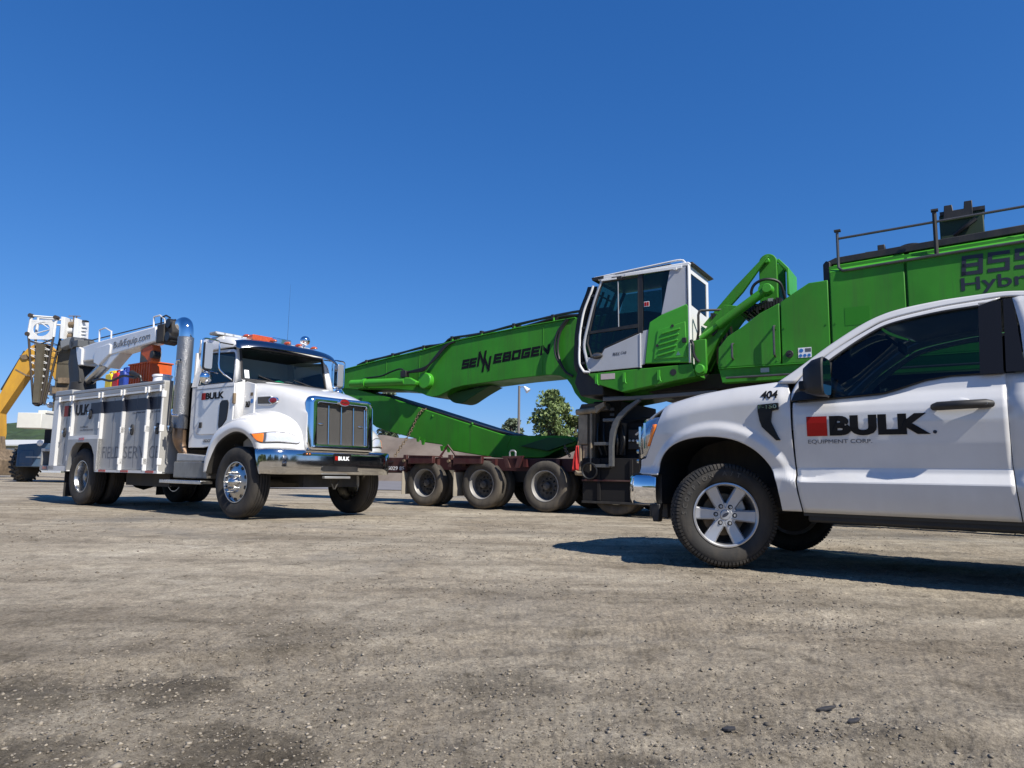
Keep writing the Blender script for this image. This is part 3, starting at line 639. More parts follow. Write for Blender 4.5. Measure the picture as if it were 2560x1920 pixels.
    if s > 0: pk.part('vent_badge', bd, CHROME, vent, smooth=0)
    # bed side
    WA = [(-3.12 + .50 * math.cos(t), .43 + .53 * math.sin(t)) for t in np.linspace(math.pi * -.02, math.pi * 1.02, 30)]
    BO = [(-2.30, .50), (-2.30, 1.36), (-2.6, 1.37), (-4.28, 1.37), (-4.31, .9), (-4.31, .52), (-3.7, .50)]
    WA = [(-2.615, .50)] + WA[1:-1] + [(-3.625, .50)]
    pk.part('bed_side', fix(MB().grid(ruled(WA, BO, 60, 12, lambda x, z: (x, min(pk_side(-1.95, z), .985) + (.03 if math.hypot(x + 3.12, z - .43) < .6 else 0), z)))), WHITE, solid=.02, smooth=50)
    q = MB().box(-4.30, -4.335, .90, .97, .78, 1.18); pk.part('tail_lamp', fix(q), REDREF, bevel=.01)
    for a in ((-.15, .35), (-.95, .0)):
        pass
# centre pieces
hg = []
for x in np.linspace(.93, -.60, 26):
    ye = pk_side(min(x, .86), ip(x, ZE)) - .006 - max(0, x - .80) * .7
    hg.append([(x + .05 * (1 - (y / ye) ** 2) * (x > .8), y, ip(x, ZE) - .001 +   .034 * (1 - (y / ye) ** 4) + .018 * math.exp(-((abs(y) - .5) / .1) ** 2)) for y in np.linspace(-ye, ye, 25)])
pk.part('hood', MB().grid(hg, False), WHITE, solid=.015, smooth=50)
ROOFL = [(-.44, 1.44), (-.571, 1.534), (-.812, 1.723), (-1.05, 1.879), (-1.244, 1.953), (-1.506, 1.990), (-1.72, 2.001), (-1.923, 2.004), (-2.08, 1.985)]
YG = lambda z: .95 - .42 * (z - 1.38)
W = [(x, z) for x, z in crom(ROOFL, 60)]
wsg = [[(x + .16 * (1 - (u) ** 2), u * (YG(z) - .01), z - .005) for u in np.linspace(-1, 1, 17)] for x, z in W if z < 1.95 and x > -1.21]
pk.part('windscreen', MB().grid(wsg), CLEARG, smooth=60)
rg = [[(x + (.16 if x > -1.22 else .16 * max(0, 1 - (-1.22 - x) / .5)) * (1 - u * u), u * (YG(z) + .0), z + .035 * (1 - u ** 4)) for u in np.linspace(-1, 1, 21)] for x, z in W if x <= -1.19]
rg += [[(-2.16, u * .72, 1.95 + .03 * (1 - u ** 4)) for u in np.linspace(-1, 1, 21)]]
pk.part('roof', MB().grid(rg), WHITE, smooth=60, solid=.015)
q = MB().grid(np.array([[(-2.12 - .15 * t, u * (.72 + .22 * t), 1.96 - .55 * t) for u in np.linspace(-1, 1, 5)] for t in np.linspace(0, 1, 4)])); pk.part('rear_window', q, TINT)
q = MB().box(-2.26, -2.285, -.93, .93, .5, 1.42); pk.part('cab_back', q, WHITE)
q = MB().box(.88, .95, -.62, .62, .74, 1.10); grl = pk.part('grille', q, BLACKG, bevel=.03)
for z in (.83, .92, 1.01): pk.part('grille_bar', MB().box(.945, .972, -.60, .60, z - .018, z + .018), CHROME, grl, bevel=.008)
# chrome bumper wrapping the corners
path = [(.60, .955), (.70, .945), (.78, .93), (.85, .90), (.92, .82), (.965, .68), (.985, .4), (.99, 0), (.985, -.4), (.965, -.68), (.92, -.82), (.85, -.90), (.78, -.93), (.70, -.945), (.60, -.955)]
P = crom(path, 60); sec = [(.45, -.05), (.455, -.02), (.50, -.002), (.60, .004), (.68, -.002), (.70, -.016), (.705, -.05)]
G = []
T = np.gradient(P, axis=0)
for p, t in zip(P, T):
    n = np.array([t[1], -t[0]]); n = n / np.linalg.norm(n); n = n if np.dot(n, p - np.array([.2, 0])) > 0 else -n
    G.append([(p[0] + n[0] * o, p[1] + n[1] * o, z) for z, o in sec])
pk.part('front_bumper', MB().grid(np.array(G)), CHROME, solid=.01, smooth=60)
q = MB().prism([(.60, .72), (.80, .68), (.86, .5), (.86, -.5), (.80, -.68), (.60, -.72)], .33, .46, 'z'); q.prism([(.585, .31), (.645, .31), (.66, .46), (.575, .46)], .86, .93); q.prism([(.585, .31), (.645, .31), (.66, .46), (.575, .46)], -.93, -.86); pk.part('air_dam', q, BLACK, bevel=.01)
q = MB().box(.58, .86, -.88, .88, .46, .72); pk.part('bumper_core', q, BLACK)
q = MB().box(-4.33, -4.36, -.9, .9, .55, .62); q.box(-4.30, -4.50, -.95, .95, .50, .66); pk.part('rear_bumper', q, CHROME, bevel=.03)
q = MB().box(-4.29, -4.33, -.86, .86, .66, 1.37); pk.part('tailgate', q, WHITE, bevel=.015)
q = MB().box(-2.30, -4.28, -.9, .9, .78, .80); pk.part('bed_floor', q, BLACK)
q = MB()
for y in (.42, -.42): q.box(.75, -4.3, y - .05, y + .05, .46, .62)
q.box(-.9, -1.0, -.42, .42, .48, .58); q.box(-2.6, -2.7, -.42, .42, .48, .58)
q.cyl((0, -.85, .42), (0, .85, .42), .06); q.cyl((-3.12, -.85, .42), (-3.12, .85, .42), .07); q.sphere((-3.12, 0, .42), .15); q.sphere((0, .2, .42), .12)
q.box(.70, -.50, -.36, .36, .45, 1.10); q.cyl((-.5, .1, .5), (-3.1, 0, .45), .04); q.box(-1.2, -2.1, -.8, -.35, .38, .60); q.cyl((-2.0, .45, .42), (-2.9, .45, .42), .10)
pk.part('chassis', q, FRAME)
q = MB().box(-.60, -2.25, -.90, .90, .42, .50); q.box(-.58, -.64, -.90, .90, .5, 1.25); pk.part('floor_pan', q, INTER)
# inside of the cab
q = MB(); q.box(-.62, -.98, -.86, .86, .98, 1.32); q.sphere((-.98, .38, 1.30), .16, 16, 8, (.9, 1.3, .55)); dash = pk.part('dashboard', q, INTER, bevel=.03)
q = MB(); c = Vector((-1.12, .38, 1.22)); Mx = Matrix.Translation(c) @ Matrix.Rotation(rad(62), 4, 'Y')
ring = [Mx @ Vector((.185 * math.cos(t), .185 * math.sin(t), 0)) for t in np.linspace(0, 2 * math.pi, 33)]; q.tube([tuple(v) for v in ring], .015, 8)
for t in (0.2, 2.94, 4.71): q.tube([tuple(Mx @ Vector((0, 0, .02))), tuple(Mx @ Vector((.18 * math.cos(t), .18 * math.sin(t), 0)))], .018, 6)
q.cyl(tuple(Mx @ Vector((0, 0, .03))), tuple(Mx @ Vector((0, 0, -.25))), .045); pk.part('steering_wheel', q, INTER, dash)
for y in (.42, -.42):
    q = MB(); q.prism([(-1.30, .80), (-1.78, .76), (-1.80, .95), (-1.34, .98)], y - .26, y + .26); q.prism([(-1.72, .90), (-1.90, .90), (-2.10, 1.55), (-2.02, 1.60), (-1.94, 1.55)], y - .25, y + .25); sb = pk.part('seat', q, SEAT, bevel=.05)
    q = MB(); q.box(-1.98, -2.10, y - .14, y + .14, 1.62, 1.82); pk.part('headrest', q, SEAT, sb, bevel=.04)
q = MB(); q.box(-1.16, -1.19, -.13, .13, 1.74, 1.82); q.cyl((-1.15, 0, 1.8), (-1.05, 0, 1.90), .012); pk.part('rear_view_mirror', q, INTER, bevel=.02)
# lettering on the doors
for s in (1, -1):
    yf = (lambda x, z: pk_side(x, z)) if s > 0 else (lambda x, z: -pk_side(x, z))
    X = lambda a, b: (a, b) if s > 0 else (b, a)
    xs = np.linspace(-.668, -.812, 4) if s > 0 else np.linspace(-1.29, -1.43, 4)
    q = MB().grid(np.array([[(x, yf(x, z) + s * .005, z) for z in np.linspace(1.012, 1.158, 4)] for x in xs]), flip=(s < 0)); pk.part('logo_square', q, REDINK, smooth=0)
    q = lettering('BULK', *X(-.828, -1.475), 1.012, 0, s, .146, .062, yfun=lambda x, z: yf(x, z) + s * .003, spacing=1.03); pk.part('logo_lettering', q, INK, smooth=0)
    q = MB().lathe([(0, 0), (.012, 0), (.012, -.003)], 14, 'y', ((-1.50 if s > 0 else -.69), yf(-1.5, 1.03) + s * .005, 1.027)); pk.part('logo_dot', q, NAVY, smooth=0)
    q = lettering('EQUIPMENT CORP.', *X(-.672, -1.108), .952, 0, s, .034, 0.0, yfun=yf); pk.part('logo_subtitle', q, GREYINK, smooth=0)
    q = lettering('404', *X(-.325, -.455), 1.312, 0, s, .066, .03, yfun=lambda x, z: yf(x, z) + s * .003); pk.part('fleet_number', q, INK, smooth=0)
pw = pickup_wheel()
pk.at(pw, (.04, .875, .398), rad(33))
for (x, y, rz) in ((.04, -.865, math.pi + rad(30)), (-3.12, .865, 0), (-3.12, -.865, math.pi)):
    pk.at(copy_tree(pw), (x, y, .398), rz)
# ------------------------------------------------------------------ white service truck (frame: front axle on the ground, its right side faces the camera)
TRXY, TRYAW = (-3.264, 11.171), rad(-36.74)
tk = Thing('service_truck', 'white service truck with chrome grille and bumper, tool compartments and a stowed crane', 'truck', TRXY, TRYAW)
def rl(fun):
    """build a part on the right side (y<0) and its mirror on the left"""
    for s in (-1, 1): fun(s)
def sy(mb, s):
    if s > 0: mb.v = [(x, -y, z) for x, y, z in mb.v]; mb.f = [f[::-1] for f in mb.f]
    return mb
# hood: lofted sections from the cowl to the grille shell
secs = []
for x, w, top in ((-.38, .80, 2.055), (-.15, .79, 2.03), (.15, .755, 1.985), (.45, .70, 1.915), (.68, .645, 1.845), (.80, .615, 1.80), (.86, .60, 1.765)):
    h = [(w + .015, 1.0), (w + .012, 1.25), (w + .004, 1.5), (w - .008, top - .24), (w - .030, top - .14), (w - .085, top - .065), (w - .19, top - .028), (w * .4, top - .006)]
    secs.append([(x, -a, b) for a, b in h] + [(x, 0, top)] + [(x, a, b) for a, b in h[::-1]])
HG = net(secs, 30, 61)
hood = tk.part('hood', MB().grid(HG), WHITE_T, smooth=45, solid=.012)
FN = [  # fender net: lip, outer shoulder, corner, crest, inner; each from rear bottom round to the front
 [(-.745, -1.175, .64), (-.665, -1.18, .81), (-.513, -1.18, 1.03), (-.32, -1.18, 1.155), (-.06, -1.18, 1.23), (.18, -1.18, 1.20), (.35, -1.175, 1.10), (.415, -1.165, 1.02), (.43, -1.16, .985)],
 [(-.79, -1.185, .64), (-.725, -1.20, .84), (-.575, -1.205, 1.09), (-.36, -1.205, 1.225), (-.06, -1.205, 1.30), (.20, -1.20, 1.275), (.42, -1.185, 1.18), (.51, -1.16, 1.08), (.53, -1.15, .985)],
 [(-.83, -1.16, .64), (-.79, -1.17, .86), (-.66, -1.165, 1.16), (-.42, -1.155, 1.32), (-.06, -1.145, 1.405), (.24, -1.12, 1.385), (.50, -1.07, 1.29), (.62, -1.03, 1.17), (.66, -1.01, .985)],
 [(-.84, -1.05, .66), (-.82, -1.05, .90), (-.71, -1.03, 1.24), (-.45, -.99, 1.42), (-.06, -.95, 1.505), (.26, -.91, 1.495), (.55, -.86, 1.39), (.72, -.82, 1.23), (.78, -.80, .985)],
 [(-.80, -.86, .70), (-.78, -.86, .95), (-.68, -.85, 1.28), (-.42, -.83, 1.465), (-.05, -.795, 1.555), (.28, -.755, 1.54), (.58, -.71, 1.43), (.75, -.68, 1.26), (.835, -.66, .985)],
 [(-.76, -.70, .72), (-.74, -.70, .98), (-.62, -.70, 1.29), (-.38, -.70, 1.47), (-.03, -.70, 1.565), (.30, -.66, 1.55), (.60, -.62, 1.44), (.77, -.60, 1.27), (.855, -.585, .985)]]
FG = net(FN, 31, 61)
def fsurf(u, v, off=0.0):
    """point on the fender surface, u across (0 lip .. 1 inner), v along (0 rear .. 1 front), pushed out by off"""
    a = u * 30; b = v * 60; i = min(int(a), 29); j = min(int(b), 59); fa, fb = a - i, b - j
    p = (FG[i, j] * (1 - fa) + FG[i + 1, j] * fa) * (1 - fb) + (FG[i, j + 1] * (1 - fa) + FG[i + 1, j + 1] * fa) * fb
    n = norm(np.cross(FG[i + 1, j] - FG[i, j], FG[i, j + 1] - FG[i, j])); n = n if n[0] * .5 - n[1] * .5 + n[2] > 0 else -n
    return p + n * off
def fender(s):
    f = tk.part('front_fender', sy(MB().grid(FG), s), WHITE_T, smooth=60, solid=.012)
    inn = np.array([[tuple(p + np.array([0, d, -.02 * (d > 0)])) for d in (.0, .015, .12, .45)] for p in FG[0]]); tk.part('arch_liner', sy(MB().grid(inn), s), FRAME)
    # headlamp cluster set into the front of the fender: amber end and clear end
    TOPC = [(.17, .715), (.27, .77), (.37, .815), (.53, .865), (.68, .905), (.79, .942)]; BOTC = [(.15, .76), (.20, .88), (.30, .935), (.50, .955), (.70, .967), (.80, .955)]
    T_, B_c = crom([(*a, 0) for a in TOPC], 41)[:, :2], crom([(*a, 0) for a in BOTC], 41)[:, :2]
    def patch(i0, i1, m0, m1, off):
        return np.array([[fsurf(*(T_[i] * (1 - k) + B_c[i] * k), off) for k in np.linspace(m0, m1, 9)] for i in range(i0, i1 + 1)])
    tk.part('headlamp_bezel', sy(MB().grid(patch(0, 40, 0, 1, .004)), s), mat('lamp_bezel', (.14, .14, .145), .3, metal=.5), f, smooth=60, solid=.006)
    tk.part('headlamp', sy(MB().grid(patch(16, 39, .09, .91, .010)), s), LENS, f, smooth=60, solid=.012)
    tk.part('turn_signal', sy(MB().grid(patch(2, 14, .09, .91, .012)), s), AMBER, f, smooth=60, solid=.012)
rl(fender)
# chrome grille shell, mesh, bars and badge
def rrect(y0, y1, z0, z1, r, n=6, rb=None):
    P = []
    for cy, cz, a0, q in ((y1 - r, z1 - r, 0, r), (y0 + r, z1 - r, 90, r), (y0 + (rb or r), z0 + (rb or r), 180, rb or r), (y1 - (rb or r), z0 + (rb or r), 270, rb or r)):
        P += [(cy + q * math.cos(rad(a0 + 90 * k / n)), cz + q * math.sin(rad(a0 + 90 * k / n))) for k in range(n + 1)]
    return P
o1 = rrect(-.605, .605, .985, 1.775, .10, rb=.03); o2 = rrect(-.59, .59, .99, 1.762, .095, rb=.03); i1 = rrect(-.475, .475, 1.075, 1.672, .05, rb=.03); i0 = rrect(-.48, .48, 1.07, 1.678, .05, rb=.03)
def ringloft(mb, rings):
    n = len(rings[0][1])
    V = [(x + dx(z), y, z) for x, P, dx in rings for y, z in P]
    F = [(k * n + i, k * n + (i + 1) % n, (k + 1) * n + (i + 1) % n, (k + 1) * n + i) for k in range(len(rings) - 1) for i in range(n)]
    return mb.add(V, F)
lean = lambda z: -.05 * (z - 1.0)
sh = ringloft(MB(), [(.83, o1, lean), (.90, o1, lean), (.935, o2, lean), (.945, rrect(-.565, .565, 1.01, 1.74, .09, rb=.03), lean), (.935, i0, lean), (.90, i1, lean), (.86, i1, lean)])
shell = tk.part('grille_shell', sh, CHROME, smooth=50)
q = MB(); q.add([(.872 + lean(z), y, z) for y, z in i1], [tuple(range(len(i1)))]); tk.part('grille_mesh', q, MESHG, smooth=0)
for y in (-.237, 0.0, .237): tk.part('grille_bar', MB().cyl((.893 + lean(1.08), y, 1.08), (.893 + lean(1.65), y, 1.65), .010, n=10), CHROME)
for y in (-.44, .44):
    pass
tk.part('grille_bar', MB().cyl((.893 + lean(1.08), .455, 1.085), (.893 + lean(1.65), .455, 1.64), .009, n=10), CHROME)
for y in (-.37, .39):
    q = MB().sphere((.882 + lean(1.37), y, 1.37), .05, 14, 6, (.16, 1, .28)); tk.part('marker_lamp', q, CHROME)
bm = MB().lathe([(0, .012), (.09, .010), (.102, 0), (.104, -.02)], 32, 'x'); bm.v = [(x + .925, y, z * .58 + 1.712) for x, y, z in bm.v]; bdg = tk.part('badge', bm, CHROME)
bm = MB().lathe([(0, .004), (.082, .003), (.086, 0)], 32, 'x'); bm.v = [(x + .937, y, z * .55 + 1.712) for x, y, z in bm.v]; tk.part('badge_enamel', bm, REDB, bdg)
t, w, h = text_mb('PETERBILT', .05, .002); q = MB(); q.add([(.9425, (a - w / 2) * .11 / w * 1.15, 1.700 + b * .6) for a, b, c in t.v], t.f); tk.part('badge_lettering', q, CHROME, bdg, smooth=0)
# bumper with swept-back ends
P = crom([(.50, -1.195), (.56, -1.19), (.66, -1.165), (.77, -1.10), (.845, -.98), (.875, -.8), (.895, -.4), (.90, 0), (.895, .4), (.875, .8), (.845, .98), (.77, 1.10), (.66, 1.165), (.56, 1.19), (.50, 1.195)], 70)
T = np.gradient(P, axis=0); G = []
for p, t in zip(P, T):
    n = np.array([t[1], -t[0]]); n /= np.linalg.norm(n); n = n if np.dot(n, p) > 0 else -n
    k = np.clip((.62 - p[0]) / .15, 0, 1)
    G.append([(p[0] + n[0] * o + (.98 - z) * .42 * k, p[1] + n[1] * o, z) for z, o in ((.985, -.07), (.983, -.02), (.97, .0), (.90, .006), (.75, .006), (.645, -.004), (.632, -.02), (.632, -.07))])
bump = tk.part('front_bumper', MB().grid(np.array(G)), CHROMED, smooth=60)
q = MB().prism(rrect(-.345, .33, .685, .755, .03), .899, .912, 'x'); tk.part('bumper_slot', q, BLACK, bump)
q = MB().prism([(-.34, .678), (.33, .678), (.34, .690), (-.34, .690)], .900, .925, 'x'); tk.part('slot_lip', q, CHROME, bump)
q = MB().box(.908, .920, -.135, .185, .795, .945); plate = tk.part('front_plate', q, INK, bump, bevel=.004)
t, w, h = text_mb('BULK', 1, .045); q = MB(); q.add([(.922 + c, -.065 + a * .215 / w, .845 + b * .06 / h) for a, b, c in t.v], t.f); tk.part('plate_lettering', q, WHITEINK, bump, smooth=0)
tk.part('plate_square', MB().box(.919, .9225, -.125, -.075, .845, .905), REDINK, bump)
for y in (-.62, -.55):
    pass
q = MB().box(.895, .925, -.655, -.56, .90, .945); tk.part('bumper_lamp', q, BLACK, bump)
for y in (-.635, -.585): tk.part('lamp_bulb', MB().sphere((.926, y, .923), .012, 10, 6), AMBER, bump)
q = MB().box(.86, .93, -.30, .18, .575, .61); tk.part('tow_bar', q, STEEL, bevel=.008)
q = MB(); q.tube([(.85, -.15, .58), (.84, -.06, .42)], .012); q.tube([(.85, .05, .58), (.84, -.04, .42)], .012); tk.part('tow_bracket', q, FRAME)
# cab: lower box, doors, pillars, roof
CW = .945
cy = lambda z: -(CW - max(0, z - 2.0) * .16 - max(0, 1.35 - z) * .02)
def cabside(s):
    body = MB(); pts = [(-.47, 1.06), (-.47, 2.0), (-1.72, 2.0), (-1.72, 1.02), (-1.30, 1.02), (-.85, 1.06)]
    q = MB().prism(pts, -CW + .03, -CW + .002); tk.part('cab_side', sy(q, s), WHITE_T, bevel=.01)
    dp = [(-.49, 1.42), (-.49, 2.0), (-1.56, 2.0), (-1.56, 1.36), (-1.50, 1.25), (-1.40, 1.22), (-.92, 1.22), (-.80, 1.28)]
    q = MB().prism(dp, -CW - .012, -CW + .01); door = tk.part('door', sy(q, s), WHITE_T, bevel=.012, seg=3)
    wp = [(-.62, 1.55), (-.61, 1.70), (-.65, 1.745), (-.80, 1.745), (-.85, 1.70), (-.86, 1.36), (-.84, 1.31), (-.80, 1.31), (-.64, 1.44)]
    tk.part('door_peep_window', sy(MB().prism(wp, -CW - .022, -CW - .008), s), BLACKG, door, bevel=.012)
    q = MB().box(-1.40, -1.33, -CW - .030, -CW - .008, 1.33, 1.42); hp = tk.part('door_handle', sy(q, s), BLACK, door, bevel=.008)
    tk.part('hinge', sy(MB().box(-.455, -.50, -CW - .03, -CW + .01, 1.68, 1.84), s), RUST if s < 0 else WHITE_T, door, bevel=.008)
    tk.part('trim_line', sy(MB().box(-.50, -1.555, -CW - .016, -CW - .010, 1.945, 1.953), s), GREYINK, door)
    if s < 0:
        tk.part('logo_square', MB().box(-1.395, -1.285, -CW - .012, -CW - .0145, 1.775, 1.885), REDINK, door)
        tk.part('logo_lettering', lettering('BULK', -1.275, -.755, 1.775, -CW - .0125, -1, .108, .045, rise=-.0), INK, door, smooth=0)
        tk.part('fleet_number', lettering('363', -.385, -.275, 1.625, -.815, -1, .10, .05), INK, smooth=0)
        tk.part('round_sticker', MB().lathe([(0, -.003), (.035, -.003), (.035, 0)], 20, 'y', (-.225, -.815, 1.72)), BLUEINK, smooth=0)
        tk.part('cowl_plate', MB().box(-.27, -.21, -.818, -.812, 1.80, 1.85), RUST)
        tk.part('sill_lettering', lettering('USDOT', -1.28, -1.06, 1.10, -CW - .0015, -1, .05, .03), GREYINK, smooth=0)
    else:
        tk.part('logo_square', MB().box(-.755, -.865, CW + .012, CW + .0145, 1.775, 1.885), REDINK, door)
        tk.part('logo_lettering', lettering('BULK', -.875, -1.395, 1.775, CW + .0125, 1, .108, .045), INK, door, smooth=0)
    # window with raked front edge, slim frame
    fr = [(-.50, 2.0), (-.60, 2.46), (-.645, 2.53), (-.72, 2.555), (-1.50, 2.60), (-1.56, 2.56), (-1.575, 2.0)]
    gp = [(-.545, 2.02), (-.635, 2.44), (-.67, 2.49), (-.72, 2.505), (-1.46, 2.545), (-1.51, 2.51), (-1.525, 2.02)]
    slant = lambda mb: (setattr(mb, 'v', [(x, cy(z) + (y + CW), z) for x, y, z in mb.v]), mb)[1]
    n = len(fr); q = MB()
    V = [(x, -CW - .010, z) for x, z in fr] + [(x, -CW - .010, z) for x, z in gp] + [(x, -CW + .03, z) for x, z in gp]
    q.add(V, [(i, (i + 1) % n, (i + 1) % n + n, i + n) for i in range(n)] + [(i + n, (i + 1) % n + n, (i + 1) % n + 2 * n, i + 2 * n) for i in range(n)])
    tk.part('window_frame', sy(slant(q), s), WHITE_T, door, smooth=20)
    q = MB(); q.add([(x, -CW + .012, z) for x, z in gp], [tuple(range(n))]); tk.part('window', sy(slant(q), s), SIDEG, door, smooth=0)
    q = MB().tube([(x, -CW - .004, z) for x, z in gp + gp[:1]], .010, 6); tk.part('window_seal', sy(slant(q), s), BLACK, door)
    # pillars
    G = [[(-.49, -CW, 2.0), (-.50, -.90, 2.02), (-.535, -.80, 2.06)], [(-.55, -.91, 2.25), (-.565, -.87, 2.26), (-.60, -.80, 2.28)], [(-.63, -.865, 2.50), (-.645, -.845, 2.53), (-.668, -.79, 2.56)], [(-.70, -.84, 2.60), (-.71, -.83, 2.63), (-.72, -.79, 2.66)]]
    tk.part('front_pillar', sy(MB().grid(np.array(G)), s), WHITE_T, smooth=60, solid=.03)
    q = MB().prism([(-1.545, 2.0), (-1.53, 2.56), (-1.70, 2.62), (-1.74, 2.0)], -CW - .004, -CW + .03); tk.part('rear_pillar', sy(slant(q), s), WHITE_T)
    # cowl panel between the door and the hood
    q = MB().prism([(-.455, 1.30), (-.455, 2.02), (-.40, 2.03), (-.17, 1.98), (-.17, 1.45), (-.30, 1.30)], -.812, -.79); q2 = tk.part('cowl_side', sy(q, s), WHITE_T, bevel=.008)
    q = MB(); q.add([(-.47, -CW, 1.3), (-.47, -CW, 2.0), (-.445, -.81, 2.04), (-.445, -.81, 1.3)], [(0, 1, 2, 3)]); tk.part('cab_front_corner', sy(q, s), WHITE_T, solid=.01)
    # step box and fuel tank under the door
    q = MB().box(-1.78, -.78, -1.13, -.72, .54, .80); tk.part('step_box', sy(q, s), mat('scuffed_tank_steel', (.26, .25, .23), .35, metal=.7, dirt=(.10, .085, .065), dscale=3, damt=.7), bevel=.02)
    q = MB().prism([(-1.76, .80), (-.84, .80), (-.84, .88), (-1.76, .93)], -1.10, -.76); tk.part('upper_step', sy(q, s), STEEL, bevel=.015)
    q = MB().box(-2.02, -.80, -1.22, -1.02, .455, .51); tk.part('lower_step', sy(q, s), ALU, bevel=.008)
    # mirror with bright tube frame
    R = [(-.75, -1.36, 2.62), (-.75, -1.35, 2.19)]
    loop = [(-.60, -.90, 2.03), (-.68, -1.02, 2.13), (-.72, -1.08, 2.20), (-.74, -1.09, 2.30), (-.75, -1.09, 2.58), (-.75, -1.10, 2.64), (-.75, -1.16, 2.655), (-.75, -1.33, 2.655), (-.75, -1.365, 2.63), (-.75, -1.365, 2.20), (-.75, -1.34, 2.165), (-.75, -1.09, 2.15)]
    tk.part('mirror_bracket', sy(MB().tube(lin(loop, 60), .013, 8), s), CHROME)
    q = MB().tube([(-.72, -.88, 2.62), (-.75, -1.09, 2.63)], .011, 6); tk.part('mirror_stay', sy(q, s), BLACK)
    q = MB().prism(rrect(-1.335, -1.20, 2.185, 2.60, .03), -.83, -.735, 'x'); mh = tk.part('mirror_housing', sy(q, s), BLACK if s < 0 else CHROME, bevel=.015)
    q = MB().prism(rrect(-1.325, -1.205, 2.20, 2.59, .025), -.735, -.728, 'x') if False else MB().prism(rrect(-1.325, -1.205, 2.20, 2.59, .025), -.838, -.829, 'x'); tk.part('mirror_glass', sy(q, s), MIRROR, mh)
    q = MB().prism(rrect(-1.328, -1.203, 2.195, 2.592, .025), -.736, -.726, 'x'); tk.part('mirror_back', sy(q, s), mat('mirror_shell', (.45, .47, .50), .35, metal=.6), mh, bevel=.004)
    q = MB().lathe([(0, .045), (.05, .040), (.085, .012), (.095, -.02), (.02, -.03)], 24, 'x'); q.v = [(x - .75, y - 1.27, z + 2.06) for x, y, z in q.v]; tk.part('convex_mirror', sy(q, s), CHROME)
rl(cabside)
q = MB().box(-1.70, -1.74, -.92, .92, 1.05, 2.57); q.box(-1.70, -1.735, -.86, .86, 2.57, 2.80); tk.part('cab_back', q, WHITE_T)
q = MB().box(-.44, -1.72, -.92, .92, 1.04, 1.12); q.box(-.42, -.46, -.80, .80, 1.12, 2.06); tk.part('cab_floor', q, INTER)
q = MB(); q.box(-.46, -.80, -.86, .86, 1.75, 2.03); tk.part('dashboard', q, INTER, bevel=.04)
q = MB()
Mx = Matrix.Translation((-.92, .42, 2.04)) @ Matrix.Rotation(rad(45), 4, 'Y'); q.tube([tuple(Mx @ Vector((.22 * math.cos(t), .22 * math.sin(t), 0))) for t in np.linspace(0, 6.2832, 30)], .016, 8); q.tube([tuple(Mx @ Vector((-.21, 0, 0))), tuple(Mx @ Vector((.21, 0, 0)))], .018); q.cyl(tuple(Mx @ Vector((0, 0, 0))), tuple(Mx @ Vector((0, 0, -.3))), .03)
tk.part('steering_wheel', q, INTER)
for y in (.42, -.42):
    q = MB().box(-1.12, -1.55, y - .24, y + .24, 1.45, 1.62); q.prism([(-1.50, 1.6), (-1.62, 1.6), (-1.68, 2.3), (-1.60, 2.32)], y - .23, y + .23); tk.part('seat', q, SEAT, bevel=.05)
q = MB().sphere((-.60, -.10, 2.05), .10, 14, 8, (.8, 1.3, .85)); tk.part('green_hard_hat', q, mat('green_plastic', (.01, .30, .12), .4), label='green hard hat lying on the dashboard')
tk.part('headliner', MB().box(-.74, -1.69, -.80, .80, 2.60, 2.63), INTER)
# windscreen (curved), roof cap, visor
wsr = []
for t in np.linspace(0, 1, 10):
    z = 2.075 + .53 * t; x = -.540 - .135 * t; wsr.append([(x + .07 * (1 - u * u), u * (.80 - .012 * t), z) for u in np.linspace(-1, 1, 21)])
wsn = tk.part('windscreen', MB().grid(np.array(wsr)), CLEARG, smooth=60)
W = np.array(wsr); q = MB().tube(np.vstack([W[0], W[:, -1][1:], W[-1][::-1][1:], W[:, 0][::-1][1:]]) + np.array([.004, 0, 0]), .018, 6); tk.part('windscreen_seal', q, BLACK, wsn)
for y0, y1 in ((-.12, -.55), (.62, .10)):
    q = MB().tube([(-.455, y0, 2.045), (-.47, (y0 + y1) / 2, 2.10), (-.50, y1, 2.16)], .010, 6); q.tube([(-.44, y0 + .04, 2.03), (-.455, y0, 2.05)], .018, 6); tk.part('wiper', q, BLACK)
tk.part('windscreen_sticker', MB().grid(np.array([[(-.548 + .07 * (1 - u * u) + .006 - .033 * t, u * .80, 2.10 + .13 * t) for u in np.linspace(-.95, -.86, 3)] for t in (0, 1)])), WHITEINK, wsn)
q = MB(); q.grid(np.array([[(-.46 + .06 * (1 - u * u) + .0, u * .82, 2.03 + .035 * (1 - u * u)) for u in np.linspace(-1, 1, 15)], [(-.54 + .07 * (1 - u * u), u * .82, 2.078) for u in np.linspace(-1, 1, 15)]])); tk.part('cowl_top', q, WHITE_T, smooth=60, solid=.02)
rs = []
for x, w, z0, z1 in ((-.66, .80, 2.60, 2.63), (-.70, .85, 2.59, 2.70), (-.85, .885, 2.585, 2.77), (-1.10, .90, 2.58, 2.815), (-1.45, .90, 2.57, 2.83), (-1.68, .89, 2.57, 2.82), (-1.745, .87, 2.57, 2.76)):
    rs.append([(x, -w, z0), (x, -w + .01, z0 + (z1 - z0) * .45), (x, -w + .06, z1 - .03), (x, -w + .18, z1), (x, 0, z1 + .03), (x, w - .18, z1), (x, w - .06, z1 - .03), (x, w - .01, z0 + (z1 - z0) * .45), (x, w, z0)])
tk.part('roof', MB().grid(net(rs, 24, 41)), WHITE_T, smooth=60, solid=.015)
vs = []
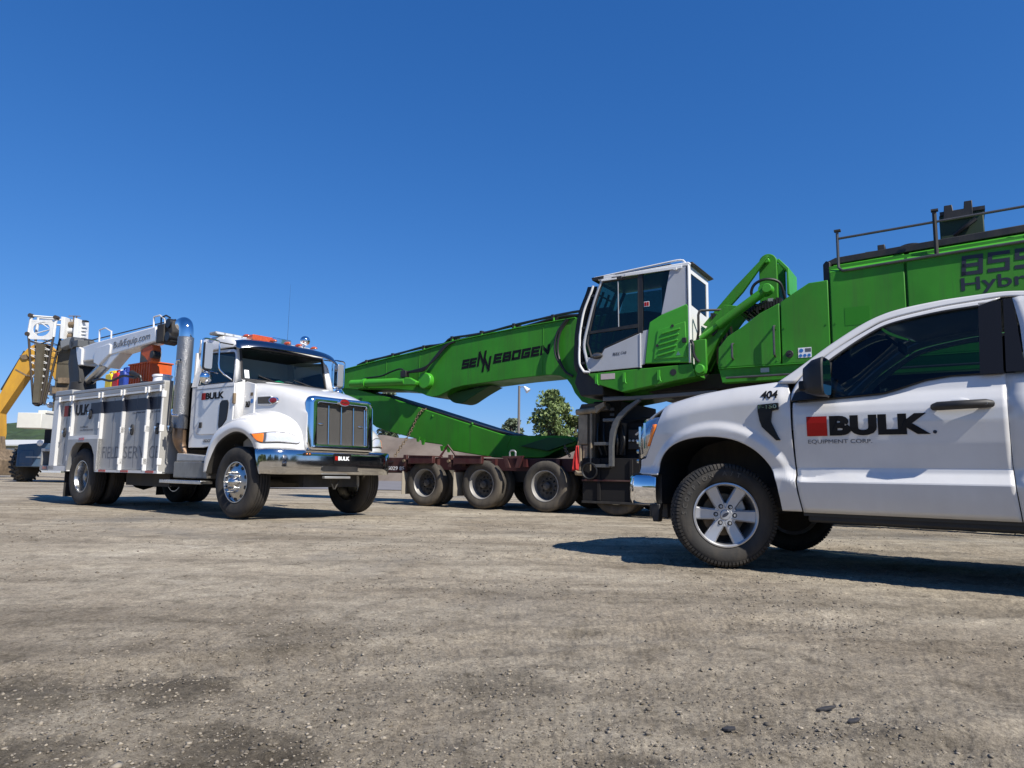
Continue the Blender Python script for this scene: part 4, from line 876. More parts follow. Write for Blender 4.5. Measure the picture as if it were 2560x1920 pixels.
for u in np.linspace(-1, 1, 31):
    y = u * .97; b = .075 * (1 - u * u); dn = .05 * abs(u) ** 5
    vs.append([(-.60 + b - .06 * u ** 4, y * .93, 2.735 - dn), (-.50 + b - .06 * u ** 4, y * .97, 2.705 - dn), (-.40 + b - .09 * u ** 4, y, 2.635 - dn * 1.4), (-.385 + b - .09 * u ** 4, y, 2.600 - dn * 1.6), (-.40 + b - .09 * u ** 4, y * .99, 2.592 - dn * 1.6)])
tk.part('sun_visor', MB().grid(np.array(vs)), mat('visor_steel', (.30, .31, .34), .16, metal=1.0), smooth=50, solid=.006)
for y in (-.70, -.21, .06, .285, .60):
    q = MB().sphere((-.66, y, 2.775), .05, 14, 7, (1.6, 1, .75), 0, 1); tk.part('cab_marker_lamp', q, AMBERD)
q = MB().prism(rrect(-.50, -.12, 2.775, 2.865, .02), -.98, -.80, 'x'); tk.part('amber_beacon_bar', q, AMBERD, bevel=.01)
q = MB().prism(rrect(-.11, .24, 2.775, 2.875, .015), -.96, -.80, 'x'); tk.part('strobe_bar', q, CHROME, bevel=.01)
q = MB(); q.prism(rrect(-.92, .92, 2.835, 2.885, .02), -1.38, -1.18, 'x'); lb = tk.part('light_bar', q, STEEL, bevel=.02)
for y in np.linspace(-.84, .84, 12): tk.part('light_module', MB().box(-1.178, -1.172, y - .06, y + .06, 2.845, 2.875), LENS if abs(y) > .3 else GREYINK, lb)
q = MB().sphere((-.74, .47, 2.90), .085, 20, 12); q.cyl((-.74, .47, 2.82), (-.74, .42, 2.78), .02); tk.part('spot_lamp', q, CHROME)
q = MB().cyl((-1.0, .30, 2.83), (-1.0, .30, 3.9), .003, .001, 6); tk.part('whip_antenna', q, BLACK)
# hood side badge and hood seam
def hoodside(s):
    hy = lambda x: -(ip(x, [(-.38, .80), (-.15, .79), (.15, .755), (.45, .70), (.68, .645)]) + .004)
    vp = [(-.10, 1.79), (.16, 1.79), (.20, 1.77), (.20, 1.66), (.16, 1.645), (-.09, 1.655), (-.11, 1.67), (-.115, 1.775)]
    q = MB().prism(vp, -.012, .012); q.v = [(x, hy(x) + y - .004, z) for x, y, z in q.v]; v = tk.part('hood_vent_bezel', sy(q, s), WHITE_T, bevel=.006)
    q = MB().prism([(-.09, 1.772), (.18, 1.772), (.18, 1.665), (-.085, 1.672)], -.012, .012); q.v = [(x, hy(x) + y - .009, z) for x, y, z in q.v]; tk.part('hood_vent_mesh', sy(q, s), MESHG, v)
    q = MB().lathe([(0, -.02), (.085, -.018), (.092, 0)], 28); q.v = [(x + .235, hy(x + .235) + y - .004, z * .55 + 1.715) for x, y, z in q.v]; b = tk.part('side_badge', sy(q, s), CHROME, v)
    q = MB().lathe([(0, -.024), (.072, -.022), (.076, -.01)], 28); q.v = [(x + .235, hy(x + .235) + y - .004, z * .52 + 1.715) for x, y, z in q.v]; tk.part('side_badge_enamel', sy(q, s), REDB, v)
rl(hoodside)
# exhaust stack with perforated shield, between cab and body
q = MB().cyl((-1.93, -1.0, 1.33), (-1.93, -1.0, 2.84), .125, n=28); tk.part('exhaust_shield', q, PERF)
el = [(-1.93, -1.0, 2.80), (-1.93, -1.0, 2.92), (-1.945, -1.0, 3.0), (-1.99, -.99, 3.06), (-2.06, -.98, 3.09), (-2.15, -.97, 3.09)]
tk.part('exhaust_elbow', MB().tube(crom(el, 20), .112, 24), CHROME, smooth=60)
q = MB().tube(crom([(-1.93, -.99, 1.36), (-1.93, -.99, 1.2), (-1.92, -.97, 1.08), (-1.86, -.92, .95), (-1.80, -.85, .86)], 16), [.105] * 6 + list(np.linspace(.10, .06, 10)), 18); tk.part('exhaust_pipe', q, COPPER)
q = MB().tube(lin([(-1.78, -1.14, 2.43), (-1.88, -1.15, 2.43), (-1.89, -1.15, 2.38), (-1.92, -1.15, 1.60), (-1.90, -1.15, 1.54), (-1.78, -1.12, 1.53)], 30), .016, 8); tk.part('grab_rail', q, CHROME)
q = MB().box(-1.80, -2.06, -.82, .82, 1.0, 2.10); tk.part('headache_rack', q, FRAME)
# chassis
q = MB()
for y in (.42, -.42): q.box(.85, -6.9, y - .045, y + .045, .62, .88)
q.cyl((0, -.95, .50), (0, .95, .50), .075); q.cyl((-4.98, -.9, .51), (-4.98, .9, .51), .11); q.sphere((-4.98, 0, .51), .26); q.box(.55, -.45, -.40, .40, .50, 1.5); q.cyl((-.6, 0, .6), (-4.9, 0, .55), .06)
q.box(.60, .70, -.5, .5, .45, .62); q.cyl((-2.4, .55, .55), (-3.6, .55, .55), .22); q.box(-2.3, -3.8, -.9, -.5, .38, .60)
tk.part('chassis', q, FRAME)
# ---- service body
body = MB(); body.box(-2.12, -6.33, -1.12, -.60, .62, 2.06); body.box(-2.12, -6.33, 1.12, .60, .62, 2.06); body.box(-2.12, -6.33, -.60, .60, 1.0, 1.12)
# open the wheel arches: build the compartment shells in three pieces instead of one
body = MB()
for s in (-1, 1):
    a, b = (-1.14, -.58) if s < 0 else (.58, 1.14)
    body.box(-2.115, -4.33, a, b, .60, 2.06); body.box(-4.33, -5.50, a, b, 1.20, 2.06); body.box(-5.50, -6.32, a, b, .60, 2.06)
body.box(-2.115, -6.32, -.58, .58, 1.0, 1.12); body.box(-2.115, -2.15, -.58, .58, 1.12, 2.06)
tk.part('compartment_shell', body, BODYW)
q = MB().box(-2.10, -2.116, -1.205, 1.205, .62, 2.10); tk.part('body_front_panel', q, mat('body_front_steel', (.40, .39, .36), .45, metal=.2, var=.1, dirt=DUST, damt=.4), bevel=.006)
def compartment(s):
    YO = -1.222
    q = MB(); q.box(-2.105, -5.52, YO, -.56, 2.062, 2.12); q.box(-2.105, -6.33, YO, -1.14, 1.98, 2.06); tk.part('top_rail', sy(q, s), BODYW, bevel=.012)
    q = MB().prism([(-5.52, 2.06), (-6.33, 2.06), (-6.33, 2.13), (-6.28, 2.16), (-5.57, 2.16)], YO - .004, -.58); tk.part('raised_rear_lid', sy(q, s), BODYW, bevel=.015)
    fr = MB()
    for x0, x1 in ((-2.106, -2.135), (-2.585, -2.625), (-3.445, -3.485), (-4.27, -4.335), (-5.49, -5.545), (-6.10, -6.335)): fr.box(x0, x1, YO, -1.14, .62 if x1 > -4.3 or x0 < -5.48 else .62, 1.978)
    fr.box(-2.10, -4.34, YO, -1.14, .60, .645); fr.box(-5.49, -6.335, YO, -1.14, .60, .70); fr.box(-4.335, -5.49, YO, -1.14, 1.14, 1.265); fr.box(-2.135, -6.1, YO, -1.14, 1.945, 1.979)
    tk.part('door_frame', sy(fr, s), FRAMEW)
    ar = [(-5.54, .62), (-5.49, .62), (-5.42, .90), (-5.30, 1.05), (-5.16, 1.13), (-4.64, 1.13), (-4.50, 1.05), (-4.385, .90), (-4.33, .62), (-4.27, .62), (-4.27, 1.20), (-5.54, 1.20)]
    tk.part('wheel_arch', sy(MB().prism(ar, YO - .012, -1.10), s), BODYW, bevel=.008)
    doors = [(-5.555, -6.095, .705, 1.94), (-4.345, -5.485, 1.27, 1.94), (-3.49, -4.265, .65, 1.94), (-2.63, -3.44, .65, 1.94), (-2.14, -2.58, .65, 1.94)]
    for i, (x0, x1, z0, z1) in enumerate(doors):
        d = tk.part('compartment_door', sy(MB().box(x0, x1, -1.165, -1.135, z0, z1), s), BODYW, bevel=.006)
        xm = x0 + (x1 - x0) * (.52 if i != 1 else .5)
        if i != 1: tk.part('door_rib', sy(MB().box(xm - .004, xm + .004, -1.168, -1.16, z0 + .03, z1 - .03), s), GREYINK, d)
        hx, hz = ((x0 + .30 if i == 0 else x0 + .33 if i in (2, 3) else x0 + .27), 1.33) if i != 1 else (-4.82, 1.66)
        if i == 0: hx = -5.87; hz = 1.34
        q = MB().prism([(hx + .055 * math.cos(t), hz + .095 * math.sin(t)) for t in np.linspace(0, 6.2832, 21)[:-1]], -1.185, -1.163); hn = tk.part('door_latch', sy(q, s), BLACK, d, bevel=.006)
        q = MB().box(hx - .03, hx + .03, -1.215, -1.183, hz + .01, hz + .035); q.box(hx - .008, hx + .008, -1.215, -1.183, hz - .05, hz + .02); tk.part('latch_handle', sy(q, s), CHROME, d, bevel=.004)
        if i != 1:
            for zz in (z0 + .14, z0 + .68, z1 - .05):
                tk.part('door_hinge', sy(MB().box(x0 + .012, x0 + .045, -1.235, -1.16, zz - .055, zz + .055), s), WHITE_T, d, bevel=.008)
        else:
            tk.part('door_hinge', sy(MB().box(x0 + .012, x0 + .045, -1.235, -1.16, 1.38, 1.50), s), WHITE_T, d, bevel=.008)
        for xx in (x0 - .03, x1 + .03):
            tk.part('drip_hook', sy(MB().prism([(xx - .014, 1.93), (xx + .014, 1.93), (xx + .016, 2.03), (xx - .010, 2.035)], -1.25, -1.222), s), WHITE_T, d, bevel=.005)
        if i in (2, 3, 4): tk.part('red_reflector', sy(MB().box(x1 + .10, x1 + .36, -1.228, -1.2215, .607, .643), s), REDREF)
        # black stripe runs over the doors
        if i in (2, 3, 4): tk.part('stripe', sy(MB().box(x0 - .002, x1 + .002, -1.1665, -1.1645, 1.655, 1.865), s), NAVY, d)
        if i == 1: tk.part('stripe', sy(MB().box(x0 - .002, -4.83, -1.1665, -1.1645, 1.66, 1.865), s), NAVY, d)
    for x0 in (-2.585, -3.445, -4.27): tk.part('stripe', sy(MB().box(x0 - .0005, x0 + .002, YO, -1.166, 1.655, 1.865), s), NAVY)
    for x0, x1 in ((-2.585, -2.625), (-3.445, -3.485), (-4.27, -4.335)): tk.part('stripe', sy(MB().box(x0 + .001, x1 - .001, YO - .002, YO + .001, 1.655, 1.865), s), NAVY)
    tk.part('red_reflector', sy(MB().box(-4.85, -5.05, YO - .017, YO - .010, 1.175, 1.22), s), REDREF)
    if s < 0:
        tk.part('logo_square', MB().box(-5.985, -5.80, -1.1675, -1.1645, 1.65, 1.86), REDINK)
        tk.part('logo_lettering', lettering('B', -5.795, -5.57, 1.65, -1.1645, -1, .205, .045), INK, smooth=0)
        tk.part('logo_lettering', lettering('ULK', -5.46, -4.885, 1.65, -1.1645, -1, .205, .045), INK, smooth=0)
        for wd, a, b in (('FIELD', -4.20, -3.56), ('SER', -3.40, -2.90), ('V', -2.87, -2.68), ('CE', -2.52, -2.20)):
            tk.part('field_service_lettering', lettering(wd, a, b, .845, -1.1645, -1, .205, -.004 if wd != 'V' else 0.0), GREYINK, smooth=0)
        tk.part('small_lettering', lettering('EQUIPMENT RENTAL', -3.19, -2.66, 1.60, -1.1645, -1, .035), GREYINK, smooth=0)
        tk.part('small_lettering', lettering('& SERVICE', -2.55, -2.19, 1.60, -1.1645, -1, .035), GREYINK, smooth=0)
        tk.part('small_lettering', lettering('POSITIONED', -5.20, -4.88, 1.41, -1.1645, -1, .03), GREYINK, smooth=0)
        tk.part('small_lettering', lettering('FOR PERFORMANCE', -5.20, -4.66, 1.355, -1.1645, -1, .03), GREYINK, smooth=0)
    tk.part('mud_flap', sy(MB().box(-5.70, -5.715, -1.16, -.62, .12, .62), s), BLACK)
    tk.part('arch_liner', sy(MB().box(-4.34, -5.49, -.60, -.58, .62, 1.2), s), FRAME)
rl(compartment)
# rear work deck
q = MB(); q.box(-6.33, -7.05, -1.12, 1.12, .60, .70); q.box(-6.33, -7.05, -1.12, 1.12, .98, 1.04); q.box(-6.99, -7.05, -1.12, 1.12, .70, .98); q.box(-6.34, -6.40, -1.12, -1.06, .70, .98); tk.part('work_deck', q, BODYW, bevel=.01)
tk.part('tail_lamp', MB().box(-6.70, -6.88, -1.128, -1.12, .63, .68), REDREF)
q = MB().box(-6.60, -6.80, -1.0, -.8, 1.04, 1.16); q.cyl((-6.55, -.9, 1.22), (-6.95, -.9, 1.22), .06); q.cyl((-6.72, -.9, 1.12), (-6.72, -.9, 1.20), .05); tk.part('bench_vise', q, BLACK, bevel=.01)
fw = truck_wheel(.515, .285, 'steer', ALU, RUBBER); tk.at(fw, (0, -1.03, .507), math.pi); tk.at(copy_tree(fw), (0, 1.03, .507), 0)
dw = truck_wheel(.515, .275, 'drive', ALU, RUBBER, m_disc=mat('shaded_aluminium', (.30, .30, .29), .35, metal=.8, dirt=(.12, .10, .08), dscale=5, damt=.6)); tk.at(dw, (-4.98, -1.05, .507), math.pi); tk.at(copy_tree(dw), (-4.98, 1.05, .507), 0)  # disc aluminium darkened to stand in for shade inside the deep dish
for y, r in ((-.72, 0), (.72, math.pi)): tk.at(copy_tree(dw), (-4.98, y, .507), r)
# ---- crane on the body
CY = -.62
q = MB().box(-6.15, -6.95, -1.05, -.20, 2.06, 2.16); q.cyl((-6.62, CY, 2.16), (-6.62, CY, 2.42), .26, .24, 24); q.prism([(-6.40, 2.40), (-6.86, 2.40), (-7.02, 2.85), (-6.95, 3.16), (-6.72, 3.20), (-6.62, 2.95), (-6.44, 2.62)], CY - .17, CY + .17); tk.part('crane_turret', q, BLACK, bevel=.015)
q = MB().cyl((-6.85, CY - .20, 3.26), (-6.85, CY + .20, 3.26), .13, n=20); q.box(-6.55, -6.90, CY - .2, CY + .2, 3.16, 3.30); tk.part('crane_winch', q, mat('winch_dark_grey', (.07, .075, .08), .5, dirt=DUST, damt=.3), bevel=.01)
bm = MB().prism([(-6.62, 2.82), (-6.52, 2.84), (-5.86, 2.82), (-3.43, 2.965), (-3.50, 3.255), (-5.94, 3.19), (-6.60, 3.15), (-6.95, 3.14), (-7.0, 3.05)], CY - .13, CY + .13); boom = tk.part('crane_boom', bm, WHITE_T, bevel=.025)
q = MB().prism([(-6.40, 2.76), (-6.86, 2.75), (-7.04, 2.90), (-6.86, 3.18), (-6.60, 3.17), (-6.42, 3.10)], CY - .165, CY + .165); tk.part('boom_heel_plate', q, WHITE_T, boom, bevel=.02)
q = MB().prism([(-5.84, 3.05), (-5.25, 3.10), (-5.16, 3.06), (-5.18, 2.88), (-5.62, 2.68), (-5.86, 2.76)], CY - .158, CY + .158); tk.part('boom_knee_plate', q, WHITE_T, boom, bevel=.02)
q = MB().prism([(-5.62, 2.70), (-5.2, 2.88), (-4.78, 2.90), (-5.05, 2.76), (-5.30, 2.62)], CY - .12, CY + .12); tk.part('boom_gusset', q, WHITE_T, boom, bevel=.015)
q = MB().cyl((-5.60, CY, 2.74), (-6.30, CY, 2.46), .105, n=22); q.cyl((-6.28, CY, 2.47), (-6.46, CY, 2.39), .06, n=14); q.cyl((-5.62, CY - .15, 2.735), (-5.62, CY + .15, 2.735), .06); tk.part('lift_cylinder', q, ALU)
q = MB().box(-3.43, -3.16, CY - .14, CY + .14, 2.93, 3.27); q.prism([(-3.2, 2.88), (-3.02, 2.92), (-2.94, 3.10), (-2.98, 3.30), (-3.12, 3.36), (-3.24, 3.30)], CY - .10, CY + .10); hd = tk.part('boom_head', q, FRAME, boom, bevel=.02)
for z in (3.26, 3.02): tk.part('sheave', MB().cyl((-3.06, CY - .13, z), (-3.06, CY + .13, z), .085, n=20), HOSE, boom)
tk.part('text_lettering', lettering('BulkEquip.com', -5.08, -3.66, 2.985, CY - .132, -1, .17, .0, rise=.035), GREYINK, boom, smooth=0)
tk.part('hoist_rope', MB().tube([(-6.98, CY, 3.38), (-6.4, CY, 3.30), (-3.05, CY, 3.345)], .012, 6), HOSE)
for pts, m in (([(-5.80, 3.14), (-5.83, 3.44), (-5.58, 3.455), (-5.30, 3.35), (-5.29, 3.21)], WHITE_T), ([(-3.62, 3.25), (-3.64, 3.445), (-3.42, 3.45), (-3.22, 3.35), (-3.21, 3.26)], WHITE_T), ([(-3.36, 3.25), (-3.37, 3.40), (-3.20, 3.42), (-3.05, 3.36)], BLACK)):
    tk.part('rope_guide', MB().tube([(x, CY - .10, z) for x, z in pts], .016, 6), m, boom)
q = MB().box(-4.25, -4.54, CY + .13, CY + .40, 2.692, 2.93); tk.part('boom_rest', q, mat('grey_steel', (.16, .18, .19), .5, dirt=DUST, damt=.3), bevel=.01)
q = MB().prism([(-4.05, 2.85), (-3.95, 2.90), (-3.62, 2.93), (-3.58, 2.86), (-3.60, 2.62), (-3.72, 2.60), (-3.86, 2.70), (-4.02, 2.78)], CY - .10, CY + .06); hb = tk.part('hook_block', q, ORANGE, bevel=.02)
tk.part('hook_block_sheave', MB().cyl((-3.58, CY - .12, 2.74), (-3.58, CY + .02, 2.74), .07, n=18), BLACK, hb)
# ------------------------------------------------------------------ loose things standing on the service body
def on_truck(name, label, cat, base, group=None): return Thing(name, label, cat, TRXY, TRYAW, base, group)
t = on_truck('orange_tool_box', 'orange steel box standing on the white service body', 'tool box', (-4.5, -.1, 1.12))
q = MB().box(-4.92, -4.04, -.50, -.10, 1.122, 2.66); b = t.part('body', q, ORANGE, bevel=.012)
t.part('lid', MB().box(-4.94, -4.02, -.52, -.08, 2.662, 2.69), ORANGE, b, bevel=.006)
for k in range(9): t.part('rib', MB().box(-4.88 + k * .098, -4.85 + k * .098, -.512, -.50, 1.3, 2.66), ORANGE, b)
for i, (nm, lab, m, x, w, zt) in enumerate((('yellow_jug', 'yellow plastic jug on the service truck body', YELC, -4.69, .28, 2.44), ('red_fuel_can', 'red plastic fuel can on the service truck body', REDC, -4.41, .24, 2.44), ('blue_jug', 'blue plastic jug beside the orange box on the truck', BLUEC, -4.16, .20, 2.47))):
    t = on_truck(nm, lab, 'jug', (x, -.9, 2.12)); q = MB().prism([(x - w / 2, 2.125), (x + w / 2, 2.125), (x + w / 2, zt - .07), (x + w / 4, zt), (x - w / 2, zt - .01)], -.97, -.87); j = t.part('body', q, m, bevel=.025)
    t.part('cap', MB().cyl((x + w * .38, -.9, zt - .05), (x + w * .40, -.9, zt + .05), .03, n=12), WHITEINK if i == 1 else m, j)
    t.part('handle', MB().tube([(x - w * .35, -.9, zt - .02), (x - w * .3, -.9, zt + .04), (x + w * .1, -.9, zt + .04), (x + w * .2, -.9, zt - .01)], .016, 6), m, j)
t = on_truck('white_lid_bucket', 'short white round lid at the front corner of the service body', 'lid', (-2.80, -.9, 2.12)); q = MB().cyl((-2.80, -.9, 2.122), (-2.80, -.9, 2.28), .15, .145, 24); b = t.part('body', q, WHITEINK, bevel=.01); t.part('rim', MB().lathe([(.15, 2.24), (.163, 2.25), (.163, 2.275), (.14, 2.285)], 24, 'z', (-2.80, -.9, 0)), WHITEINK, b)
t = on_truck('strap_hose', 'black coiled hose lying along the top of the service body', 'hose', (-3.9, -1.1, 2.13))
P = [(-4.95, -1.12, 2.30)] + [(-4.9 + k * .16, -1.12, 2.28 + .03 * math.sin(k * 1.1)) for k in range(1, 12)] + [(-3.1, -1.1, 2.16), (-2.9, -1.1, 2.14)]
t.part('hose', MB().tube(crom(P, 60), .022, 8), HOSE); t.part('nozzle', MB().cyl((-3.45, -1.12, 2.34), (-3.15, -1.12, 2.26), .05, .03, 12), BLACK)
# ------------------------------------------------------------------ green material handler lying on the lowboy (frame: first trailer axle, x forward = towards the boom tip)
TLXY, TLYAW = (-1.151, 15.944), rad(147.47)
mh = Thing('material_handler', 'green material handler with white cab and long folded boom loaded on a trailer', 'crane', TLXY, TLYAW, (-6.4, 0, 1.0))
YS = 1.5
UNDER = mat('shaded_green_paint', (0.02, 0.09, 0.02), .7, dirt=(0.04, .04, .03), damt=.6)  # green darkened to stand in for shade on belly and stick end
# --- engine house
core = MB(); core.prism([(-6.30, 2.42), (-6.31, 2.78), (-6.45, 2.94), (-6.95, 3.24), (-7.25, 3.37), (-7.68, 3.63), (-7.97, 3.64), (-7.97, 3.90), (-11.4, 4.02), (-11.4, 2.42)], -1.42, 1.42)
mh.part('house_core', core, GREEN)
def tophouse(x): return 3.79 + (-8.05 - x) * .038
pans = [[(-6.27, 2.445), (-6.282, 2.77), (-6.432, 2.945), (-6.669, 3.083), (-6.942, 3.27), (-7.243, 3.405), (-7.243, 2.44)],
        [(-7.262, 2.44), (-7.262, 3.415), (-7.465, 3.541), (-7.684, 3.669), (-7.955, 3.678), (-7.955, 2.44)],
        [(-7.985, 2.44), (-7.985, tophouse(-7.985)), (-8.972, tophouse(-8.972)), (-8.972, 2.44)],
        [(-9.0, 2.44), (-9.0, tophouse(-9.0)), (-11.40, tophouse(-11.4)), (-11.40, 2.44)]]
for s in (1, -1):
    f = (lambda mb: mb) if s > 0 else (lambda mb: (setattr(mb, 'v', [(x, -y, z) for x, y, z in mb.v]), setattr(mb, 'f', [q[::-1] for q in mb.f]), mb)[2])
    P = [mh.part('side_door', f(MB().prism(pn, YS - .09, YS)), GREEN, bevel=.012) for pn in pans]
    for x0, x1 in ((-7.985, -8.972), (-9.0, -11.4)):
        q = MB(); q.add([(x0, YS, tophouse(x0)), (x1, YS, tophouse(x1)), (x1, YS - .21, tophouse(x1) + .17), (x0 - .04, YS - .21, tophouse(x0) + .17), (x0, YS - .24, tophouse(x0)), (x1, YS - .24, tophouse(x1))], [(0, 3, 2, 1), (0, 1, 5, 4), (0, 4, 3), (1, 2, 5), (3, 4, 5, 2)])
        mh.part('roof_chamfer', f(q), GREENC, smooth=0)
    sk = MB().prism([(-6.275, 2.43), (-6.325, 2.20), (-11.4, 2.20), (-11.4, 2.43)], 1.28, YS - .03); mh.part('side_skirt', f(sk), GREEN, bevel=.01)
    mh.part('skirt_rail', f(MB().cyl((-6.40, YS + .02, 2.27), (-10.5, YS + .02, 2.27), .018, n=8)), RAILS)
    mh.part('skirt_trim', f(MB().box(-6.28, -11.3, YS - .06, YS + .006, 2.428, 2.44)), GREENC)
    rail = MB().tube(lin([(-8.11, YS - .02, 4.41), (-8.11, YS - .02, 3.86), (-8.13, YS + .01, 3.80), (-8.18, YS + .02, 3.785), (-9.3, YS + .02, 3.835), (-11.2, YS + .02, 3.90)], 40), .021, 8); mh.part('guard_rail', f(rail), RAILS)
    mh.part('guard_rail', f(MB().tube([(-8.11, YS - .02, 4.30), (-9.38, YS - .02, 4.335), (-11.2, YS - .02, 4.385)], .019, 8)), RAILS)
    for x, zt in ((-9.38, 4.48), (-10.7, 4.52)): mh.part('guard_post', f(MB().cyl((x, YS - .02, 3.84), (x, YS - .02, zt), .028, n=8)), FRAME)
    for x, z in ((-8.11, 4.41), (-9.38, 4.49)): mh.part('post_cap', f(MB().box(x - .05, x + .04, YS - .06, YS + .02, z, z + .025)), FRAME)
    for x, z0, z1 in ((-6.52, 2.565, 2.82), (-7.165, 2.565, 3.045)):
        mh.part('grab_handle', f(MB().tube(lin([(x, YS, z0), (x, YS + .075, z0 + .02), (x, YS + .075, z1 - .02), (x, YS, z1)], 16), .018, 8)), RAILS)
rt = MB().prism([(-7.93, 3.93), (-7.90, 4.0), (-8.05, 4.06), (-11.4, 4.21), (-11.4, 4.10), (-8.0, 3.955)], -1.32, 1.32); rt.prism([(-7.915, 3.60), (-7.885, 3.64), (-7.885, 3.95), (-7.93, 4.0), (-7.99, 3.97), (-7.97, 3.62)], .2, 1.42); mh.part('roof_deck', rt, BLACK, bevel=.01)
q = MB(); q.box(-8.45, -8.70, .95, 1.2, 4.02, 4.12); q.box(-8.62, -8.72, .9, 1.2, 4.1, 4.2); q.box(-8.2, -8.4, 1.0, 1.2, 4.0, 4.07); mh.part('roof_fittings', q, BLACK, bevel=.01)
for k in range(3): mh.part('roof_hose', MB().tube(crom([(-8.75, .9 + k * .07, 4.05), (-8.95, .9 + k * .07, 4.17), (-9.15, .9 + k * .07, 4.17), (-9.32, .9 + k * .07, 4.06)], 14), .022, 6), HOSE)
q = MB().box(-9.43, -9.98, .45, .92, 4.0, 4.60); bx = mh.part('roof_tower', q, mat('shaded_tower_green', (.010, .030, .010), .6), bevel=.015)  # tower green carries its shade in the base colour
q = MB().prism([(-9.48, 4.50), (-9.50, 4.72), (-9.60, 4.72), (-9.61, 4.63), (-9.74, 4.63), (-9.75, 4.74), (-9.85, 4.74), (-9.85, 4.50)], .90, .98); mh.part('tower_bracket', q, BLACK, bx, bevel=.008)
mh.part('tower_bracket', MB().box(-9.44, -10.0, .45, .95, 4.585, 4.64), BLACK, bx); mh.part('tower_hose', MB().tube(crom([(-9.6, .95, 4.25), (-9.75, .99, 4.35), (-9.88, .97, 4.45)], 10), .03, 6), HOSE, bx)
# numbers and labels
g8 = [[(0, 0), (1, 0), (1, 1), (0, 1), (0, 0)], [(0, .5), (1, .5)]]; g5 = [[(1, 1), (0, 1), (0, .54), (1, .54), (1, 0), (0, 0)]]
q = MB()
for k, g in enumerate((g8, g5, g5)): strokes(q, g, -9.685 - k * .30, 3.53 + .004 * k,   .195, .225, YS + .001, 1, .052, shear=.06, rise=.012)
mh.part('model_number', q, NAVY, smooth=0)
mh.part('model_lettering', lettering('Hybrid', -9.645, -10.62, 3.295, YS + .001, 1, .235, .012, rise=.004), NAVY, smooth=0)
lab = mh.part('warning_label', MB().box(-7.50, -7.69, YS + .001, YS + .004, 2.515, 2.67), WHITEINK)
for x in (-7.535, -7.595, -7.655): mh.part('label_symbol', MB().lathe([(0, .003), (.024, .003), (.024, 0)], 16, 'y', (x, YS + .004, 2.548)), BLUEINK, lab)
mh.part('label_symbol', MB().lathe([(0, .003), (.03, .003), (.03, 0)], 16, 'y', (-7.545, YS + .004, 2.625)), BLUEINK, lab)
mh.part('label_lines', MB().box(-7.60, -7.685, YS + .004, YS + .006, 2.60, 2.655), GREYINK, lab)
q = MB().cyl((-7.375, YS, 2.585), (-7.375, YS + .02, 2.585), .058, n=24); q.prism([(-7.345, 2.60), (-7.405, 2.60), (-7.395, 2.575), (-7.355, 2.575)], YS + .02, YS + .035); mh.part('door_lock', q, BLACK, bevel=.006)
mh.part('small_label', MB().box(-6.93, -7.06, YS - .03, YS - .022, 2.33, 2.40), mat('pale_label', (.3, .36, .34), .5))
mh.part('faded_patch', MB().box(-8.17, -8.5, YS + .001, YS + .003, 2.95, 3.22), mat('fresh_green_paint', (.026, .200, .010), .5, spec=.3))
# --- lift tower plate and cab linkage
pl = [(-6.80, 3.2), (-6.80, 4.28)] + [(-6.945 + .145 * math.cos(t), 4.285 + .145 * math.sin(t)) for t in np.linspace(0, math.pi, 14)] + [(-7.09, 4.25), (-7.09, 3.2)]
for y in (.74, .10): mh.part('tower_plate', MB().prism(pl, y, y + .09), GREEN, bevel=.012)
q = MB().prism([(-7.06, 4.31), (-7.12, 4.33), (-7.27, 4.15), (-7.27, 3.70), (-7.23, 3.70), (-7.23, 4.12), (-7.09, 4.28)], .12, .80); mh.part('tower_back', q, GREENC, bevel=.008)
mh.part('tower_web', MB().box(-7.05, -7.10, .19, .74, 3.2, 3.9), GREEN)
for (x, z, r) in ((-6.94, 4.30, .05), (-7.01, 3.735, .085), (-5.985, 2.44, .085)):
    y0 = .83 if x < -6.9 and z > 4 else 1.18 if x < -6.9 else YS
    mh.part('pivot_pin', MB().cyl((x, y0 - .1, z), (x, y0 + .075, z), r, r * .9, 20), GREENC, bevel=.01)
lk = MB().prism([(-6.99, 4.36), (-6.89, 4.24), (-6.55, 3.80), (-6.0, 3.24), (-5.86, 3.30), (-6.42, 3.90), (-6.80, 4.26), (-6.93, 4.37)], .86, .94); mh.part('parallel_link', lk, GREEN, bevel=.01)
lk = MB().prism([(-6.3, 3.56), (-5.9, 3.1), (-5.7, 2.6), (-5.9, 2.5), (-6.2, 3.0), (-6.6, 3.5)], .60, 1.16); mh.part('lift_arm', lk, GREEN, bevel=.01)
q = MB().cyl((-6.20, 1.22, 3.20), (-6.99, 1.16, 3.73), .075, n=18); q.cyl((-6.96, 1.05, 3.735), (-6.96, 1.2, 3.735), .10, n=18); cy_ = mh.part('lift_cylinder', q, GREEN)
mh.part('cylinder_rod', MB().cyl((-5.92, 1.26, 3.0), (-6.22, 1.22, 3.22), .045, n=14), GREENC, cy_)
mh.part('tower_hose', MB().tube(crom([(-6.78, 1.02, 3.60), (-6.73, 1.1, 3.72), (-6.80, 1.12, 3.86), (-6.98, 1.1, 3.92), (-7.16, 1.0, 3.86), (-7.22, .9, 3.6)], 24), .024, 8), HOSE)
mh.part('tower_hose', MB().tube(crom([(-6.76, .98, 3.64), (-6.74, 1.08, 3.55), (-6.85, 1.12, 3.50), (-6.97, 1.1, 3.56)], 16), .02, 8), HOSE)
mh.part('tower_label', MB().box(-6.93, -7.02, .831, .834, 3.56, 3.66), mat('pale_label', (.3, .36, .34), .5))
q = MB()
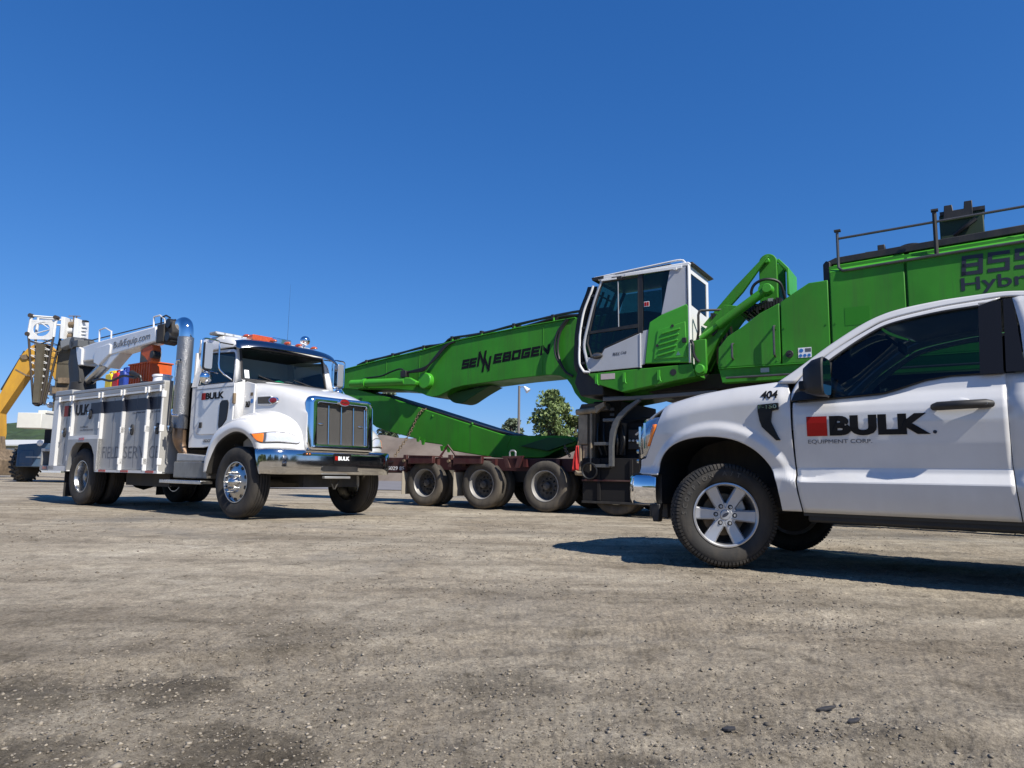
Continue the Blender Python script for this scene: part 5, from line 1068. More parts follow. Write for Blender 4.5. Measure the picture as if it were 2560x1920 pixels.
for k in range(26): q.box(-6.0 - k * .045, -6.035 - k * .045, .35, .95, 3.38 + .03 * math.sin(k * 2.1) + .004 * k, 3.47 + .02 * math.cos(k * 1.3) + .006 * k)
mh.part('hose_bundle', q, BLACK, kind='stuff')
for k in range(7): mh.part('drape_hose', MB().tube(crom([(-6.02 - k * .05, .9 + .03 * k, 3.35), (-6.12 - k * .04, 1.0, 3.0 + .03 * k), (-6.10 - k * .05, .9, 2.60)], 12), .022, 6), HOSE if k % 2 else RUST)
br = [(-5.885, 2.93), (-6.077, 2.94), (-6.077, 2.45)] + [(-5.985 + .095 * math.cos(t), 2.43 + .10 * math.sin(t)) for t in np.linspace(math.pi * 2, math.pi, 10)]
mh.part('cab_bracket', MB().prism([(-5.87, 2.93), (-6.077, 2.94), (-6.085, 2.44), (-6.06, 2.37), (-5.99, 2.33), (-5.92, 2.34), (-5.885, 2.42)], YS - .08, YS), GREEN, bevel=.01)
# --- slewing deck and dark underside
q = MB().prism([(-3.75, 2.40), (-4.15, 2.30), (-4.6, 2.17), (-9.4, 2.17), (-11.2, 2.25), (-11.2, 2.42), (-3.75, 2.42)], -1.2, 1.0); mh.part('slewing_deck', q, mat('shaded_deck_black', (.010, .010, .009), .8))  # near-black deck colour stands in for shade under the machine
q = MB().cyl((-6.4, 0, 1.72), (-6.4, 0, 2.1), .9, n=40); mh.part('slewing_ring', q, FRAME)
# --- boom and stick
bt = [(3.56, 3.145), (2.869, 3.231), (1.815, 3.363), (0.824, 3.457), (0.003, 3.595), (-0.813, 3.66), (-1.684, 3.733), (-2.567, 3.784), (-3.105, 3.815), (-4.6, 3.80), (-5.9, 3.50), (-6.3, 3.0), (-6.2, 2.5)]
bb = [(-5.6, 2.30), (-4.6, 2.12), (-3.9, 2.02), (-3.5, 2.03), (-3.258, 2.12), (-3.10, 2.30), (-3.02, 2.46), (-2.93, 2.575), (-2.759, 2.667), (-2.517, 2.695), (-1.736, 2.673), (-0.909, 2.625), (-0.35, 2.59), (-.05, 2.54), (0.147, 2.46), (0.329, 2.395), (0.514, 2.374), (0.667, 2.41), (0.86, 2.485), (1.2, 2.55), (1.901, 2.62), (2.836, 2.666), (3.35, 2.72)]
jt = [(3.46 + .235 * math.cos(t), 2.965 + .235 * math.sin(t)) for t in np.linspace(-1.9, 1.2, 14)]
BY = .40
boom = mh.part('boom', MB().prism(bb + jt + bt, -BY, BY), GREEN, bevel=.015)
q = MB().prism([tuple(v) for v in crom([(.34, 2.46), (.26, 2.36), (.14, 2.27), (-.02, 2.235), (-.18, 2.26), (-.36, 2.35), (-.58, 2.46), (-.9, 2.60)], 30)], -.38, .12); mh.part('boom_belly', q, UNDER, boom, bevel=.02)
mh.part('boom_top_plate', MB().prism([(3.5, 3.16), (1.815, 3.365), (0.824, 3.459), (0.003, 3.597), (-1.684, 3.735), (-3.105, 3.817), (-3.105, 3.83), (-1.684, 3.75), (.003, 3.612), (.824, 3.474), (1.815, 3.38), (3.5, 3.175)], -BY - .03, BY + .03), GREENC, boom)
q = MB().cyl((-3.62, -.46, 2.33), (-3.62, .46, 2.33), .31, n=36); mh.part('boom_foot_boss', q, GREEN, bevel=.02)
for y in (.0,): mh.part('joint_pin', MB().cyl((3.46, -.48, 2.97), (3.46, .48, 2.97), .09, n=20), GREENC, boom)
mh.part('boom_boss', MB().cyl((.66, .38, 2.745), (.66, .53, 2.745), .185, n=28), GREENC, boom, bevel=.02)
cyl_ = mh.part('stick_cylinder', MB().cyl((2.90, .56, 2.785), (1.18, .56, 2.745), .093, n=20), GREENC)
mh.part('cylinder_collar', MB().cyl((2.48, .56, 2.776), (2.40, .56, 2.774), .115, n=20), GREENC, cyl_)
mh.part('cylinder_eye', MB().prism([(1.22, 2.84), (1.0, 2.82), (.80, 2.72), (.84, 2.64), (1.0, 2.65), (1.22, 2.66)], .49, .63), GREENC, cyl_, bevel=.02)
mh.part('cylinder_valve', MB().box(1.12, 1.28, .50, .64, 2.84, 2.99), BLACK, cyl_, bevel=.01)
st_t = [(2.835, 2.66), (2.313, 2.53), (1.85, 2.432), (0.846, 2.134), (-0.236, 1.824), (-1.104, 1.58), (-1.37, 1.507), (-1.598, 1.476), (-2.828, 1.459), (-3.09, 1.429), (-3.134, 1.327)]
st_b = [(-3.091, 1.25), (-2.801, 1.201), (-2.66, 1.15), (-2.53, 1.08), (-2.40, 1.03), (-2.30, 1.019), (-1.542, 1.017), (-1.184, 1.016), (-0.434, 1.113), (0.175, 1.2), (.20, 1.27), (0.251, 1.301), (0.776, 1.363), (0.892, 1.424), (1.891, 1.633), (2.227, 1.732), (2.6, 1.95), (3.1, 2.35), (3.45, 2.70), (3.62, 2.85), (3.66, 3.0), (3.5, 3.16), (3.3, 3.1), (3.0, 2.75)]
stick = mh.part('stick', MB().prism(st_t + st_b, -.33, .36), GREEN, bevel=.015)
mh.part('stick_top_rail', MB().prism([(2.3, 2.54), (.846, 2.145), (-1.104, 1.592), (-1.6, 1.488), (-1.6, 1.515), (-1.1, 1.625), (.846, 2.175), (2.3, 2.57)], -.30, .33), BLACK, stick)
for a in ((0.9, 1.40), (.75, 1.33), (.2, 1.19), (.02, 1.16)): mh.part('stick_lug', MB().prism([(a[0] + .05, a[1] + .08), (a[0] - .05, a[1] + .08), (a[0] - .02, a[1] - .03), (a[0] + .02, a[1] - .03)], .36, .40), GREEN, stick)
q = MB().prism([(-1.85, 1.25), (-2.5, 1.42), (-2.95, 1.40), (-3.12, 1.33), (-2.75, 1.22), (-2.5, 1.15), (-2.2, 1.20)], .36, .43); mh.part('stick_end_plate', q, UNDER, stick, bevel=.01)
for (x, z0, z1) in ((.93, 2.50, 3.44), (-2.35, 2.69, 3.77), (1.95, 2.63, 3.34)): mh.part('weld_seam', MB().tube([(x, BY + .001, z0 + .02), (x - .02, BY + .001, z1 - .03)], .007, 5), GREEN, boom)
for (x, z) in ((-1.2, 1.10), (-.6, 1.75), (.5, 1.95)): mh.part('stick_weld', MB().tube([(x, .361, z - .02), (x + .02, .361, z + .02)], .02, 6), GREEN, stick)
mh.part('weld_seam', MB().tube([(-1.56, .361, 1.03), (-1.50, .361, 1.25), (-1.60, .361, 1.465)], .008, 5), GREEN, stick)
mh.part('weld_seam', MB().tube([(2.8, BY + .001, 2.70), (1.9, BY + .001, 2.655), (1.0, BY + .001, 2.56)], .006, 5), GREEN, boom)
for x in (-6.34, -7.19, -7.31, -7.91, -8.04, -8.92, -9.05, -10.2):
    for z in (2.50, 3.0): mh.part('bolt_head', MB().cyl((x, YS, z), (x, YS + .008, z), .012, n=8), GREEN)
# logo: squared strokes, the two tall N interlocked
E_ = [[(1, 1), (0, 1), (0, 0), (1, 0)], [(0, .5), (.9, .5)]]; S_ = [[(1, 1), (0, 1), (0, .5), (1, .5), (1, 0), (0, 0)]]; N_ = [[(0, 0), (0, 1), (1, 0), (1, 1)]]
B_ = [[(0, 0), (1, 0), (1, .5), (0, .5)], [(0, .5), (.92, .5), (.92, 1), (0, 1), (0, 0)]]; O_ = [[(0, 0), (1, 0), (1, 1), (0, 1), (0, 0)]]; G_ = [[(1, 1), (0, 1), (0, 0), (1, 0), (1, .48), (.5, .48)]]
q = MB(); ys = BY + .001; tilt = .078
lz = lambda x: 2.985 + (-.30 - x) * tilt
for g, x, w in ((S_, -.325, .13), (E_, -.525, .13), (E_, -1.165, .15), (B_, -1.395, .155), (O_, -1.63, .155), (G_, -1.865, .155), (E_, -2.10, .145), (N_, -2.325, .155)):
    strokes(q, g, x, lz(x), w, .150, ys, 1, .055, shear=.18, rise=tilt)
strokes(q, N_, -.735, lz(-.735) - .005, .155, .275, ys + .001, 1, .050, shear=.16, rise=tilt); strokes(q, N_, -.865, lz(-.865) - .145, .155, .275, ys + .002, 1, .050, shear=.16, rise=tilt)
mh.part('maker_lettering', q, INK, boom, smooth=0)
# hoses along the boom
H = [(2.95, 3.27), (2.62, 3.35), (1.78, 3.44), (0.83, 3.56), (0.30, 3.58), (0.04, 3.69), (-0.78, 3.73), (-1.62, 3.82), (-2.57, 3.93), (-3.14, 3.95), (-3.8, 3.95)]
for k, (y, dz) in enumerate(((.34, 0), (.27, .02), (.18, -.03), (.10, .01), (-.05, .0), (-.15, .02))):
    mh.part('boom_hose', MB().tube(crom([(x, y, z + dz + .012 * math.sin(3 * i + k)) for i, (x, z) in enumerate(H)], 50), .026 if k != 2 else .034, 7), HOSE, boom)
for (x, z) in ((2.62, 3.29), (1.78, 3.39), (.83, 3.50), (.02, 3.64), (-.78, 3.69), (-1.62, 3.77), (-2.57, 3.86)):
    mh.part('hose_clamp', MB().box(x - .035, x + .035, -.22, .39, z - .02, z + .09), BLACK, boom, bevel=.006)
    mh.part('clamp_stud', MB().cyl((x - .03, .37, z - .06), (x - .03, .39, z + .02), .02, n=8), GREENC, boom)
for k in range(3): mh.part('cylinder_hose', MB().tube(crom([(-.1 + .03 * k, .40, 3.60), (.10 + .03 * k, .46, 3.50), (.38 + .05 * k, .52, 3.20 - .02 * k), (.62, .56, 3.04 - .03 * k), (.9, .57, 2.99 - .02 * k), (1.2, .57, 2.95)], 24), .022, 7), HOSE, boom)
mh.part('cylinder_hose', MB().tube(crom([(1.2, .57, 2.97), (1.35, .56, 3.05), (1.65, .55, 3.0), (1.95, .55, 2.92), (2.4, .56, 2.90), (2.55, .56, 2.87)], 24), .02, 7), HOSE, boom)
for k in range(2): mh.part('root_hose', MB().tube(crom([(-2.95, .42 + .05 * k, 3.80), (-2.80 + .06 * k, .5, 3.5), (-2.78 + .06 * k, .52, 3.1), (-2.92, .5, 2.75), (-3.1, .48, 2.62)], 24), .026, 7), HOSE, boom)
# --- cab
CBACK, CY0 = -5.79, .45
cab = mh.part('cab_floor', MB().prism([(-3.93, 2.49), (-5.845, 2.545), (-5.91, 2.33), (-4.6, 2.13), (-4.15, 2.28)], CY0, YS), GREEN, bevel=.012)
for x in (-4.11, -4.64, -5.27):
    q = MB().box(x - .02, x + .02, YS, YS + .03, 2.30, 2.47); q.tube([(x - .02, YS + .02, 2.36), (x - .03, YS + .03, 2.29), (x - .06, YS + .03, 2.27)], .012, 6); mh.part('mounting_hook', q, GREENC, cab)
mh.part('floor_hole', MB().cyl((-5.52, YS - .01, 2.42), (-5.52, YS + .004, 2.42), .055, n=18), BLACK, cab)
mh.part('floor_label', MB().box(-4.19, -4.46, YS, YS + .004, 2.37, 2.47), mat('plate_label', (.5, .42, .40), .5), cab)
doorp = [(-3.965, 2.52), (-3.885, 2.80), (-4.0, 2.775), (-4.19, 2.805), (-4.258, 2.917), (-4.931, 3.14), (-4.931, 2.545)]
mh.part('door_lower', MB().prism(doorp, YS - .05, YS), GREY, bevel=.008)
mh.part('door_edge', MB().box(-4.932, -4.950, YS - .05, YS + .012, 2.535, 3.14), CABW)
mh.part('lower_grey_strip', MB().prism([(-4.955, 2.58), (-4.955, 3.17), (-5.085, 3.19), (-5.012, 2.60)], YS - .05, YS - .004), GREY)
gp = [(-5.766, 3.562), (-5.800, 3.515), (-5.805, 2.565), (-5.019, 2.60), (-5.090, 3.19), (-5.112, 3.312), (-5.315, 3.415)]
gpan = mh.part('rear_side_panel', MB().prism(gp, YS - .06, YS + .012), GREENC, bevel=.015, seg=3)
hat = [(-5.262, 3.155), (-5.745, 3.262), (-5.770, 2.66), (-5.185, 2.655)]
hp_ = mh.part('vent_hatch', MB().prism(hat, YS + .008, YS + .026), GREENC, bevel=.008)
for k in range(5):
    z = 3.10 - k * .093; x0 = -5.335 + k * .018; x1 = -5.66 + k * .022
    q = MB().prism([(x0, z - .028), (x0, z - .002), (x1, z + .062), (x1, z + .036)], YS + .022, YS + .045); mh.part('louvre', q, GREENC, hp_, bevel=.008)
for x, z in ((-5.525, 3.205), (-5.255, 2.89)): mh.part('hatch_lock', MB().cyl((x, YS + .02, z), (x, YS + .032, z), .026, n=16), BLACK, hp_)
mh.part('hatch_latch', MB().box(-5.695, -5.765, YS + .02, YS + .05, 2.90, 2.985), BLACK, hp_, bevel=.006)
mh.part('hatch_sticker', MB().prism([(-5.58, 2.70), (-5.66, 2.70), (-5.62, 2.77)], YS + .026, YS + .028), mat('grey_sticker', (.10, .22, .20), .5), hp_)
mh.part('upper_grey_panel', MB().prism([(-5.485, 4.215), (-5.765, 4.245), (-5.772, 3.556), (-5.318, 3.420)], YS - .05, YS - .002), GREY, bevel=.006)
mh.part('rear_side_window', MB().prism([(-4.985, 4.164), (-5.483, 4.213), (-5.462, 3.988), (-5.316, 3.420), (-5.112, 3.318), (-5.088, 3.196), (-4.985, 3.165)], YS - .028, YS - .02), TINT, smooth=0)
dg = [(-4.205, 4.15), (-4.905, 4.15), (-4.905, 3.15), (-4.262, 2.935), (-4.20, 2.83), (-4.0, 2.79), (-3.915, 3.05), (-3.955, 3.26), (-4.07, 3.74)]
mh.part('door_window', MB().prism(dg, YS - .028, YS - .02), TINTG, smooth=0)
fr = MB(); fr.tube([(x, YS - .02, z) for x, z in dg + dg[:1]], .022, 6); mh.part('door_frame', fr, BLACK)
q = MB(); q.prism([(-3.955, 3.215), (-4.90, 3.245), (-4.90, 3.31), (-3.955, 3.26)], YS - .04, YS + .004); mh.part('door_rail', q, BLACK)
q = MB().box(-4.905, -4.985, YS - .05, YS + .0, 3.14, 4.19); mh.part('door_post', q, BLACK)
q = MB().cyl((-4.52, YS - .01, 4.12), (-4.53, YS - .01, 3.27), .010, n=6); mh.part('wiper_arm', q, STEEL)
AP = [(-3.97, 2.526), (-3.885, 2.813), (-3.853, 3.056), (-3.945, 3.445), (-4.067, 3.846), (-4.205, 4.171)]
q = MB().tube(crom([(x, YS - .02, z) for x, z in AP], 24), .030, 8); mh.part('front_pillar', q, GREY, label='pale grey front pillar of the cab')
q = MB().tube(crom([(x, CY0 + .03, z) for x, z in AP], 24), .032, 8); mh.part('front_pillar', q, BLACK)
FG_ = [[(x, y, z) for y in (YS - .02, CY0 + .03)] for x, z in crom(AP, 16)]; mh.part('front_window', MB().grid(np.array(FG_)), TINTG)
FW = [(-3.855, 2.533), (-3.775, 2.66), (-3.757, 2.822), (-3.765, 3.05), (-3.774, 3.248), (-3.85, 3.641), (-3.99, 3.97), (-4.036, 4.10)]
q = MB().tube(crom([(x, YS + .0, z) for x, z in FW], 30), .022, 8); q.tube([(-3.855, YS, 2.533), (-3.97, YS - .01, 2.52)], .022, 8); mh.part('front_guard_tube', q, CABW)
FWc = crom(FW, 24)
q = MB().grid(np.array([[(x + a, 1.40 - .012 * k, z + .02) for k, a in enumerate((.16, .10, .05, -.02))] for x, z in FWc])); mh.part('front_guard_shroud', q, BLACK, solid=.02)
for k in range(3): mh.part('front_guard_hose', MB().tube([(x + .14 + .06 * k, YS - .14 - .1 * k, z) for x, z in FWc], .022, 6), HOSE)
for k in (4, 9, 14, 19):
    x, z = FWc[k]; mh.part('guard_standoff', MB().box(x - .10, x + .05, YS - .03, YS + .005, z - .02, z + .02), BLACK)
for y in (YS - .25, YS - .5, YS - .75, CY0 + .05): mh.part('front_guard_bar', MB().tube(crom([(x + .03, y, z) for x, z in FW], 24), .024, 6), BLACK)
for k in range(9):
    x, z = crom(FW, 10)[k]; mh.part('front_guard_rung', MB().tube([(x + .03, YS - .01, z), (x + .03, CY0 + .03, z)], .016, 6), BLACK)
q = MB().prism([(-3.79, 2.62), (-3.70, 2.62), (-3.68, 3.1), (-3.74, 3.5), (-3.93, 4.02), (-4.02, 4.20), (-4.05, 4.20), (-3.86, 3.6), (-3.80, 3.2)], CY0 - .02, CY0 + .06); mh.part('front_guard_side', q, BLACK)
q = MB().prism([(-3.90, 2.5), (-3.70, 2.62), (-3.62, 2.35), (-3.75, 2.1), (-4.2, 2.1), (-4.2, 2.3)], .50, 1.42); mh.part('cab_step_guard', q, BLACK, bevel=.02)
# rear wall, roof, roof rail
RB = CBACK
q = MB(); q.box(RB, RB - .03, YS - .09, YS + .012, 2.56, 4.235); mh.part('rear_corner_post', q, CABW, bevel=.008)
q = MB(); q.box(RB, RB - .03, CY0, CY0 + .12, 2.98, 4.20); q.prism([(CY0 + .12, 4.10), (YS - .09, 4.10), (YS - .09, 4.23), (CY0 + .12, 4.20)], RB - .03, RB, 'x'); q.prism([(CY0 + .12, 3.50), (YS - .09, 3.55), (YS - .09, 2.56), (1.3, 2.56), (CY0 + .12, 3.05)], RB - .03, RB, 'x'); mh.part('rear_wall', q, CABW, smooth=0)
mh.part('rear_window', MB().box(RB - .012, RB - .02, CY0 + .12, YS - .09, 3.53, 4.11), TINT)
q = MB().prism([(-4.10, 4.20), (-4.20, 4.245), (-5.80, 4.285), (-5.84, 4.26), (-5.82, 4.22), (-4.20, 4.175)], CY0 - .02, YS + .005); mh.part('roof', q, CABW, bevel=.012)
q = MB().prism([(-4.02, 4.19), (-4.0, 4.25), (-4.25, 4.262), (-4.25, 4.20)], CY0 - .02, YS + .01); q.box(-4.60, -4.40, YS - .1, YS + .012, 4.15, 4.21); mh.part('roof_front_cap', q, BLACK, bevel=.01)
q = MB().box(-4.20, -4.50, YS + .003, YS + .018, 4.155, 4.185); q.box(-4.66, -5.70, YS + .003, YS + .02, 4.185, 4.235); mh.part('drip_rail', q, CABW, bevel=.004)
q = MB().prism([(-4.1, 4.235), (-5.5, 4.30), (-5.5, 4.27), (-4.1, 4.215)], CY0 + .1, YS + .004); q.prism([(-5.72, 4.28), (-5.86, 4.295), (-5.90, 4.245), (-5.80, 4.22)], CY0 - .1, YS - .05); mh.part('roof_visor', q, BLACK, bevel=.01)
q = MB().tube(lin([(-4.05, YS - .02, 4.245), (-5.62, YS - .02, 4.345), (-5.70, YS - .02, 4.335), (-5.745, YS - .02, 4.30), (-5.76, YS - .02, 4.22)], 30), .017, 8); mh.part('roof_rail', q, CABW)
q = MB().tube(crom([(-3.86, 1.0, 3.99), (-3.93, 1.0, 4.16), (-4.02, 1.0, 4.26), (-4.15, 1.0, 4.27)], 12), .014, 6); mh.part('front_lamp_guard', q, BLACK)
q = MB().cyl((-5.60, YS, 4.175), (-5.60, YS + .09, 4.175), .018, n=8); q.cyl((-5.60, YS + .08, 4.175), (-5.60, YS + .10, 4.175), .028, n=12); mh.part('door_stop', q, CABW)
q = MB().tube(lin([(-5.86, 1.30, 2.95), (-5.90, 1.36, 2.99), (-5.93, 1.40, 3.10), (-5.93, 1.40, 3.38), (-5.95, 1.38, 3.45), (-6.10, 1.25, 3.47), (-6.30, 1.05, 3.49), (-6.36, 1.0, 3.46), (-6.33, 1.02, 3.34), (-6.1, 1.2, 3.05)], 50), .022, 8); mh.part('cab_grab_rail', q, BLACK)
q = MB().tube(crom([(-5.84, YS + .02, 2.93), (-5.88, YS + .05, 2.85), (-5.89, YS + .05, 2.70), (-5.93, YS + .03, 2.60), (-5.97, YS + .01, 2.56)], 20), .026, 8); mh.part('cab_hose', q, HOSE)
q = MB().sphere((-4.125, YS + .02, 2.80), .11, 20, 10, (1, .35, .55)); mh.part('work_lamp', q, BLACK)
mh.part('work_lamp_lens', MB().sphere((-4.125, YS + .038, 2.80), .085, 18, 8, (1, .3, .5)), mat('dark_lens', (.05, .05, .055), .15, coat=1))
mh.part('cab_badge', lettering('MAX', -4.42, -4.56, 2.78, YS, 1, .06, .03, shear=.2), GREYINK, smooth=0); mh.part('cab_badge', lettering('CAB', -4.575, -4.68, 2.80, YS, 1, .045, .01, shear=.2), GREYINK, smooth=0)
lb_ = mh.part('red_sticker', MB().box(-5.005, -5.10, YS - .018, YS - .012, 3.60, 3.69), WHITEINK)
for a, b in ((-5.012, -5.05), (-5.058, -5.095)): mh.part('sticker_mark', MB().box(a, b, YS - .012, YS - .009, 3.61, 3.68), REDINK, lb_)
# cab inside
q = MB().prism([(-4.75, 2.62), (-5.35, 2.62), (-5.42, 3.0), (-4.80, 3.0)], .72, 1.24); q.prism([(-5.22, 2.98), (-5.38, 2.98), (-5.60, 3.75), (-5.46, 3.80), (-5.34, 3.6)], .74, 1.22); mh.part('operator_seat', q, INTER, bevel=.04)
q = MB(); q.box(-4.5, -5.1, 1.26, 1.36, 3.05, 3.14); q.cyl((-4.55, 1.3, 3.1), (-4.5, 1.3, 3.35), .025); q.box(-4.5, -5.1, .58, .68, 3.05, 3.14); mh.part('control_arms', q, INTER, bevel=.02)
q = MB().box(-4.30, -4.36, .55, .8, 3.45, 3.70); q.cyl((-4.33, .7, 3.45), (-4.45, .7, 2.6), .02); mh.part('monitor', q, INTER, bevel=.01)
mh.part('right_wall', MB().prism([(-4.95, 2.5), (-4.95, 4.2), (-5.79, 4.2), (-5.79, 2.9), (-5.5, 2.5)], CY0 - .01, CY0 + .02), GREY)
mh.part('right_window', MB().prism([(-4.20, 4.15), (-4.94, 4.15), (-4.94, 2.6), (-4.0, 2.6), (-3.89, 3.05)], CY0, CY0 + .008), TINTG, smooth=0)
# --- undercarriage: outrigger leg, ladder, dark body
q = MB().box(-3.80, -9.4, -1.15, 1.0, .98, 1.70); q.box(-3.75, -4.3, -.9, .9, 1.70, 2.05); q.prism([(-4.3, 1.60), (-4.75, 1.72), (-9.0, 1.72), (-9.3, 1.6)], -.9, 1.0); mh.part('undercarriage', q, mat('shaded_undercarriage', (.004, .004, .004), .8), bevel=.02)  # body coloured near-black to imitate the shadow it lies in
q = MB().prism([(-3.57, .72), (-3.60, 1.86), (-3.66, 1.98), (-4.15, 1.99), (-4.2, 1.85), (-3.95, 1.84), (-3.92, .72)], 1.02, 1.22); ol = mh.part('outrigger_leg', q, mat('shaded_outrigger_steel', (.07, .058, .042), .85, var=.3, vscale=6), bevel=.015)  # leg steel darkened, shade put into its colour

LEGM = mat('sunlit_outrigger_steel', (.33, .27, .185), .8, var=.3, vscale=6, dirt=(.10, .075, .05), dscale=5, damt=.6)  # leg steel lightened, sunlight put into its colour
mh.part('leg_pin', MB().cyl((-3.58, 1.24, 1.83), (-3.98, 1.24, 1.86), .055, n=14), LEGM, ol); mh.part('leg_pin', MB().cyl((-3.56, 1.22, .73), (-3.92, 1.22, .70), .05, n=12), LEGM, ol); mh.part('leg_strut', MB().prism([(-3.98, 1.80), (-4.15, 1.92), (-4.15, 2.0), (-3.96, 1.92)], 1.2, 1.28), LEGM, ol)
mh.part('leg_plate', MB().box(-3.62, -3.80, 1.215, 1.25, 1.24, 1.78), LEGM, ol, bevel=.01)
for bx_ in ((-3.62, -3.68, 1.22, 1.26, .76, 1.235), (-3.86, -3.90, 1.22, 1.27, .76, 1.80), (-3.70, -3.80, 1.22, 1.235, .78, 1.22)): mh.part('leg_rib', MB().box(*bx_), LEGM, ol, bevel=.008)
LADM = mat('ladder_steel', (.12, .122, .12), .5, metal=.3, var=.2, vscale=9)
mh.part('ladder_rail', MB().beam((-4.16, 1.30, 1.36), (-4.16, 1.30, 2.04), .03, .03), LADM)
mh.part('ladder_rail', MB().beam((-3.985, 1.32, .62), (-3.985, 1.32, 1.27), .03, .035), LADM)
mh.part('ladder_rail', MB().prism([(-4.28, .84), (-4.28, 1.24), (-4.30, 1.45), (-4.36, 1.62), (-4.46, 1.76), (-4.60, 1.88), (-4.84, 2.02), (-4.88, 1.98), (-4.64, 1.80), (-4.50, 1.66), (-4.42, 1.50), (-4.385, 1.36), (-4.365, 1.20), (-4.365, .84)], 1.30, 1.38), LADM, bevel=.01)
for x0, x1, z in ((-4.16, -4.43, 1.67), (-3.985, -4.28, 1.25), (-3.985, -4.30, .86)):
    mh.part('ladder_step', MB().box(x0, x1, 1.20, 1.36, z - .035, z + .02), LADM, bevel=.006)
q = MB()
for k in range(14): q.box(-4.20, -4.27, 1.10, 1.14, .55 + k * .10, .60 + k * .10)
mh.part('track_chain', q, mat('grouser_steel', (.05, .045, .04), .6), kind='stuff')
for k in range(5): mh.part('undercarriage_hose', MB().tube(crom([(-3.95 - .12 * k, 1.12, 1.62), (-3.98 - .14 * k, 1.2 + .02 * k, 1.3), (-4.05 - .1 * k, 1.16, 1.05)], 10), .018, 6), HOSE)
mh.part('undercarriage_cylinder', MB().cyl((-4.42, 1.10, 1.05), (-4.46, 1.10, 1.62), .06, n=14), FRAME)
mh.part('valve_block', MB().box(-4.55, -4.78, 1.02, 1.14, 1.15, 1.50), FRAME, bevel=.01)
for k in range(3): mh.part('valve_fitting', MB().cyl((-4.60 - .07 * k, 1.13, 1.3), (-4.60 - .07 * k, 1.20, 1.3), .02, n=8), STEEL)
mh.part('deck_beam', MB().prism([(-4.15, 2.065), (-4.88, 2.075), (-6.2, 2.105), (-6.2, 2.045), (-4.88, 2.005), (-4.15, 2.005)], 1.22, 1.34), mat('deck_beam_steel', (.12, .12, .12), .5, var=.2), bevel=.008)
mh.part('deck_beam_edge', MB().box(-4.145, -4.6, 1.23, 1.33, 2.068, 2.078), LADM)
# chain across the stick
def chain(t, pts, n, r=.010, w=.028, l=.05):
    P = lin(pts, n)
    for i in range(n - 1):
        a, b = P[i], P[i + 1]; d = norm(b - a); u, v = perp(d); s = u if i % 2 else v; c = (a + b) / 2; L = np.linalg.norm(b - a) * .62
        ring = [c + d * L * math.cos(k) + s * w * math.sin(k) for k in np.linspace(0, 2 * math.pi, 11)]
        t.part('chain_link', MB().tube(ring, r, 5, cap=False), RUST)
ch = Thing('tie_down_chain', 'rusty tie-down chain hanging over the green stick to the trailer deck', 'chain', TLXY, TLYAW, (1.3, .45, 1.03))
chain(ch, [(.70, .30, 2.11), (.783, .40, 2.10), (.914, .42, 1.943), (1.041, .44, 1.667), (1.144, .46, 1.476), (1.244, .62, 1.198), (1.30, .70, 1.03)], 26)
ch = Thing('short_chain', 'short rusty chain below the stick end near the red flag', 'chain', TLXY, TLYAW, (-3.3, .9, 1.03))
chain(ch, [(-3.10, .8, 1.24), (-3.18, .9, 1.14), (-3.32, 1.0, 1.03)], 8)
# ------------------------------------------------------------------ lowboy trailer under the machine
tl = Thing('lowboy_trailer', 'dark red lowboy trailer with dual wheels carrying the green machine', 'trailer', TLXY, TLYAW, (-4, 0, 0))
for y in (.98, .30, -.30, -.98): tl.part('frame_beam', MB().box(1.45, -12.5, y - .05, y + .05, .80, .985), REDP)
tl.part('side_rail', MB().box(1.45, .50, 1.16, 1.22, .68, .99), REDP, bevel=.006)
tl.part('side_rail', MB().box(.50, -3.6, 1.02, 1.06, .74, .985), mat('shaded_maroon_paint', (.035, .006, .007), .7), bevel=.006)  # middle rail's red darkened to imitate shade between the wheels
tl.part('side_rail', MB().box(-3.72, -12.5, 1.24, 1.27, .20, .99), mat('dark_skirt', (.005, .004, .004), .85), bevel=.006)
for x in np.arange(-4.05, -12, -.62): tl.part('skirt_rib', MB().box(x - .03, x + .03, 1.27, 1.30, .24, .97), mat('dark_skirt', (.005, .004, .004), .85), bevel=.006)
tl.part('skirt_lip', MB().box(-3.72, -12.5, 1.27, 1.31, .19, .23), FRAME, bevel=.005); tl.part('skirt_lip', MB().box(-3.72, -12.5, 1.27, 1.31, .58, .61), REDP, bevel=.005)
tl.part('hose_coil', MB().tube([(-3.9 + .14 * math.cos(t), 1.315 + .004 * t, .76 + .14 * math.sin(t)) for t in np.linspace(0, 15, 60)], .014, 6), HOSE)
for x in np.arange(1.2, -12.3, -1.447 / 2): tl.part('cross_member', MB().box(x - .04, x + .04, -1.15, 1.15, .82, .97), REDP)
tl.part('deck_plate', MB().box(-3.7, -12.5, -1.16, 1.10, .955, .978), FRAME)
tl.part('spine_frame', MB().box(.35, -12.0, -.5, .5, .52, .80), FRAME)
for x in (.55, -.75, -2.2, -3.6): tl.part('air_tank', MB().cyl((x, -.15, .62), (x - .5, -.15, .62), .12, n=14), FRAME)
tl.part('tail_beam', MB().box(1.45, 1.52, -1.22, 1.22, .66, 1.0), REDP, bevel=.01)
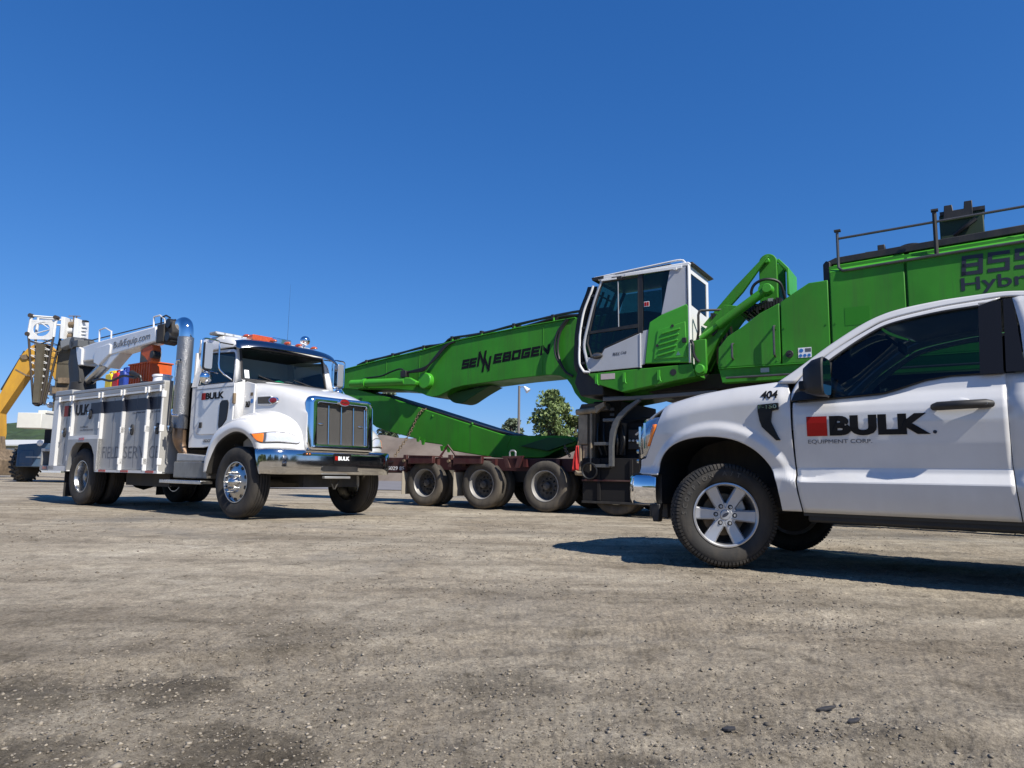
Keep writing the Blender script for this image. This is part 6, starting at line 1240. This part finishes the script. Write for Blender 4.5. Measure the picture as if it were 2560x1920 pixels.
for x0, x1 in ((.40, -.27), (-.80, -1.50)):
    f = tl.part('wheel_guard', MB().prism([(x0, .86), (x0 - .03, 1.025), (x1, 1.015), (x1 + .0, .90), (x1 - .0, .87)], 1.20, 1.30), REDP, bevel=.01)
    tl.part('guard_lip', MB().prism([(x0 - .03, 1.02), (x1, 1.01), (x1, 1.03), (x0 - .03, 1.04)], .95, 1.31), REDP, f)
    tl.part('stake_pocket', MB().box(x0 + .05, x0 + .14, 1.22, 1.28, .80, 1.05), REDP, f, bevel=.008)
    tl.part('ratchet_pin', MB().cyl((x0 + .10, 1.28, .92), (x0 + .10, 1.33, .92), .03, n=12), RUST, f)
q = MB().prism([(-1.96, 1.02), (-2.0, .98), (-2.06, .80), (-2.16, .80), (-2.10, .98), (-2.32, .98), (-2.26, .80), (-2.36, .80), (-2.46, 1.03)], 1.225, 1.27); tl.part('gusset_bracket', q, REDP, bevel=.006)
q = MB().tube(lin([(-2.14, 1.25, 1.0), (-2.14, 1.25, 1.10), (-2.17, 1.25, 1.13), (-2.24, 1.25, 1.13), (-2.27, 1.25, 1.10), (-2.27, 1.25, .98)], 20), .018, 8); tl.part('lashing_ring', q, STEEL)
q = MB().tube([(.1, .6, 1.0), (-.05, .5, 1.28), (-.25, .4, 1.0)], .03, 6); q.box(.12, -.28, .3, .7, .98, 1.01); tl.part('support_stand', q, REDP)
for k, x in enumerate((.53, -.835)):
    fl = tl.part('mud_flap', MB().box(x, x + .012, .48, 1.30, .22, .70), CANVAS); tl.part('flap_bracket', MB().box(x - .01, x + .02, .60, 1.26, .70, .74), REDP, fl)
tl.part('number_lettering', lettering('6029 85', 1.02, .55, .722, 1.2205, 1, .08, .01), WHITEINK, smooth=0)
q = MB().tube(crom([(1.3, 1.235, .90), (1.15, 1.24, .86), (1.0, 1.24, .885), (.85, 1.235, .90)], 16), .012, 6); tl.part('air_line', q, HOSE)
for k in range(5):
    x = -1.447 * k if k < 4 else 1.447 * .97
    if k == 4: continue
    tl.part('axle', MB().cyl((x, -1.0, .475), (x, 1.0, .475), .07, n=14), FRAME)
    tl.part('suspension', MB().prism([(x + .35, .80), (x - .35, .80), (x - .1, .5), (x + .1, .5)], -.6, .6), FRAME)
RIMT = mat('trailer_rim', (.42, .41, .39), .45, metal=.5, dirt=DUST, dscale=4, damt=.6)
t0 = truck_wheel(.475, .255, 'drive', RIMT, RUBBERT, m_disc=mat('shaded_dirty_disc', (.09, .085, .078), .6, metal=.4, dirt=(.04, .035, .03), dscale=5, damt=.7)); first = True  # dirty disc, darkened further to imitate shade deep in the rim
for k in range(4):
    for y, r in ((1.10, 0), (.78, 0), (-1.10, math.pi), (-.78, math.pi)):
        w = t0 if first else copy_tree(t0); first = False
        tl.at(w, (-1.447 * k, y, .467), r)
fl = Thing('red_warning_flag', 'red cloth flag hanging beside the rusty outrigger leg', 'flag', TLXY, TLYAW, (-3.58, 1.3, .75))
G = [[(-3.60 - .05 * b + .07 * (1 - a) * (1 - b) + .012 * math.sin(9 * b + 4 * a), 1.30 + .02 * math.sin(11 * b + 3 * a), .765 + .45 * a) for b in np.linspace(0, 1, 9)] for a in np.linspace(0, 1, 12)]
fl.part('cloth', MB().grid(np.array(G)), REDF, solid=.004, smooth=60); fl.part('stick', MB().cyl((-3.63, 1.30, 1.20), (-3.64, 1.29, 1.30), .008, n=6), RUST)
# ------------------------------------------------------------------ far things: rough-terrain crane, excavator, shed, hill, bank, pole, trees
cr = Thing('mobile_crane', 'blue rough-terrain crane with raised boom and white lattice jib behind the service truck', 'crane', (-19.0, 30.5), rad(-62), (0, 0, 0))
BLUEP = mat('blue_machine_paint', (.02, .075, .15), .45, coat=.2, dirt=DUST, damt=.35)
KHAKI = mat('weathered_mast', (.105, .090, .060), .75, var=.25, vscale=2, dirt=(.05, .04, .03), damt=.6)
OFFW = mat('offwhite_panel', (.66, .64, .56), .6, var=.06)
JWH = mat('jib_white_paint', (.72, .73, .72), .5, dirt=(.2, .16, .12), dscale=3, damt=.35)
JDK = mat('jib_dark_chord', (.045, .035, .028), .7)
cr.o.rotation_euler = (0, 0, 0); cr.o.location = (-20.0, 30.0, 0); bpy.context.view_layer.update()
X0 = -20.0
def W(x, y, z): return (x - X0, y - 30.0, z)
# carrier pointing at the camera, tyres seen from the front
cr.part('carrier', MB().box(-.75, 1.6, .25, 7.0, .62, 1.35), BLUEP, bevel=.05); cr.part('front_deck', MB().prism([(-.62, .62), (-.60, 1.55), (.30, 1.62), (1.4, 1.6), (1.4, .62)], -.35, .3), BLUEP, bevel=.04)
cr.part('front_axle', MB().box(-.9, 1.9, 1.1, 1.4, .5, .8), FRAME); cr.part('front_plate', MB().box(-.45, .1, -.37, -.345, .75, 1.3), BLUEP, bevel=.01)
LUG = mat('lug_tyre_rubber', (.06, .055, .048), .9, dirt=(.22, .19, .15), damt=.6)
def lug_tyre(c):
    t = cr.part('wheel', MB().lathe([(.2, -.16), (.42, -.2), (.68, -.2), (.74, -.15), (.74, .15), (.68, .2), (.42, .2), (.2, .16)], 40, 'x', c), LUG)
    q = MB()
    for k in range(22):
        for s in (-1, 1):
            a = 2 * math.pi * (k + .5 * (s > 0)) / 22; E = np.array([0, math.cos(a), math.sin(a)]); T = np.array([0, -math.sin(a), math.cos(a)])
            V = [np.array(c) + E * r + T * (o + .035 * f) + np.array([x * s, 0, 0]) for r in (.70, .80) for x, o in ((.0, .06), (.215, -.05)) for f in (-1, 1)]
            q.add(V, [(0, 1, 3, 2), (4, 6, 7, 5), (0, 4, 5, 1), (2, 3, 7, 6), (0, 2, 6, 4), (1, 5, 7, 3)])
    cr.part('tyre_lugs', q, LUG, t, smooth=0, kind='stuff')
for c in ((-.78, .55, .78), (1.75, .55, .78), (-.78, 5.6, .78), (1.75, 5.6, .78)): lug_tyre(c)
cr.part('headlamp', MB().sphere((.35, -.40, 1.62), .13, 14, 8, (1, .6, 1)), WHITEINK); cr.part('towing_frame', MB().box(-.2, .9, -.38, -.36, 1.0, 1.06), STEEL)
cr.part('equipment_box', MB().box(.06, 1.04, -1.5, -.6, 2.18, 2.80), OFFW, bevel=.02); cr.part('equipment_box', MB().box(.74, 1.08, -1.3, -.7, 2.80, 2.92), OFFW, bevel=.02)
cr.part('upper_frame', MB().box(-.3, 1.9, .8, 4.0, 1.4, 2.3), FRAME, bevel=.03); cr.part('operator_cab', MB().box(-.15, .5, .9, 2.4, 2.3, 3.9), BLACKG, bevel=.05)
cr.part('cab_lamp', MB().box(-.15, .12, .55, .9, 3.72, 4.15), OFFW, bevel=.03); cr.part('cab_lamp', MB().sphere((-.02, .6, 3.3), .14, 12, 8), WHITEINK)
mast = cr.part('boom_mast', MB().add([(.62, -.25, 2.2), (1.38, -.25, 2.2), (1.38, .45, 2.2), (.62, .45, 2.2), (.62, -.25, 6.02), (1.24, -.25, 6.05), (1.24, .40, 6.05), (.62, .40, 6.02)], [(0, 3, 2, 1), (4, 5, 6, 7), (0, 1, 5, 4), (1, 2, 6, 5), (2, 3, 7, 6), (3, 0, 4, 7)]), KHAKI, bevel=.02)
for z in (3.3, 4.3, 5.0, 5.5): cr.part('mast_band', MB().box(.60, 1.30, -.275, -.25, z, z + .05), KHAKI, mast)
q = MB(); q.box(.85, 1.25, -.42, -.25, 4.15, 4.38); q.box(.70, 1.3, -.5, -.25, 3.7, 3.95); cr.part('mast_bracket', q, RUST, mast)
for x0, x1 in (((.745, .92), (.735, .90)),):
    pass
for a, b, c, d in (((.75, 7.0), (.92, 6.98), (.925, 6.03), (.77, 6.06)), ((1.32, 6.95), (1.47, 6.92), (1.51, 6.07), (1.33, 6.10))):
    cr.part('sheave_plate', MB().prism([a, b, c, d], -.45, .35), JWH, mast, bevel=.01)
for z in (6.72, 6.45, 6.2): cr.part('head_sheave', MB().cyl((.92, -.1, z), (1.32, -.1, z), .13, n=18), JWH if z > 6.3 and z < 6.6 else RUST, mast)
q = MB(); q.box(.90, 1.39, -.2, -.16, 7.07, 7.10); q.box(1.10, 1.13, -.2, -.16, 6.6, 7.08); q.box(1.22, 1.25, -.2, -.16, 6.6, 7.08); cr.part('head_frame', q, RUST, mast)
for z in (6.85, 6.6, 6.45, 6.3, 6.15): cr.part('rope_guide', MB().box(1.50, 1.68, -.2, .0, z, z + .06), JWH if z < 6.8 else FRAME, mast)
q = MB(); q.prism([(.95, 5.9), (1.30, 6.08), (1.75, 6.02), (1.95, 5.85), (1.30, 5.70), (1.0, 5.55)], -.7, -.3); cr.part('winch_guard', q, mat('winch_grey', (.16, .17, .18), .5), mast, bevel=.04)
# lattice jib hanging beside the mast, tapering to its tip
A0, A1, T0, T1 = np.array([-.50, -.5, 6.60]), np.array([.55, -.5, 6.64]), np.array([-.12, -.35, 3.25]), np.array([.18, -.35, 3.26])
jib = cr.part('jib_tip', MB().prism([(-.13, 3.38), (.20, 3.38), (.18, 3.26), (.02, 3.15), (-.12, 3.25)], -.45, -.2), JDK, bevel=.02)
for d in (0, .45):
    o = np.array([0, d, 0])
    for a, b in ((np.array([-.53, -.5, 6.20]), T0), (np.array([.54, -.5, 6.10]), T1)): cr.part('jib_chord', MB().tube([tuple(a + o), tuple(b + o * .5)], .048, 6), JDK, jib)
    for a, b in ((A0, np.array([-.53, -.5, 6.2])), (A1, np.array([.54, -.5, 6.1])), ((-.48, -.5, 7.05), A0), ((.60, -.5, 6.92), A1)): cr.part('jib_frame', MB().tube([tuple(np.array(a) + o), tuple(np.array(b) + o)], .06, 6), JWH, jib)
    for z in (6.95, 6.72): cr.part('jib_frame', MB().tube([(-.48, -.5 + d, z + .05), (.58, -.5 + d, z - .02)], .045, 6), JWH, jib)
    q = MB()
    for k in range(10):
        t0_, t1_ = k / 10, (k + 1) / 10; L0 = (1 - t0_) * np.array([-.53, -.5, 6.2]) + t0_ * T0; R1 = (1 - t1_) * np.array([.54, -.5, 6.1]) + t1_ * T1; L1 = (1 - t1_) * np.array([-.53, -.5, 6.2]) + t1_ * T0
        q.tube([tuple(L0 + o), tuple(R1 + o)], .016, 5); q.tube([tuple(R1 + o), tuple(L1 + o)], .016, 5)
    cr.part('jib_lacing', q, JWH if d == 0 else JDK, jib, kind='stuff')
q = MB(); ring = [(.02 + .36 * math.cos(t), 6.42 + .30 * math.sin(t)) for t in np.linspace(0, 2 * math.pi, 33)]
n = 32; out = [(.02 + .54 * np.sign(math.cos(t)) * min(1, abs(math.cos(t)) * 1.3), 6.40 + .42 * np.sign(math.sin(t)) * min(1, abs(math.sin(t)) * 1.3)) for t in np.linspace(0, 2 * math.pi, 33)]
V = [(x, y, z) for y in (-.54, -.50) for P in (ring[:-1], out[:-1]) for x, z in P]
F = [(i, (i + 1) % n, (i + 1) % n + n, i + n) for i in range(n)] + [(i + 2 * n, i + 3 * n, (i + 1) % n + 3 * n, (i + 1) % n + 2 * n) for i in range(n)] + [(i, i + 2 * n, (i + 1) % n + 2 * n, (i + 1) % n) for i in range(n)]
cr.part('jib_gusset_plate', q.add(V, F), JWH, jib, smooth=0)
cr.part('jib_frame', MB().tube([(-.30, -.5, 6.22), (.40, -.5, 6.42), (-.05, -.5, 6.70)], .03, 6), JWH, jib); cr.part('jib_frame', MB().tube([(-.5, -.5, 5.95), (.0, -.5, 5.78), (.5, -.5, 6.0)], .03, 6), JDK, jib)
cr.part('jib_inner_mast', MB().add([(-.08, -.62, 5.8), (.22, -.62, 5.78), (.22, .0, 5.78), (-.08, .0, 5.8), (-.07, -.5, 3.3), (.17, -.5, 3.3), (.17, -.05, 3.3), (-.07, -.05, 3.3)], [(0, 1, 2, 3), (7, 6, 5, 4), (0, 4, 5, 1), (1, 5, 6, 2), (2, 6, 7, 3), (3, 7, 4, 0)]), KHAKI, jib)
for x, z in ((-.48, 7.0), (.60, 6.93), (-.53, 6.2)): cr.part('jib_pin', MB().cyl((x, -.62, z), (x, -.42, z), .09, n=12), JDK, jib)
# yellow excavator reaching in from behind the service truck
ex = Thing('excavator', 'yellow excavator arm with bucket resting on the ground behind the service truck', 'excavator', (-27, 40), 0, (0, 0, 0)); EX = -27.0
def P2(L): return [(x - EX, z) for x, z in L]
ex.part('stick', MB().prism(P2([(-29.75, 2.6), (-29.35, 3.5), (-29.15, 4.1), (-27.9, 6.92), (-27.55, 7.35), (-27.1, 7.62), (-26.7, 7.55), (-27.2, 6.35), (-28.8, 3.55), (-28.68, 2.45), (-28.72, 2.1), (-28.95, 2.0)]), -.3, .3), YEL, bevel=.03)
ex.part('boom', MB().prism(P2([(-27.3, 7.5), (-26.6, 7.55), (-25.9, 6.95), (-24.5, 4.6), (-22.6, 2.2), (-23.4, 1.8), (-25.0, 4.0), (-26.3, 6.2), (-27.2, 6.7)]), -.32, .32), YEL, bevel=.03)
ex.part('boom_knuckle', MB().cyl((-.25, -.45, 7.0), (-.25, .45, 7.0), .28, n=20), YEL, bevel=.03)
ex.part('stick_bracket', MB().prism(P2([(-27.95, 6.85), (-27.4, 6.95), (-27.5, 6.65), (-27.75, 6.62)]), -.40, -.30), RUST); ex.part('stick_cylinder', MB().cyl((-.9, .0, 7.15), (-2.0, .0, 4.9), .10, n=12), FRAME); ex.part('stick_band', MB().prism(P2([(-28.15, 6.1), (-27.45, 5.75), (-27.48, 5.68), (-28.18, 6.02)]), -.31, .31), RUST)
ex.part('bucket_link', MB().prism(P2([(-29.0, 2.3), (-28.7, 2.3), (-28.55, 1.5), (-28.9, 1.4)]), -.2, .2), RUST, bevel=.02)
ex.part('bucket', MB().prism(P2([(-28.95, 1.6), (-28.48, 1.52), (-28.35, 1.2), (-28.11, .95), (-28.2, .12), (-28.42, .12), (-28.7, .52), (-29.3, .3), (-29.6, .9), (-29.3, 1.5)]), -.7, .7), RUST, bevel=.03)
q = MB(); q.box(4.0, 8.0, -1.4, 1.4, 1.2, 2.6); ex.part('house', q, YEL, bevel=.06); ex.part('cab', MB().box(3.4, 4.6, -1.3, -.2, 1.3, 2.75), BLACKG, bevel=.05)
for y in (-1.3, 1.3): ex.part('track', MB().prism([(2.9, .4), (3.3, .05), (7.9, .05), (8.3, .4), (8.3, .7), (7.9, .95), (3.3, .95), (2.9, .7)], y - .3, y + .3), FRAME, bevel=.05)
# shed and hill on the left
sh_ = Thing('storage_shed', 'low grey storage shed with pale roof beyond the cranes', 'shed', (-47.5, 70), rad(-20), (0, 0, 0))
sh_.part('wall', MB().box(-9, 7, 0, 8, 0, 2.55), mat('shed_wall', (.20, .21, .17), .7, var=.1), bevel=.02)
sh_.part('roof', MB().prism([(-.5, 2.5), (-.6, 2.62), (4, 3.5), (8.6, 2.62), (8.5, 2.5)], -9.4, 7.4, 'x') if False else MB().add([(-9.4, -.6, 2.55), (7.4, -.6, 2.55), (7.4, 4, 3.25), (-9.4, 4, 3.25), (7.4, 8.6, 2.55), (-9.4, 8.6, 2.55), (-9.4, -.6, 2.67), (7.4, -.6, 2.67), (7.4, 4, 3.37), (-9.4, 4, 3.37), (7.4, 8.6, 2.67), (-9.4, 8.6, 2.67)], [(0, 3, 2, 1), (3, 5, 4, 2), (6, 7, 8, 9), (9, 8, 10, 11), (0, 1, 7, 6), (5, 11, 10, 4), (0, 6, 9, 3), (3, 9, 11, 5), (1, 2, 8, 7), (2, 4, 10, 8)]), mat('shed_roof', (.52, .52, .50), .6), smooth=0)
sh_.part('door', MB().box(.8, 4.6, -.04, 0, 0, 2.4), mat('shed_door', (.55, .58, .6), .6)); sh_.part('door', MB().box(-5, -2, -.04, 0, 0, 2.3), mat('shed_door', (.55, .58, .6), .6))
def hill(name, x0, x1, y0, depth, prof, m, seed, rough=4.0):
    xs = np.linspace(x0, x1, 420); G = []
    for k in np.linspace(0, 1, 14):
        G.append([(x, y0 + depth * k, max(-2, ip(x, prof) * math.sin(math.pi * (.02 + .5 * min(1, k * 1.3))) * (1 + .35 * float(vnoise(np.array([x * .05]), np.array([k * 3.0]), seed)[0]) * (k > 0)) + rough * float(vnoise(np.array([x * .35]), np.array([k * 9.0]), seed + 1)[0] + .5 * vnoise(np.array([x * .9]), np.array([k * 17.0]), seed + 2)[0]) * (k > .1))) for x in xs])
    o = single(name, MB().grid(np.array(G)), m, kind='structure', smooth=60); o['label'] = name.replace('_', ' '); return o
HILLM = mat('wooded_hill', (.030, .055, .022), .95, var=.45, vscale=.12, bump=.9, bscale=.6)
hill('hill', -520, 60, 330, 160, [(-520, 26), (-300, 24), (-240, 22), (-180, 16), (-90, 7), (60, 3)], HILLM, 21)
HILL2 = mat('grassy_slope', (.105, .135, .045), .95, var=.35, vscale=.2, bump=.5, bscale=1)
hill('grass_slope', -260, -40, 150, 60, [(-260, 7.5), (-120, 6.5), (-80, 5), (-40, 1)], HILL2, 31, 1.6)
# bare earth bank behind the trailer
BANK = mat('bare_earth_bank', (.115, .090, .072), .95, var=.3, vscale=.35, bump=.6, bscale=3, dirt=(.22, .19, .16), dscale=.4, damt=.6)
xs = np.linspace(-24, 60, 220); G = []
for k in np.linspace(0, 1, 16):
    G.append([(x, 50 + 12 * k, (ip(x, [(-24, .1), (-19, 1.2), (-15, 3.3), (-12, 3.6), (-7, 3.3), (-4.5, 2.9), (-1, 3.0), (3, 2.6), (6, 2.7), (20, 2.4), (60, 2.0)]) + .35 * float(vnoise(np.array([x * .5]), np.array([k * 4]), 41)[0]) + .15 * float(vnoise(np.array([x * 2.]), np.array([k * 9]), 42)[0])) * min(1, (k * 2.2) ** .8) - .05) for x in xs])
o = single('earth_bank', MB().grid(np.array(G)), BANK, kind='structure', smooth=60); o['label'] = 'bare brown earth bank behind the trailer'
ROADM = mat('pale_asphalt', (.175, .165, .165), .9, var=.2, vscale=.8, bump=.3, bscale=20)
o = single('road', MB().grid(np.array([[(x, 26.5 + .06 * x, .012), (x, 49.5, .012)] for x in np.linspace(-14, 60, 30)])), ROADM, kind='structure', smooth=0); o['label'] = 'pale asphalt strip along the bank'
pole = Thing('light_pole', 'tall grey pole with one flood lamp beyond the trailer', 'pole', (.80, 75), 0, (0, 0, 0))
pole.part('post', MB().cyl((0, 0, 0), (-.02, 0, 9.95), .17, .12, 12), mat('grey_wood_pole', (.16, .15, .14), .9)); pole.part('arm', MB().tube([(0, 0, 9.8), (.35, -.1, 9.85), (.6, -.2, 9.7)], .05, 6), STEEL)
pole.part('lamp_head', MB().cyl((.5, -.2, 9.85), (.95, -.35, 9.35), .10, .32, 16), mat('lamp_shell', (.75, .77, .78), .4)); pole.part('marker_post', MB().cyl((0, .2, 0), (0, .2, .5), .22, n=10), mat('grey_wood_pole', (.16, .15, .14), .9))
# trees: tapered trunk, limbs, leaf faces spread through the crown
def leafmat(name, c1, c2):
    m = D.materials.new(name); m.use_nodes = True; N = m.node_tree.nodes; L = m.node_tree.links; b = N['Principled BSDF']; g = N.new('ShaderNodeNewGeometry'); r = N.new('ShaderNodeValToRGB')
    r.color_ramp.elements[0].color = (*c1, 1); r.color_ramp.elements[1].color = (*c2, 1); L.new(g.outputs['Random Per Island'], r.inputs[0]); L.new(r.outputs[0], b.inputs['Base Color'])
    b.inputs['Roughness'].default_value = .55; b.inputs['Transmission Weight'].default_value = 0; b.inputs['Subsurface Weight'].default_value = 0; return m
BARK = mat('bark', (.10, .08, .06), .95, var=.3, vscale=6, bump=.5, bscale=20)
def tree(name, label, loc, h, w, n, leaf, m, seed, lo=.25, clumps=26, group=None):
    rng = np.random.RandomState(seed); t = Thing(name, label, 'tree', loc, 0, (0, 0, 0), group)
    tr = MB().tube([(0, 0, -.1), (.03 * h, 0, h * .3), (-.01 * h, .01 * h, h * .6), (0, 0, h * .88)], [h * .028, h * .022, h * .013, h * .004], 8)
    C = []
    for k in range(clumps):
        z = lo + (1 - lo) * rng.rand() ** .85; rr = w * (math.sin(math.pi * min(1, (z - lo) / (1 - lo) * .82 + .16)) ** .8) * (.35 + .65 * rng.rand()); a = rng.rand() * 6.28
        c = np.array([rr * math.cos(a), rr * math.sin(a), z * h]); C.append((c, h * (.045 + .055 * rng.rand())))
        s = np.array([0, 0, max(.2 * h, c[2] - .2 * h)]); tr.tube([s, (s + c) / 2 + np.array([0, 0, .02 * h]), c], [h * .010, h * .006, h * .002], 5)
    t.part('trunk', tr, BARK)
    ci = rng.randint(0, len(C), n); cc = np.array([C[i][0] for i in ci]); cs = np.array([C[i][1] for i in ci])
    d = rng.randn(n, 3); d /= np.linalg.norm(d, axis=1)[:, None]; P = cc + d * (cs * rng.rand(n) ** .45)[:, None] * np.array([1.1, 1.1, .85]); P[:, 2] = np.minimum(P[:, 2], h * 1.0)
    u = rng.randn(n, 3); u /= np.linalg.norm(u, axis=1)[:, None]; v = np.cross(u, rng.randn(n, 3)); v /= np.linalg.norm(v, axis=1)[:, None]; s = leaf * (.6 + .8 * rng.rand(n))[:, None]
    V = np.stack([P - u * s, P + v * s * .55, P + u * s, P - v * s * .55], 1).reshape(-1, 3); F = np.arange(n * 4).reshape(-1, 4)
    me = D.meshes.new('crown'); me.from_pydata(V.tolist(), [], F.tolist()); me.materials.append(m); o = D.objects.new('crown', me); COL.objects.link(o); o.parent = t.o; return t
LEAF1 = leafmat('leaf_green', (.06, .10, .025), (.24, .30, .10)); LEAF2 = leafmat('leaf_pale', (.07, .10, .055), (.17, .20, .12)); LEAF3 = leafmat('leaf_yellowish', (.05, .075, .02), (.14, .15, .05))
tree('poplar_tree', 'dark green leafy tree beyond the stick end, tallest in view', (3.45, 60), 7.7, 1.75, 4200, .17, LEAF1, 5, .28, 60)
tree('bushy_tree', 'lower yellow-green tree just right of the tall leafy tree', (5.5, 61), 5.6, 1.6, 4200, .17, LEAF3, 9, .30, 30)
tree('far_tree', 'small pale tree in the distance behind the light pole', (.1, 112), 9.1, 1.9, 3000, .30, LEAF2, 12, .35, 26)
tree('small_tree', 'treetop showing in the gap between boom and stick', (-13.9, 80), 9.5, 1.3, 2500, .22, LEAF2, 15, .4, 20)
tree('sparse_shrub', 'sparse thin shrub showing above the pickup headlamp', (5.5, 30), 3.8, .8, 260, .07, LEAF1, 18, .45, 16)

# wooded edge of the lot behind the photographer (seen only in chrome and glass)
def tree_belt():
    rng = np.random.RandomState(77); n = 9000; a = rad(180) + rng.rand(n) * rad(180); d = 55 + 9 * rng.rand(n) + 6 * np.sin(a * 5)
    hh = 5.5 + 2.5 * np.sin(a * 9) + 1.5 * np.sin(a * 23 + 1); P = np.stack([d * np.cos(a), d * np.sin(a), rng.rand(n) * hh], 1)
    u = rng.randn(n, 3); u /= np.linalg.norm(u, axis=1)[:, None]; v = np.cross(u, rng.randn(n, 3)); v /= np.linalg.norm(v, axis=1)[:, None]; s = .9 * (.6 + .8 * rng.rand(n))[:, None]
    V = np.stack([P - u * s, P + v * s * .7, P + u * s, P - v * s * .7], 1).reshape(-1, 3)
    me = D.meshes.new('tree_belt'); me.from_pydata(V.tolist(), [], np.arange(n * 4).reshape(-1, 4).tolist()); me.materials.append(LEAF1); o = D.objects.new('tree_belt', me); COL.objects.link(o)
    tag(o, 'belt of trees along the near edge of the lot', 'trees', kind='stuff')
tree_belt()

# small debris on the dirt
def chip(label, x, y, sx, sy_, rz, m, name='asphalt_chip', h=.008):
    rng = np.random.RandomState(int(abs(x * 1000))); n = 7; P = [(sx * math.cos(t) * (.7 + .5 * rng.rand()), sy_ * math.sin(t) * (.7 + .5 * rng.rand())) for t in np.linspace(0, 2 * math.pi, n + 1)[:-1]]
    c, q = math.cos(rz), math.sin(rz); mb = MB().prism([(a * c - b * q, a * q + b * c) for a, b in P], 0, h, 'z'); mb.v = [(a, b, z + .18 * a) for a, b, z in mb.v]
    return single(name, mb, m, label, 'debris', smooth=0, loc=(x, y, float(relief(np.array([x]), np.array([y]))[0]) + .002), bevel=.002)
CHIPM = mat('dark_chip', (.035, .034, .036), .8)
chip('flat dark chip on the dirt, right foreground, uppermost of three', 0.99, 2.30, .030, .011, .1, CHIPM); chip('flat dark chip on the dirt, right foreground, rightmost of three', 1.03, 2.20, .024, .010, .3, CHIPM); chip('flat dark chip on the dirt, right foreground, leftmost of three', 0.63, 2.10, .022, .011, -.2, CHIPM)
